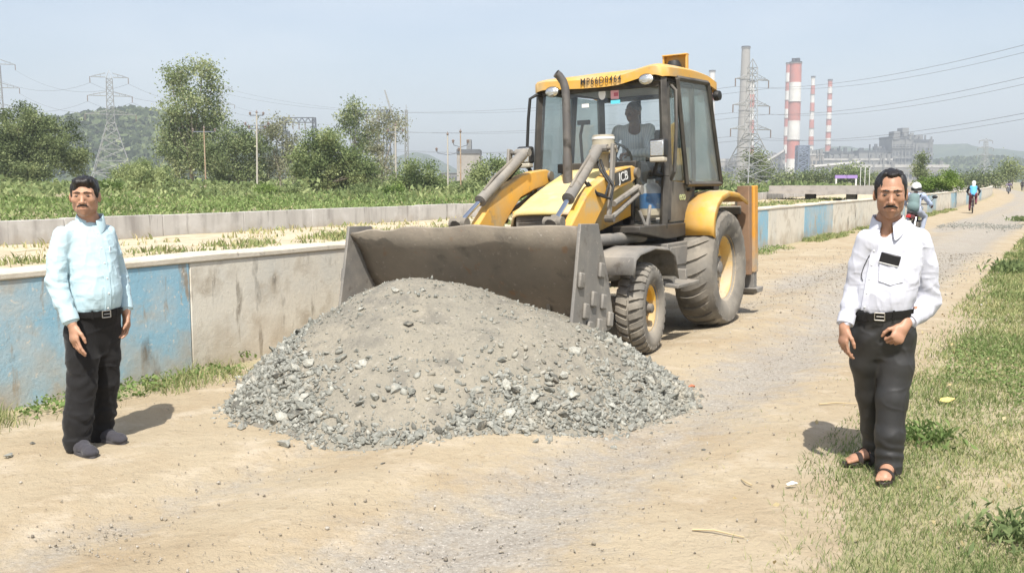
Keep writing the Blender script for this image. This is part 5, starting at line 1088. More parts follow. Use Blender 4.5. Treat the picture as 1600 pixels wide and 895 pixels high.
def fr(yaw):                                   # yaw 0 faces the camera (-Y), positive turns towards +X; returns forward, left
    f = np.array([math.sin(yaw), -math.cos(yaw), 0]); return f, np.array([-f[1], f[0], 0])
def skinmat(name, base):
    m = mat(name, base, .48, vary=[(tuple(v*.8 for v in base), 9, .45, .7)], spec=.35); nt = m.node_tree; b = nt.nodes['Principled BSDF']; old = b.inputs['Base Color'].links[0].from_socket
    a1 = nt.nodes.new('ShaderNodeAttribute'); a1.attribute_name = 'rnd'
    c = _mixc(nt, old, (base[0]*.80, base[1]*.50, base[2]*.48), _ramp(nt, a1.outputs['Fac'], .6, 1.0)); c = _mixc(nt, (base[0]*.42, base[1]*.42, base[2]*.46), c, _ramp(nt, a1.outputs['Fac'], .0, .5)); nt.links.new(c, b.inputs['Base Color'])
    b.inputs['Subsurface Weight'].default_value = .08; b.inputs['Subsurface Radius'].default_value = (.01, .004, .002); return m
hairm = mat('black_hair', (.012, .010, .009), .45, vary=[((.035, .03, .027), 60, .5, .7)], bump=[(220, .6, .003, (1, 1, .25))])
eyew = mat('eye_white', (.22, .19, .17), .35); eyei = mat('dark_iris', (.015, .010, .008), .2)  # whites coloured dark to carry the shade inside the eye sockets
HWID = [1.]
def head(F, c, yaw, S=1., pitch=0., nose=1., jaw=1.):
    """adds a head to a skin field; returns helper H(x,y,z) and the axes (x: its left, y: back, z: up)"""
    f, l = fr(yaw); up = zV*math.cos(pitch)+f*math.sin(-pitch)*-1 if pitch else zV; b = -f
    if pitch: up = unit(zV+f*math.tan(pitch)); b = unit(-f+zV*math.tan(pitch))
    M = np.array([l, b, up]); wx = HWID[0]; H = lambda x, y, z: c+S*(l*x*wx+b*y+up*z)
    E = lambda p, r, k=.015, mode='add': F.ell(H(*p), np.array(r)*S*np.array([wx, 1, 1]), M, k*S, mode)
    Cn = lambda p, q, ra, rb, k=.01, mode='add': F.cone(H(*p), H(*q), ra*S, rb*S, k*S, None, mode)
    E((0, .012, .034), (.074, .093, .080)); E((0, -.026, -.022), (.060, .064, .082), .03); E((0, -.048, -.080), (.036*jaw, .038, .028), .03); E((0, -.076, -.096), (.016, .016, .014), .02)
    for s in (1, -1):
        E((s*.045*jaw, -.008, -.056), (.014, .028, .030), .03); E((s*.046, -.066, -.018), (.020, .018, .017), .025)
        Cn((s*.008, -.091, .026), (s*.046, -.078, .028), .011, .009, .012)
    for s in (1, -1): E((s*.031, -.099, .005), (.022, .0155, .012), .022, 'cut')
    Cn((0, -.090, .016), (0, -.108*nose, -.026), .0075, .0115, .012); E((0, -.110*nose, -.030), (.0115, .010, .009), .008)
    for s in (1, -1): E((s*.0135, -.098, -.033), (.0085, .010, .0085), .006)
    E((0, -.086, -.062), (.030, .014, .022), .02)
    E((0, -.097, -.0555), (.022, .0075, .0050), .006); E((0, -.0965, -.0670), (.019, .0075, .0060), .006); Cn((-.020, -.1045, -.0610), (.020, -.1045, -.0610), .0022, .0022, .004, 'cut')
    for s in (1, -1):
        Cn((s*.017, -.0875, .0105), (s*.046, -.078, .0085), .0060, .0052, .012); Cn((s*.018, -.0850, -.0055), (s*.045, -.0765, -.0045), .0048, .0042, .022)
        F.ell(H(s*.0775, .012, -.006), np.array([.007, .019, .031])*S, np.array([unit(l-b*.35*s*s*(1 if s > 0 else -1) if False else l*1.0+b*-.35*1), unit(b+l*.35*s), up]), .006*S); E((s*.072, -.002, -.012), (.006, .008, .014), .006)
    Cn((0, .030, -.05), (0, .044, -.20), .047, .058, .025); E((0, -.022, -.155), (.012, .012, .016), .02)
    return H, M
def head_rnd(v, H, M, c, S):
    q = (v-c)@M.T/S; x, y, z = q.T; r = np.full(len(v), .55)
    lips = np.exp(-((z+.0612)/.0085)**2-(x/.020)**2)*(y < -.085); r = r+.22*lips
    beard = np.exp(-((z+.082)/.032)**2)*(y < .01)*(z < -.028)*(np.abs(z+.061) > .010)+.9*np.exp(-((z+.044)/.010)**2-(x/.03)**2)*(y < -.08)
    r = r-.22*np.clip(beard, 0, 1)*(z > -.125)
    sock = np.exp(-((np.abs(x)-.031)/.022)**2-((z-.006)/.016)**2)*(y < -.06); r = r-.13*sock  # sock: shade of the eye sockets, painted into the skin tone
    return np.where((np.abs(z) < .2) & (np.abs(x) < .2), r, .55)
def face_parts(root, body, H, M, c, S, org, hair_fn, mous, brow=.0052, gaze=0.):
    for s in (1, -1):
        MB().sphere(H(s*.031, -.0765, .0035)-org, .0122*S, 14, 10).build('eye', eyew, body); e = bpy.data.objects[-1] if False else None
        p = H(s*.031+gaze*.004, -.0868, .0035)-org; MB().sphere(p, np.array([.0056, .0056, .0060])*S*.95, 10, 8).build('iris', eyei, body)
    lo, hi = c-np.array([.2, .2, .2])*S, c+np.array([.2, .2, .2])*S
    F = Field(ax3(lo, hi, .0032)); E = lambda p, r, k=.01, mode='add': F.ell(H(*p), np.array(r)*S*np.array([HWID[0], 1, 1]), M, k*S, mode)
    hair_fn(F, H, E, M, S)
    def strands(P):
        q = (P-c)@M.T/S; return .0045*S*vnoise(np.stack([q[:, 0]*95, q[:, 1]*26, q[:, 2]*26], -1), 3)+.003*S*vnoise(np.stack([q[:, 0]*40, q[:, 1]*60, q[:, 2]*20], -1), 9)
    F.wrinkle(strands, .012); F.mesh('hair', hairm, org, root, whole=True)
    k = MB()
    for s in (1, -1): k.tube([H(s*.017, -.0915, .0045)-org, H(s*.025, -.0935, .0080)-org, H(s*.034, -.0930, .0082)-org, H(s*.045, -.0855, .0040)-org], [.0012*S, .0022*S, .0024*S, .0014*S], 6)
    k.build('eyelash', hairm, body)
    F = Field(ax3(c-np.array([.1, .14, .05])*S, c+np.array([.1, .14, .06])*S, .0022))
    for s in (1, -1): F.chain([H(s*.012, -.1000, .0270), H(s*.029, -.0965, .0295), H(s*.047, -.0815, .0250)], [brow*.62*S, brow*.70*S, brow*.35*S], .003)
    F.wrinkle(lambda P: .002*vnoise(P*260, 4), .01); F.mesh('eyebrow', hairm, org, root)
    F = Field(ax3(c-np.array([.1, .16, .1])*S, c+np.array([.1, .16, .02])*S, .0022)); th, wd = mous
    for s in (1, -1): F.chain([H(0, -.1030, -.0465), H(s*wd*.55, -.1020, -.0472), H(s*wd, -.0945, -.0545)], [th*.9*S, th*S, th*.62*S], .004)
    F.wrinkle(lambda P: .002*vnoise(P*260, 5), .01); F.mesh('moustache', hairm, org, root)
def hand(F, w, d, nrm, thumb, S=1., curl=(.3, .35, .4, .5), spread=.06, thumb_in=.3, k=.007, fist=False):
    """w wrist, d towards the fingers, nrm out of the palm, thumb: side of the thumb"""
    d = unit(d); nrm = unit(nrm-d*(nrm@d)); t = unit(np.cross(nrm, d)); t = t if t@thumb > 0 else -t
    F.cone(w-d*.03*S, w+d*.018*S, .026*S, .026*S, .02, (nrm, .72)); F.ell(w+d*.052*S, np.array([.040, .054, .0165])*S, np.array([t, d, nrm]), .016)
    F.ell(w+d*.075*S+nrm*-.002*S, np.array([.041, .022, .0145])*S, np.array([t, d, nrm]), .012); F.ell(w+d*.035*S+t*.026*S+nrm*.008*S, np.array([.018, .030, .016])*S, np.array([t, d, nrm]), .012)
    L = [(.045, .026, .020), (.050, .030, .021), (.046, .028, .020), (.036, .021, .018)]; tips = []
    for i in range(4):
        off = (.030-.0195*i)*S; p = w+d*(.093-.004*abs(i-1.2))*S+t*off; a = 0.; dirv = unit(d+t*spread*(1.3-i))
        rr = [.0092, .0086, .0079, .0070]; p0 = p-dirv*.012*S; F.cone(p0, p, .0098*S, .0094*S, .006)
        for j in range(3):
            a += curl[i]*(1., 1.15, .75)[j]; q = p+(dirv*math.cos(a)+nrm*math.sin(a))*L[i][j]*S; F.cone(p, q, rr[j]*S*.97, rr[j+1]*S*.97, .004); p = q
        tips.append(p)
    p = w+d*.028*S+t*.030*S+nrm*.006*S; dv = unit(d*.75+t*.62+nrm*thumb_in*.6); q = p+dv*.042*S; F.cone(p, q, .0125*S, .0102*S, .008); dv = unit(d*.95+t*.12+nrm*thumb_in*1.4); r = q+dv*.030*S; F.cone(q, r, .0102*S, .0092*S, .005); dv = unit(d*.95-t*.12*(2.5 if fist else 1)+nrm*thumb_in*1.2); F.cone(r, r+dv*.022*S, .0092*S, .0074*S, .005)
def bvh(v, f): return BVHTree.FromPolygons([tuple(q) for q in v], [tuple(int(i) for i in q) for q in f])
def snap(B, p, d, off=.003):
    """first point of the surface met from far out against direction d"""
    d = Vector(unit(d)); h = B.ray_cast(Vector(p)+d*1.0, -d); return (np.array(h[0])+np.array(d)*off) if h[0] is not None else np.asarray(p)
def ribbon(name, pts, wid, side, out, m, org, parent, th=.003):
    """strip through pts (already on the surface), wid half width along side, thickness outwards"""
    k = MB(); V = []; side = np.asarray(side, float); out = np.asarray(out, float)
    for i, p in enumerate(pts):
        sd = side[i] if side.ndim == 2 else side; ot = out[i] if out.ndim == 2 else out; V += [p-sd*wid-org, p+sd*wid-org, p+sd*wid*.94+ot*th-org, p-sd*wid*.94+ot*th-org]
    n = len(pts); f = [(i*4+j, i*4+(j+1) % 4, (i+1)*4+(j+1) % 4, (i+1)*4+j) for i in range(n-1) for j in range(4)]+[(0, 1, 2, 3), (n*4-1, n*4-2, n*4-3, n*4-4)]
    return k.add(V, f).build(name, m, parent, True, 40)
def collar(name, c, rn, ro, zin, zout, yaw, m, org, parent, open_a=.30, tilt=.0, pt=.035):
    """folded shirt collar: inner stand and outer leaf; two points in front"""
    f, l = fr(yaw); V = []; n = 34; A = np.linspace(open_a, 2*math.pi-open_a, n); prof = [(0, 0.), (.25, 1.), (.55, 1.03), (1., .0)]
    for a in A:
        dirv = f*math.cos(a)+l*math.sin(a); fq = max(0, math.cos(a)); tip = fq**2.5
        base = c+dirv*rn*1.02+zV*(zin-.035*fq*0); top = c+dirv*(rn+.004)+zV*(zout+.006-.040*fq**1.2-tilt*fq); fold = c+dirv*(rn+.013)+zV*(zout-.042*fq**1.2-tilt*fq)
        leaf = c+dirv*(ro+.012*fq+.004*tip)+zV*(zin-.004-pt*tip-.03*fq); V += [base, top, fold, leaf]
    V = np.array(V)-org; F_ = [(i*4+j, i*4+j+1, i*4+5+j, i*4+4+j) for i in range(n-1) for j in range(3)]; o = link(name, mesh_np(name, V, F_, m, True, 60), parent); q = o.modifiers.new('cloth', 'SOLIDIFY'); q.thickness = .0035; s2 = o.modifiers.new('soft', 'SUBSURF'); s2.levels = 1; s2.render_levels = 2; return o
def cloth(name, col, sc_=1., rough=.85, sheen=.15): return mat(name, col, rough, vary=[(tuple(v*.93 for v in col), 5, .45, .7)], bump=[(20*sc_, .35, .012, (1, 1, .35)), (420, .12, .0008)], sheen=sheen, spec=.2)
def folds(amp, seed, stretch, w=.16, warp=.35):
    """sharp ridges along the zero lines of a stretched noise"""
    st = np.array(stretch, float)
    def fn(P):
        q = P*st; q = q+warp*vnoise(P*9+3, seed+5)[:, None]; a = vnoise(q, seed); return -amp*(np.exp(-np.abs(a)/w)-.35)
    return fn
# ---------------------------------------------------------------- man in the pale blue shirt
def man_blue():
    D = 5.86; g0 = Gp(152, 706); org = np.array([g0[0], g0[1], float(gz(g0[0], g0[1]))]); q = lambda px, py, dd=0.: J(px, py, D+dd)
    root = thing('person', 'man in pale blue shirt and black trousers standing by the blue painted wall', 'person', org, group='men standing either side of the gravel heap')
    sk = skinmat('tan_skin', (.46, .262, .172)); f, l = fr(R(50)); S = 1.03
    hc = q(133, 307, -.02); hy = R(14)
    shR, shL = q(97, 368, -.13), q(165, 365, .13); elR, wrR = q(91, 440, -.19), q(112, 506, -.25); elL, wrL = q(187, 428, .22), q(197, 488, .12)
    F = Field([np.arange(org[0]-.42, org[0]+.42, .0036), np.arange(org[1]-.5, org[1]+.42, .0036), np.concatenate([np.arange(-.06, .16, .008), np.arange(.16, .60, .012), np.arange(.60, .92, .0036), np.arange(.92, 1.34, .010), np.arange(1.34, 1.75, .0032)])])
    H, M = head(F, hc, hy, S, R(2), 1.0, 1.2)
    chest = (shR+shL)/2; pel = q(146, 500); nb = hc+np.array([0, .045, -.20])
    F.cone(q(137, 350, .012), q(141, 358, -.012), .036, .028, .02); F.cone(nb+zV*.05, chest-zV*.07-f*.03, .055, .075, .04); F.cone(chest-zV*.09-f*.03, pel, .085, .085, .06); F.cone(shR-zV*.025, shL-zV*.025, .035, .035, .04)
    for a, b, c in ((shR, elR, wrR), (shL, elL, wrL)): F.cone(a, b, .045, .036, .03); F.cone(b, c, .036, .026, .02)
    hand(F, wrR+np.array([.004, 0, -.01]), np.array([.16, -.12, -1.]), np.array([.55, .80, 0.]), np.array([.8, -.5, .2]), 1.02, (.20, .25, .30, .38), .07, .25)
    hand(F, wrL+np.array([.0, 0, 0]), np.array([.02, -.10, -1.]), np.array([-.65, -.75, 0.]), np.array([-.35, -.9, 0]), .98, (.35, .48, .55, .6), .05, .5)
    hipR, hipL = q(127, 505, -.07), q(160, 502, .07); knR, knL = q(128, 600, -.10), q(166, 596, .10); anR, anL = q(120, 692, -.14), q(157, 680, .12)
    for a, b, c in ((hipR, knR, anR), (hipL, knL, anL)): F.cone(a, b, .065, .05, .04); F.cone(b, c, .045, .034, .02)
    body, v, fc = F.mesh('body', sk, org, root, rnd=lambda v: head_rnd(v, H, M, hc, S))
    def hr(F, H, E, M, S):
        E((0, .017, .042), (.0795, .098, .082)); E((0, -.045, .085), (.062, .048, .030), .02)
        for s in (1, -1): E((s*.066, -.006, .030), (.012, .032, .042), .012)
        E((0, -.125, .015), (.066, .070, .070), .010, 'cut'); E((0, -.06, -.105), (.13, .085, .085), .01, 'cut'); E((0, .03, -.16), (.15, .15, .10), .01, 'cut')
        for s in (1, -1): E((s*.085, .012, -.012), (.022, .026, .034), .006, 'cut')
    face_parts(root, body, H, M, hc, S, org, hr, (.0046, .031))
    # shirt
    sm = cloth('pale_blue_shirt', (.44, .585, .64)); Fs = Field(ax3(org+np.array([-.46, -.42, .74]), org+np.array([.40, .45, 1.50]), .0052))
    zf = lambda py: q(140, py)[2]
    def sec(py, px, a, bf, bb): c = q(px, py); return (c[2], c[0], c[1], a, bf, bb)
    Fs.column([sec(500, 147, .122, .106, .104), sec(488, 147, .141, .127, .121), sec(478, 146, .156, .158, .134), sec(455, 146, .160, .170, .132), sec(430, 144, .158, .155, .128), sec(405, 142, .160, .132, .122), sec(380, 139, .164, .112, .115), sec(365, 137, .148, .092, .102), sec(355, 136, .100, .07, .08), sec(347, 135, .066, .056, .062)], l, f, .02, 2.3)
    Fs.cone(shR+l*.015-zV*.012, shL-l*.015-zV*.012, .050, .050, .04); nk = q(134, 345, .045)
    for s_, p_ in ((-1, shR), (1, shL)): Fs.cone(nk+l*.045*s_-zV*.022, p_-zV*.008, .036, .046, .03)
    elRs = elR+np.array([-.010, .0, 0]); cuR = wrR+(elR-wrR)*.10
    Fs.chain([shR, (shR+elRs)/2+np.array([-.012, 0, 0]), elRs, (elRs+cuR)/2+np.array([-.004, 0, -.01]), cuR], [.060, .060, .057, .054, .044], .012)
    cuL = wrL+(elL-wrL)*.12; Fs.chain([shL, (shL+elL)/2, elL, (elL+cuL)/2, cuL], [.058, .056, .052, .049, .042], .012)
    def wr(P):
        a = folds(.0055, 11, (9, 9, 3.2), .13)(P)+folds(.0034, 15, (4, 4, 9), .10)(P)+folds(.0034, 21, (17, 17, 8), .13)(P)+folds(.0026, 25, (12, 12, 26), .13)(P)+.003*vnoise(P*7, 23)
        arm = np.exp(-(np.minimum(np.linalg.norm(P-elRs, axis=1), np.linalg.norm(P-cuR, axis=1))/.12)**2); return a+.0035*arm*np.sin(P[:, 2]*88+5*vnoise(P*12, 31))+.004*np.exp(-((P[:, 2]-zf(478))/.05)**2)*vnoise(np.stack([P[:, 0]*30, P[:, 1]*30, P[:, 2]*9], -1), 33)
    Fs.wrinkle(wr, .04); sh, sv, sf = Fs.mesh('shirt', sm, org, root); B = bvh(sv, sf)
    nc = q(134, 343, .0); collar('collar', np.array([hc[0]+.004, hc[1]+.045, nc[2]]), .066, .088, -.030, .034, R(28), sm, org, sh, .36, .004, .050)
    ln = []
    for py in np.linspace(352, 484, 24): c = q(140+(py-352)*.05, py); ln.append(snap(B, c, unit(f*1.0+l*.08), .001))
    ribbon('placket', ln, .017, l, f, sm, org, sh, .0045)
    for i in range(2, 24, 4): MB().sphere(ln[i]+f*.004-org, (.0052, .0052, .0052), 8, 6).build('button', whi, sh)
    pc = q(168, 398); pk = [snap(B, pc+l*.055*u+zV*w_, f, .002) for w_, u in ((.055, -1), (.055, 1), (-.045, 1), (-.065, 0), (-.045, -1))]
    o = MB().add([p-org for p in pk], [(0, 1, 2, 3, 4)]).build('pocket', sm, sh, False); s_ = o.modifiers.new('cloth', 'SOLIDIFY'); s_.thickness = .005; s_.offset = 1
    a0 = snap(B, pc+zV*.055+l*.0, f, .006); MB().tube([a0-org, a0-zV*.10-org], .0035, 6).build('pen', cloth('pen_white', (.6, .65, .7)), sh)
    for cu, e, r in ((cuR, elRs, .049), (cuL, elL, .047)): d = unit(e-cu); MB().tube([cu-d*.012-org, cu+d*.0-org, cu+d*.045-org], [r*.985, r*1.03, r*1.04], 22).build('cuff', sm, sh)
    # trousers
    tm = cloth('black_trousers', (.014, .0135, .014), 1, .8, .1); Ft = Field(ax3(org+np.array([-.32, -.38, -.02]), org+np.array([.30, .38, .94]), .0055))
    Ft.column([sec(479, 147, .153, .140, .134), sec(488, 147, .154, .139, .136), sec(500, 146, .158, .130, .142), sec(520, 145, .158, .112, .136), sec(538, 145, .146, .096, .118), sec(554, 145, .120, .076, .09)], l, f, .07, 2.3)
    aR, aL = anR+np.array([.0, 0, .005]), anL+np.array([0, 0, .0])
    Ft.chain([q(128, 520, -.07), q(129, 560, -.085), knR, q(122, 650, -.13), aR-zV*-.0], [.098, .092, .084, .082, .078], .03); Ft.chain([q(162, 516, .06), q(165, 556, .08), knL, q(162, 640, .12), aL], [.098, .088, .078, .074, .074], .03)
    def wt(P):
        a = folds(.004, 41, (6, 6, 2.4), .12)(P)+folds(.004, 44, (5, 5, 11), .12)(P); zk = P[:, 2]-org[2]; a = a*np.clip((.82-zk)/.06, 0, 1); an_ = np.exp(-((zk-.15)/.10)**2); kn = np.exp(-((zk-.44)/.09)**2); return a+.0055*an_*np.sin(zk*95+4.5*vnoise(P*9, 43))+.003*kn*np.sin(zk*70+5*vnoise(P*8, 45))
    Ft.wrinkle(wt, .04); tr, tv, tf = Ft.mesh('trousers', tm, org, root)
    belt_on(root, org, (.153, .140, .134), q(147, 487), f, l, cloth('black_belt', (.012, .011, .011), 1, .45, 0), mat('steel_buckle', (.45, .44, .42), .3, .9), .018, .02)
    shm = cloth('grey_knit_shoe', (.050, .048, .056), 3, .9); solem = mat('grey_sole', (.075, .072, .078), .7)
    for an, tx, ty in ((anR, 143, 716), (anL, 195, 696)):
        t = Gp(tx, ty); d = unit(np.array([t[0]-an[0], t[1]-an[1], 0])); an2 = np.array([an[0], an[1], 0])+zV*org[2]; shoe(root, org, an2, d, shm, solem)
def belt_on(root, org, ab, c, f, l, bm_, buck, half, boff, tilt=0.):
    n = 48; pts, outs = [], []
    for i in range(n+1):
        a = 2*math.pi*i/n; d = f*math.cos(a)+l*math.sin(a); q_ = (abs(math.cos(a)/(ab[1] if math.cos(a) > 0 else ab[2]))**2.3+abs(math.sin(a)/ab[0])**2.3)**(-1/2.3); pts.append(c+zV*tilt*math.sin(a)+d*(q_+.004)); outs.append(d)
    b = ribbon('belt', pts, half, zV, np.array(outs), bm_, org, root, .005)
    p = pts[0]+f*.010-org; k = MB(); X = l*.026; Zv = zV*.020
    for a_, b_ in ((X+Zv, X-Zv), (X-Zv, -X-Zv), (-X-Zv, -X+Zv), (-X+Zv, X+Zv)): k.tube([p+a_, p+b_], .0035, 6)
    k.tube([p-X*.6, p+X], .0025, 6); k.build('buckle', buck, b)
    for a in (.55, -.55, 1.35, -1.35):
        i = int(a/(2*math.pi)*n) % n; pp = [pts[i]+outs[i]*.006+zV*z for z in (-.026, 0, .026)]; ribbon('belt_loop', pp, .006, unit(np.cross(zV, outs[i])), outs[i], bm_, org, b, .003)
def shoe(root, org, an, d, m, sole, S=1.):
    s = np.cross(zV, d); lo = np.minimum(an-d*.10, an+d*.24)-.09; hi = np.maximum(an-d*.10, an+d*.24)+.09; lo[2] = an[2]-.03; hi[2] = an[2]+.17; F = Field(ax3(lo, hi, .0045))
    F.chain([an+zV*.10, an+zV*.055], [.042, .044], .03); F.cone(an-d*.035+zV*.042, an+d*.06+zV*.045, .040, .042, .03); F.cone(an+d*.06+zV*.045, an+d*.165+zV*.036, .042, .036, .03, (zV, .95)); F.ell(an+d*.175+zV*.030, (.048, .046, .028), np.array([d, s, zV]), .02)
    F.wrinkle(lambda P: .0025*vnoise(P*45, 5), .02); w = F.d; Z = F.ax[2][None, None, :]; F.d = np.maximum(w, (an[2]+.014-Z)).astype(np.float32); o, v, f = F.mesh('shoe', m, org, root)
    prof = []
    for t in np.linspace(0, 2*math.pi, 30, endpoint=False):
        x = math.cos(t); y = math.sin(t); L = .07+.145*x+.005; wd = .043*(1+.10*math.sin(1.3*x)) ; prof.append((L, wd*y*(1 if x < .6 else 1.0)))
    k = MB(); n = 30; V = [an+d*a+s*b*sc2+zV*z-org for z, sc2 in ((.0, .98), (.008, 1.06), (.024, 1.05)) for a, b in prof]; f = [(j*n+i, j*n+(i+1) % n, (j+1)*n+(i+1) % n, (j+1)*n+i) for j in range(2) for i in range(n)]+[tuple(range(n))[::-1], tuple(range(2*n, 3*n))]; k.add(V, f).build('sole', sole, o)
    B = bvh(v, f0) if False else None
# ---------------------------------------------------------------- man in the white shirt
def man_white():
    D = 5.36; g0 = Gp(1368, 742); org = np.array([g0[0], g0[1], float(gz(g0[0], g0[1]))]); q = lambda px, py, dd=0.: J(px, py, D+dd)
    root = thing('person', 'man in white shirt with phone in pocket standing in sandals on the verge', 'person', org, group='men standing either side of the gravel heap')
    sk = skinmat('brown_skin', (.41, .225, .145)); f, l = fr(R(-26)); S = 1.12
    hc = q(1392, 303, -.06); hy = R(-20)
    shR, shL = q(1355, 375, -.02), q(1436, 373, .0); elR, wrR = q(1333, 452, .04), q(1319, 512, -.06); elL, wrL = q(1446, 466, .05), q(1412, 512, -.13)
    F = Field([np.arange(org[0]-.36, org[0]+.42, .0036), np.arange(org[1]-.45, org[1]+.35, .0036), np.concatenate([np.arange(-.06, .16, .0045), np.arange(.16, .66, .012), np.arange(.66, .92, .0036), np.arange(.92, 1.36, .010), np.arange(1.36, 1.80, .0032)])])
    H, M = head(F, hc, hy, S, R(7), 1.02, 1.06)
    chest = (shR+shL)/2; pel = q(1378, 510); nb = hc+np.array([0, .05, -.21])
    F.cone(q(1389, 352, -.01), q(1381, 368, -.048), .038, .030, .02); F.cone(nb+zV*.05, chest-zV*.08-f*.035, .055, .07, .04); F.cone(chest-zV*.09-f*.03, pel, .085, .085, .06); F.cone(shR-zV*.025, shL-zV*.025, .035, .035, .04)
    for a, b, c in ((shR, elR, wrR), (shL, elL, wrL)): F.cone(a, b, .045, .036, .03); F.cone(b, c, .036, .027, .02)
    hand(F, wrR+np.array([0, 0, .0]), np.array([-.06, -.14, -1.]), np.array([.95, .25, 0]), np.array([.2, -1., 0]), 1.0, (.30, .40, .48, .55), .03, .3)
    hand(F, wrL+np.array([0, 0, .01]), np.array([-.42, -.22, -.62]), np.array([-.25, .75, -.2]), np.array([-.9, 0, .45]), 1.02, (1.15, 1.2, 1.25, 1.3), .02, .55, .007, True)
    hipR, hipL = q(1354, 525, .0), q(1402, 522, .0); knR, knL = q(1358, 615, .10), q(1394, 622, -.06); anR, anL = q(1366, 712, .16), q(1388, 736, -.10)
    for a, b, c in ((hipR, knR, anR), (hipL, knL, anL)): F.cone(a, b, .065, .05, .04); F.cone(b, c, .045, .032, .02)
    ft = []
    for an, tx, ty in ((anR, 1322, 727), (anL, 1376, 764)):
        t = Gp(tx, ty); base = np.array([an[0], an[1], org[2]]); d = unit(np.array([t[0]-an[0], t[1]-an[1], 0])); s = np.cross(zV, d); ft.append((base, d, s))
        F.cone(an+zV*.04, base+zV*.075, .034, .036, .02); F.cone(base-d*.03+zV*.045, base+d*.05+zV*.055, .030, .034, .03); F.cone(base+d*.05+zV*.055, base+d*.13+zV*.038, .034, .030, .03, (zV, .8))
        F.ell(base+d*.125+zV*.034, (.045, .040, .018), np.array([d, s, zV]), .02)
        big = 1 if an is anL else -1
        for i in range(5):
            o_ = (.030-.0155*i)*(-1 if (s@l) < 0 else 1)*(-1 if an is anL else 1); L_ = (.055, .050, .044, .037, .028)[i]; p0 = base+d*.145+s*o_+zV*.034; F.cone(p0, p0+d*L_-zV*.008, (.0115, .0085, .008, .0075, .007)[i], (.0105, .0075, .007, .0065, .006)[i], .006)
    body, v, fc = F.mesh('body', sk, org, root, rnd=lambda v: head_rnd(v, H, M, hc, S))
    def hr(F, H, E, M, S):
        E((0, .020, .040), (.0795, .097, .081)); E((0, -.020, .098), (.045, .05, .020), .02)
        for s in (1, -1): E((s*.0665, .008, .030), (.013, .036, .046), .012); E((s*.070, -.014, -.006), (.005, .008, .018), .006)
        E((0, -.118, .024), (.070, .082, .086), .010, 'cut'); E((0, -.06, -.11), (.13, .085, .085), .01, 'cut'); E((0, .03, -.16), (.15, .15, .10), .01, 'cut')
        for s in (1, -1): E((s*.040, -.080, .088), (.024, .036, .036), .008, 'cut'); E((s*.088, .012, -.012), (.022, .026, .034), .006, 'cut')
    face_parts(root, body, H, M, hc, S, org, hr, (.0050, .033), .0052)
    sm = cloth('white_shirt', (.555, .565, .63)); Fs = Field(ax3(org+np.array([-.34, -.40, .78]), org+np.array([.46, .40, 1.52]), .0052)); zf = lambda py: q(1385, py)[2]
    def sec(py, px, a, bf, bb): c = q(px, py); return (c[2], c[0], c[1], a, bf, bb)
    Fs.column([sec(504, 1378, .128, .092, .096), sec(492, 1378, .148, .110, .114), sec(480, 1379, .164, .134, .125), sec(460, 1382, .172, .142, .125), sec(430, 1386, .176, .136, .122), sec(405, 1388, .180, .124, .120), sec(388, 1389, .176, .110, .115), sec(372, 1391, .155, .094, .102), sec(361, 1392, .108, .075, .083), sec(352, 1393, .072, .058, .064)], l, f, .02, 2.3)
    Fs.cone(shR+l*.015-zV*.012, shL-l*.015-zV*.012, .050, .050, .04); nk = q(1396, 346, .05)
    for s_, p_ in ((-1, shR), (1, shL)): Fs.cone(nk+l*.05*s_-zV*.022, p_-zV*.006, .038, .048, .03)
    vf, vl = fr(R(-24)); v0 = q(1386, 352, -.085); v1 = q(1379, 366, -.118); Fs.cone(v0+vf*.01, v1+vf*.010, .028, .007, .006, None, 'cut')
    cuR = wrR+(elR-wrR)*.14; cuL = wrL+(elL-wrL)*.24
    Fs.chain([shR, (shR+elR)/2+np.array([-.008, 0, 0]), elR, (elR+cuR)/2, cuR], [.062, .056, .051, .048, .041], .012)
    eo = elL+np.array([.012, .01, -.02]); Fs.chain([shL, (shL+eo)/2+np.array([.018, 0, .01]), eo, eo+(cuL-eo)*.5+np.array([.012, 0, -.012]), cuL], [.064, .068, .072, .060, .044], .014); Fs.ell(eo+np.array([-.002, 0, -.045]), (.056, .050, .045), None, .03)
    def wr(P):
        a = folds(.0055, 61, (8.5, 8.5, 3.4), .13)(P)+folds(.0036, 65, (4, 4, 8), .10)(P)+folds(.0034, 71, (17, 17, 8), .13)(P)+folds(.0026, 75, (12, 12, 24), .13)(P)+.003*vnoise(P*7, 73)
        dg = np.exp(-(np.linalg.norm(P-eo, axis=1)/.14)**2); return a+.004*dg*np.sin(P[:, 2]*60+P[:, 0]*40+5*vnoise(P*10, 73))+.004*np.exp(-((P[:, 2]-zf(475))/.06)**2)*vnoise(np.stack([P[:, 0]*26, P[:, 1]*26, P[:, 2]*9], -1), 75)
    Fs.wrinkle(wr, .04); sh, sv, sf = Fs.mesh('shirt', sm, org, root); B = bvh(sv, sf)
    nc = q(1394, 347); collar('collar', np.array([hc[0]+.01, hc[1]+.052, nc[2]]), .071, .098, -.030, .040, R(-24), sm, org, sh, .36, .004, .055)
    ln = [snap(B, q(1374-(py-356)*.17, py), f, .001) for py in np.linspace(358, 482, 24)]; ribbon('placket', ln, .017, l, f, sm, org, sh, .0045)
    for i in range(2, 24, 4): MB().sphere(ln[i]+f*.004-org, (.0052,)*3, 8, 6).build('button', whi, sh)
    pc = q(1396, 418); pk = [snap(B, pc+l*.062*u+zV*w_, f, .002) for w_, u in ((.062, -1), (.062, 1), (-.065, 1), (-.085, 0), (-.065, -1))]
    o = MB().add([p-org for p in pk], [(0, 1, 2, 3, 4)]).build('pocket', sm, sh, False); s_ = o.modifiers.new('cloth', 'SOLIDIFY'); s_.thickness = .005; s_.offset = 1
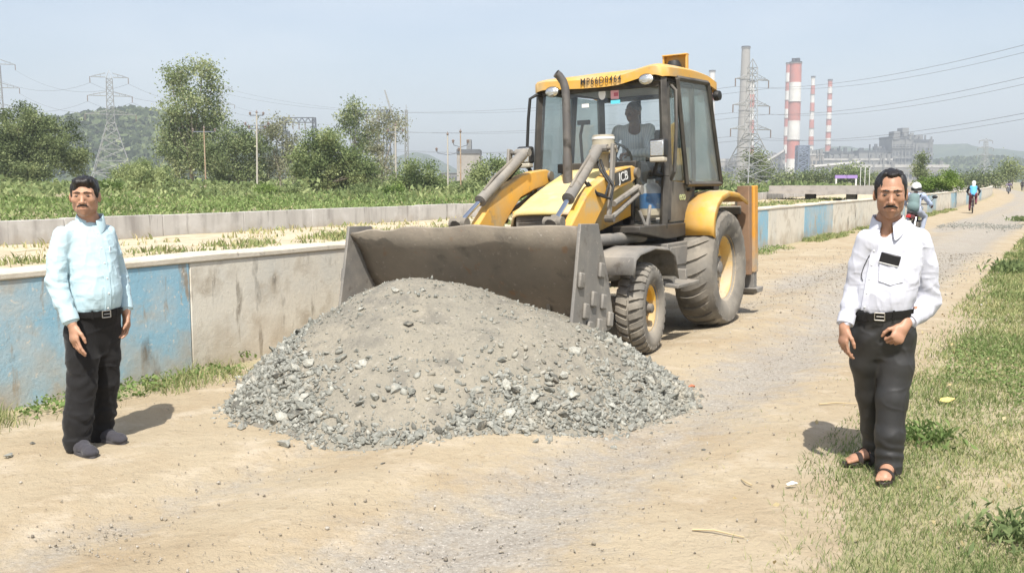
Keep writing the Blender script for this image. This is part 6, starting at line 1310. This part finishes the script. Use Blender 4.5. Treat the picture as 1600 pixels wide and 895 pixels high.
    wire_ = [snap(B, q(*p), f, .004)-org for p in ((1361, 397), (1357, 404), (1352, 414), (1348, 425), (1347, 432), (1350, 437))]; MB().tube(wire_, .0022, 6).build('loose_thread', blkpl, sh)
    for cu, e, r in ((cuR, elR, .046), (cuL, eo, .049)): d = unit(e-cu); MB().tube([cu-d*.012-org, cu-org, cu+d*.05-org], [r*.985, r*1.03, r*1.04], 22).build('cuff', sm, sh)
    ph = thing('mobile_phone', 'black mobile phone sticking out of the white shirt pocket', 'phone', snap(B, q(1394, 402), f, .010)); X = unit(l*.97-zV*.22); Zp = unit(np.cross(X, f)); Zp = Zp if Zp[2] > 0 else -Zp; Mx = np.stack([X, -unit(np.cross(X, Zp))*-1, Zp], 1)
    MB().box((0, 0, .0), (.105, .010, .056), Mx).build('case', mat('black_phone_case', (.012, .012, .014), .35), ph, bev=.005); MB().box(np.array(f)*.004+Zp*-.029, (.10, .003, .004), Mx).build('edge', whi, ph, False)
    tm = mat('dark_grey_trousers', (.026, .0255, .025), .5, vary=[((.040, .039, .038), 4, .45, .7)], bump=[(9, .25, .012), (420, .1, .0008)], spec=.4)
    Ft = Field(ax3(org+np.array([-.28, -.34, .02]), org+np.array([.32, .36, .97]), .0055))
    Ft.column([sec(481, 1378, .160, .122, .126), sec(490, 1378, .161, .122, .128), sec(505, 1379, .167, .118, .134), sec(525, 1380, .174, .112, .134), sec(542, 1380, .154, .100, .118), sec(558, 1379, .126, .078, .09)], l, f, .075, 2.3)
    Ft.chain([q(1356, 528, .02), q(1353, 565, .05), knR, q(1364, 665, .14), anR+zV*.02], [.098, .086, .072, .066, .066], .03); Ft.chain([q(1402, 525, .0), q(1400, 570, -.03), knL, q(1390, 680, -.09), anL+zV*.012], [.100, .094, .084, .076, .074], .03)
    def wt(P):
        a = folds(.0045, 81, (7, 7, 1.6), .11)(P)+folds(.003, 84, (6, 6, 9), .11)(P); zk = P[:, 2]-org[2]; a = a*np.clip((.87-zk)/.06, 0, 1); an_ = np.exp(-((zk-.14)/.09)**2); hp = np.exp(-((zk-.80)/.10)**2); return a+.0028*an_*np.sin(zk*90+4.5*vnoise(P*9, 83))+.002*hp*np.sin(zk*50-P[:, 0]*45+4*vnoise(P*8, 85))
    Ft.wrinkle(wt, .04); tr, tv, tf = Ft.mesh('trousers', tm, org, root)
    belt_on(root, org, (.160, .122, .126), q(1378, 490), f, l, cloth('black_belt_worn', (.014, .013, .012), 1, .42, 0), mat('brass_steel_buckle', (.42, .40, .36), .3, .9), .020, .02, .022)
    lea = mat('brown_black_leather', (.035, .026, .022), .5, bump=[(40, .3, .003)])
    for base, d, s in ft:
        n = 30; prof = []
        for t in np.linspace(0, 2*math.pi, n, endpoint=False): x, y = math.cos(t), math.sin(t); prof.append((.068+.150*x, .049*y*(1+.1*math.sin(1.2*x))))
        V = [base+d*a+s*b+zV*z-org for z in (-.003, .018) for a, b in prof]; f_ = [(i, (i+1) % n, n+(i+1) % n, n+i) for i in range(n)]+[tuple(range(n))[::-1], tuple(range(n, 2*n))]; so = MB().add(V, f_).build('sandal', lea, root, bev=.004)
        def strap(x, w, hgt, name='strap', lean=0.):
            pts, out = [], []
            for a in np.linspace(-.1, math.pi+.1, 14): p = base+d*(x+lean*math.cos(a))+s*.048*math.cos(a)+zV*(.016+hgt*max(0, math.sin(a))); pts.append(p); out.append(unit(s*math.cos(a)+zV*math.sin(a)))
            ribbon(name, pts, w, d, np.array(out), lea, org, so, .004)
        strap(.115, .016, .050, 'strap', .012); strap(.06, .015, .075, 'strap', -.01)
        pts, out = [], []
        for a in np.linspace(.2, math.pi*2-.2, 22)[2:-2]: p = base+d*(.0-.052*math.cos(a-math.pi)*-1 if False else .02-.055*math.cos(a-math.pi))+s*.042*math.sin(a)*-1+zV*.05; 
        strap(-.03, .013, .062, 'heel_strap')
HWID[0] = .98; man_blue(); HWID[0] = .925; man_white(); HWID[0] = 1.
# ================================================================ DRIVER, RIDERS, CYCLIST
def figure(name, label, org, rz, jt, cols, head_yaw=math.pi, hs=1., cat='person', cover=None, h=.011, group=None, sh_r=.062, world=None, hands=True):
    """a clothed figure from joints given in its own frame (x right, y forward, z up); the head faces +y when head_yaw is pi"""
    root = thing(name, label, cat, org, rz, group=group); g = {k_: np.array(v, float) for k_, v in jt.items()}
    pts = np.array(list(g.values())); lo, hi = pts.min(0)-.22, pts.max(0)+.26; o0 = np.zeros(3)
    fwd = np.array([0, 1., 0]); lat = np.array([1., 0, 0])
    F = Field(ax3(lo, hi, h*.8)); H, M = head(F, g['head'], head_yaw, hs); F.cone(g['head']-zV*.15, g['chest'], .05, .08, .04); F.cone(g['chest'], g['pelvis'], .08, .08, .05)
    for s in 'LR':
        F.chain([g['sh'+s], g['el'+s], g['wr'+s]], [.04, .036, .027], .02); F.chain([g['hip'+s], g['kn'+s], g['an'+s]], [.06, .045, .035], .03)
        d = unit(g['wr'+s]-g['el'+s]); hand(F, g['wr'+s], d, np.array([0, 0, -1.]) if abs(d[2]) < .8 else np.array([0, 1., 0]), np.array([1. if s == 'L' else -1., .3, 0]), 1., (.7, .8, .9, 1.), .03, .4)
    body, v, f = F.mesh('body', cols['skin'], o0, root, rnd=lambda v: np.full(len(v), .5))
    F = Field(ax3(lo, hi, h)); up = unit(g['chest']-g['pelvis'])
    F.cone(g['pelvis']+up*.02, g['chest'], .135, .15, .04, (unit(np.cross(lat, up)), .80)); F.cone(g['shL'], g['shR'], .066, .066, .05)
    for s in 'LR': F.chain([g['sh'+s], g['el'+s], g['wr'+s]+(g['el'+s]-g['wr'+s])*.12], [sh_r+.004, .055, .042], .03)
    F.wrinkle(lambda P: folds(.006, 7, (9, 9, 5))(P)); F.mesh('shirt', cols['shirt'], o0, root)
    F = Field(ax3(lo, hi, h)); F.cone(g['hipL'], g['hipR'], .105, .105, .04)
    for s in 'LR': F.chain([g['hip'+s], (g['hip'+s]+g['kn'+s])/2, g['kn'+s], g['an'+s]], [.095, .085, .07, .055], .03); d = unit(np.array([0, 1., 0]))
    F.wrinkle(lambda P: folds(.006, 9, (8, 8, 6))(P)); F.mesh('trousers', cols['trousers'], o0, root)
    F = Field(ax3(lo, hi, h*.8))
    for s in 'LR': a = g['an'+s]; F.cone(a-zV*.05-fwd*.04, a-zV*.055+fwd*.16, .042, .040, .02, (zV, .75))
    F.mesh('shoe', cols.get('shoe', blkpl), o0, root)
    if cover == 'helmet':
        F = Field(ax3(g['head']-.25, g['head']+.25, h*.8)); F.ell(g['head']+zV*.03, (.125, .145, .135)); F.ell(g['head']+fwd*.13-zV*.02, (.09, .06, .055), None, .01, 'cut'); he, hv, hf = F.mesh('helmet', cols['helmet'], o0, root)
        band = MB().lathe([(.128, -.10), (.137, -.06), (.139, -.02), (.136, -.015), (.133, -.06), (.122, -.10)], 26, 2, g['head']+zV*.03, True); band.build('helmet_trim', blkpl, he)
    elif cover == 'scarf':
        F = Field(ax3(g['head']-.26, g['head']+.26, h*.8)); F.ell(g['head']+zV*.03, (.10, .115, .115)); F.cone(g['head']-fwd*.05-zV*.02, g['head']-fwd*.05-zV*.17, .085, .09, .03); F.ell(g['head']+fwd*.12-zV*.02, (.07, .05, .06), None, .01, 'cut'); F.wrinkle(lambda P: folds(.005, 12, (14, 14, 14))(P)); F.mesh('headscarf', cols['helmet'], o0, root)
    else:
        F = Field(ax3(g['head']-.22, g['head']+.22, h*.6)); F.ell(H(0, .016, .042), np.array([.081, .099, .083])*hs, M); F.ell(H(0, -.125, .0), np.array([.07, .075, .075])*hs, M, .01, 'cut'); F.ell(H(0, -.06, -.105), np.array([.13, .085, .085])*hs, M, .01, 'cut'); F.ell(H(0, .03, -.16), np.array([.15, .15, .10])*hs, M, .01, 'cut'); F.mesh('hair', hairm, o0, root)
        for s in (1, -1):
            MB().sphere(H(s*.031, -.0765, .0035), .0122*hs, 10, 8).build('eye', eyew, body); MB().tube([H(s*.012, -.099, .027), H(s*.047, -.083, .027)], .0045*hs, 6).build('eyebrow', hairm, root)
        MB().tube([H(-.026, -.094, -.053), H(0, -.103, -.046), H(.026, -.094, -.053)], .0045*hs, 6).build('moustache', hairm, root)
    return root
dsk = skinmat('dark_skin', (.20, .115, .078))
# --- the driver, seated in the cab (built in the machine's own axes, seen from its left front)
striped = cloth('grey_striped_shirt', (.78, .82, .86)); nt = striped.node_tree; b = nt.nodes['Principled BSDF']; old = b.inputs['Base Color'].links[0].from_socket
wv = nt.nodes.new('ShaderNodeTexWave'); wv.wave_type = 'BANDS'; wv.bands_direction = 'X'; wv.inputs['Scale'].default_value = 11; tcn = nt.nodes.new('ShaderNodeTexCoord'); nt.links.new(tcn.outputs['Object'], wv.inputs[0])
nt.links.new(_mixc(nt, old, (.56, .62, .70), _ramp(nt, wv.outputs[0], .6, .75, 0, .7)), b.inputs['Base Color'])
drv = figure('person', 'driver in pale striped shirt seated behind the windscreen of the loader', V2W((-2.02, .0, 1.20)), 0,
       dict(head=(-.05, .12, 1.27), chest=(0, .0, 1.00), pelvis=(0, 0, .56), shL=(.19, .0, 1.07), shR=(-.19, .0, 1.07), elL=(.27, .20, .80), elR=(-.27, .20, .80), wrL=(.13, .46, .78), wrR=(-.13, .46, .78), hipL=(.09, .02, .58), hipR=(-.09, .02, .58), knL=(.14, .48, .58), knR=(-.14, .48, .58), anL=(.13, .62, .13), anR=(-.13, .62, .13)),
       dict(skin=dsk, shirt=striped, trousers=cloth('driver_trousers', (.05, .05, .055))), R(180-12), 1.02, cover=None, h=.009)
drv.matrix_world = Matrix.Translation(V2W((-2.02, .0, 1.20))) @ VM.to_3x3().to_4x4() @ Matrix.Rotation(-math.pi/2, 4, 'Z')
# --- two-wheelers
def spoked(k, c, r, w, n=14, hub=.05):
    k.lathe([(r-.03, -w*.5), (r-.012, -w*.5), (r, -w*.25), (r, w*.25), (r-.012, w*.5), (r-.03, w*.5)], 28, 0, c, True)
def wheel_obj(name, c, r, w, parent, spokes=12):
    e = bpy.data.objects.new(name, None); COL.objects.link(e); e.parent = parent; e.location = c
    k = MB(); spoked(k, (0, 0, 0), r, w); k.build('tyre', blkpl, e); q = MB().lathe([(r-.05, -w*.3), (r-.03, -w*.3), (r-.03, w*.3), (r-.05, w*.3)], 28, 0, (0, 0, 0), True)
    for i in range(spokes): a = 2*math.pi*i/spokes; q.tube([(0, .03*math.cos(a), .03*math.sin(a)), (0, (r-.04)*math.cos(a), (r-.04)*math.sin(a))], .004, 4, False)
    q.tube([(-.05, 0, 0), (.05, 0, 0)], .03, 8); q.build('rim', chrome, e)
def motorcycle(label, org, rz, paint, group=None):
    t = thing('motorcycle', label, 'motorcycle', org, rz, group=group)
    wheel_obj('rear_wheel', (0, -.60, .30), .30, .09, t); wheel_obj('front_wheel', (0, .66, .30), .30, .08, t)
    MB().tube([(0, .50, .88), (0, .30, .80), (0, -.1, .62), (0, -.25, .36)], .025, 8).tube([(0, .48, .86), (0, .30, .42), (0, -.2, .36)], .022, 8).build('frame', blkpl, t)
    for s in (1, -1): MB().tube([(s*.07, .66, .30), (s*.07, .48, .92)], .022, 8).build('fork', chrome, t); MB().tube([(s*.09, -.60, .32), (s*.10, -.35, .70)], .025, 8).build('shock', chrome, t)
    F = Field(ax3((-.2, -.1, .55), (.2, .55, 1.02), .014)); F.cone((0, .12, .78), (0, .38, .84), .10, .12, .03); F.mesh('fuel_tank', paint, np.zeros(3), t)
    F = Field(ax3((-.2, -.85, .6), (.2, .15, .95), .014)); F.cone((0, .06, .78), (0, -.62, .83), .10, .085, .03, (zV, .55)); F.mesh('seat', blkpl, np.zeros(3), t)
    F = Field(ax3((-.2, -.95, .4), (.2, -.2, .9), .014)); F.cone((0, -.40, .72), (0, -.80, .76), .08, .05, .03); F.mesh('tail', paint, np.zeros(3), t)
    MB().box((0, -.84, .74), (.12, .04, .07)).build('tail_lamp', mat('red_lamp', (.45, .03, .03), .3), t, bev=.01); MB().box((0, -.88, .58), (.18, .01, .11), rotm('X', .25)).build('number_plate', whi, t, False); MB().prism([(-.55, .64), (-.75, .60), (-.90, .52), (-.88, .50), (-.72, .57), (-.55, .60)], 0, -.06, .06).build('mudguard', blkpl, t, bev=.004)
    MB().box((0, .05, .42), (.22, .34, .28)).tube([(.12, .1, .3), (.14, -.3, .26), (.15, -.75, .34)], .035, 10).build('engine', dkm, t, bev=.02)
    MB().tube([(-.36, .44, 1.0), (-.2, .52, 1.03), (.2, .52, 1.03), (.36, .44, 1.0)], .015, 8).build('handlebar', blkpl, t)
    for s in (1, -1): m_ = MB().tube([(s*.24, .50, 1.03), (s*.38, .48, 1.20)], .008, 6).build('mirror', blkpl, t); MB().sphere((s*.40, .47, 1.23), (.075, .02, .045), 12, 8).build('glass', blkpl, m_)
    MB().sphere((0, .62, .90), (.10, .09, .10), 12, 8).build('headlight', lampg, t); return t
def seat_pose(w=.10): return dict(head=(0, .06, 1.47), chest=(0, .04, 1.20), pelvis=(0, -.10, .86), shL=(-.19, .04, 1.27), shR=(.19, .04, 1.27), elL=(-.33, .22, 1.06), elR=(.33, .22, 1.06), wrL=(-.33, .42, 1.02), wrR=(.33, .42, 1.02), hipL=(-.09, -.06, .86), hipR=(.09, -.06, .86), knL=(-.20, .30, .70), knR=(.20, .30, .70), anL=(-.19, .06, .34), anR=(.19, .06, .34))
rz = -PSI
b0 = J(1431, 300, 26.); b0 = np.array([b0[0], b0[1], float(gz(b0[0], b0[1]))+.01])
motorcycle('motorcycle ridden away on the road behind the man in white', b0, rz-R(3), mat('dark_red_tank', (.16, .03, .03), .35))
figure('person', 'motorcyclist in lavender blue shirt and white helmet riding away', b0, rz-R(3), seat_pose(), dict(skin=dsk, shirt=cloth('lavender_shirt', (.36, .43, .58)), trousers=cloth('rider_jeans', (.28, .31, .38)), helmet=mat('white_helmet', (.72, .72, .72), .3)), 0+math.pi, cover='helmet', h=.012, sh_r=.066)
bp = thing('backpack', 'grey green backpack on the back of the motorcyclist', 'backpack', b0, rz-R(3)); F = Field(ax3((-.3, -.5, .75), (.3, .1, 1.4), .012)); F.cone((0, -.22, .95), (0, -.17, 1.18), .15, .14, .04); F.ell((0, -.27, .98), (.15, .12, .13), None, .03); F.ell((.0, -.14, 1.27), (.13, .10, .07), None, .03); F.wrinkle(lambda P: folds(.006, 17, (10, 10, 10))(P)); F.mesh('bag', cloth('grey_green_cloth', (.15, .215, .215)), np.zeros(3), bp)
MB().tube([(-.13, -.10, 1.26), (-.15, .06, 1.34), (-.14, .16, 1.15)], .018, 6).build('strap', blkpl, bp); MB().tube([(.13, -.10, 1.26), (.15, .06, 1.34), (.14, .16, 1.15)], .018, 6).build('strap', blkpl, bp)
def bicycle(label, org, rz):
    t = thing('bicycle', label, 'bicycle', org, rz); wheel_obj('rear_wheel', (0, -.52, .34), .34, .045, t, 16); wheel_obj('front_wheel', (0, .54, .34), .34, .045, t, 16)
    fp = mat('bicycle_paint', (.06, .03, .03), .4); k = MB()
    for a, b_ in (((0, .38, .86), (0, -.14, .80)), ((0, .40, .74), (0, -.02, .30)), ((0, -.14, .84), (0, -.02, .30)), ((.04, -.52, .34), (.02, -.13, .76)), ((-.04, -.52, .34), (-.02, -.13, .76)), ((.04, -.52, .34), (.03, -.02, .30)), ((-.04, -.52, .34), (-.03, -.02, .30)), ((.045, .54, .34), (.03, .40, .76)), ((-.045, .54, .34), (-.03, .40, .76)), ((0, .40, .72), (0, .36, .98))): k.tube([a, b_], .016, 6)
    k.build('frame', fp, t); MB().tube([(-.27, .24, .98), (-.24, .36, 1.0), (.24, .36, 1.0), (.27, .24, .98)], .013, 6).build('handlebar', chrome, t); MB().prism([(-.08, .06), (-.13, -.16), (.13, -.16), (.08, .06), (.03, .10), (-.03, .10)], 2, .90, .95).build('saddle', blkpl, t, bev=.01)
    k = MB(); k.box((0, -.52, .72), (.14, .36, .02)); k.build('carrier', chrome, t); MB().tube([(-.17, .02, .13), (-.06, 0, .14)], .015, 6).tube([(-.06, -.02, .30), (-.06, 0, .14)], .01, 6).build('pedal', blkpl, t); MB().tube([(.17, -.06, .47), (.06, -.04, .46)], .015, 6).tube([(.06, -.02, .30), (.06, -.04, .46)], .01, 6).build('pedal', blkpl, t); return t
b1 = J(1521, 300, 49.5); b1 = np.array([b1[0], b1[1], float(gz(b1[0], b1[1]))+.01])
bicycle('bicycle ridden away along the far stretch of road', b1, rz+R(4))
figure('person', 'cyclist in white scarf and sky blue vest riding away along the road', b1, rz+R(4), dict(head=(0, .10, 1.52), chest=(0, .04, 1.25), pelvis=(0, -.14, .97), shL=(-.18, .04, 1.33), shR=(.18, .04, 1.33), elL=(-.29, .16, 1.12), elR=(.29, .16, 1.12), wrL=(-.26, .28, 1.02), wrR=(.26, .28, 1.02), hipL=(-.09, -.12, .96), hipR=(.09, -.12, .96), knL=(-.13, .18, .60), knR=(.13, .20, .86), anL=(-.14, .0, .22), anR=(.14, -.04, .54)),
       dict(skin=dsk, shirt=cloth('dark_sleeves', (.03, .03, .04)), trousers=cloth('maroon_trousers', (.16, .05, .06)), helmet=cloth('white_scarf', (.68, .68, .66))), math.pi, cover='scarf', h=.012)
vs = bpy.data.objects.new('tmp', None); bpy.data.objects.remove(vs)
cyc = [o for o in bpy.data.objects if o.get('label', '').startswith('cyclist')][0]; F = Field(ax3((-.3, -.45, .8), (.3, .4, 1.5), .012)); F.cone((0, -.12, 1.0), (0, .04, 1.25), .150, .165, .04, (unit(np.array([0, .9, -.4])), .82)); F.cone((-.13, .03, 1.32), (.13, .03, 1.32), .078, .078, .03); F.wrinkle(lambda P: folds(.006, 27, (9, 9, 6))(P)); F.mesh('vest', mat('sky_blue_vest', (.10, .36, .62), .8, vary=[((.62, .68, .70), 1.9, .56, .60, (1, .2, .2))]), np.zeros(3), cyc)
b2 = J(1576, 300, 124.); b2 = np.array([b2[0], b2[1], float(gz(b2[0], b2[1]))+.02])
motorcycle('tiny far motorcycle near the bend of the road', b2, rz+math.pi, mat('far_tank', (.05, .05, .08), .4)); figure('person', 'tiny far motorcyclist in purple grey top near the bend', b2, rz+math.pi, seat_pose(), dict(skin=dsk, shirt=cloth('purple_top', (.16, .13, .22)), trousers=cloth('far_trousers', (.06, .05, .07)), helmet=blkpl), math.pi, cover='helmet', h=.02)
b3 = J(1597, 300, 160.); b3 = np.array([b3[0], b3[1], float(gz(b3[0], b3[1]))+.02])
figure('person', 'tiny dark figure walking at the right picture edge beyond the bend', b3, rz, dict(head=(0, .02, 1.58), chest=(0, 0, 1.30), pelvis=(0, 0, .95), shL=(-.19, 0, 1.38), shR=(.19, 0, 1.38), elL=(-.24, -.03, 1.10), elR=(.24, .03, 1.10), wrL=(-.24, .06, .86), wrR=(.24, .12, .88), hipL=(-.09, 0, .93), hipR=(.09, 0, .93), knL=(-.10, .08, .50), knR=(.10, -.02, .50), anL=(-.10, .12, .09), anR=(.10, -.14, .10)),
       dict(skin=dsk, shirt=cloth('dark_shirt', (.05, .05, .06)), trousers=cloth('dark_pants', (.04, .04, .045))), 0., cover=None, h=.02)
# ================================================================ AIR
hm = bpy.data.materials.new('haze_air'); hm.use_nodes = True; nt = hm.node_tree
for n in list(nt.nodes):
    if n.type != 'OUTPUT_MATERIAL': nt.nodes.remove(n)
pv = nt.nodes.new('ShaderNodeVolumePrincipled'); pv.inputs['Color'].default_value = (.84, .92, 1, 1); pv.inputs['Density'].default_value = .00029; pv.inputs['Anisotropy'].default_value = 0
nt.links.new(pv.outputs[0], nt.nodes['Material Output'].inputs['Volume'])
hz = MB().box((0, 2100, 165), (8800, 4900, 340)).build('haze', hm, None, False); tag(hz, kind='stuff')
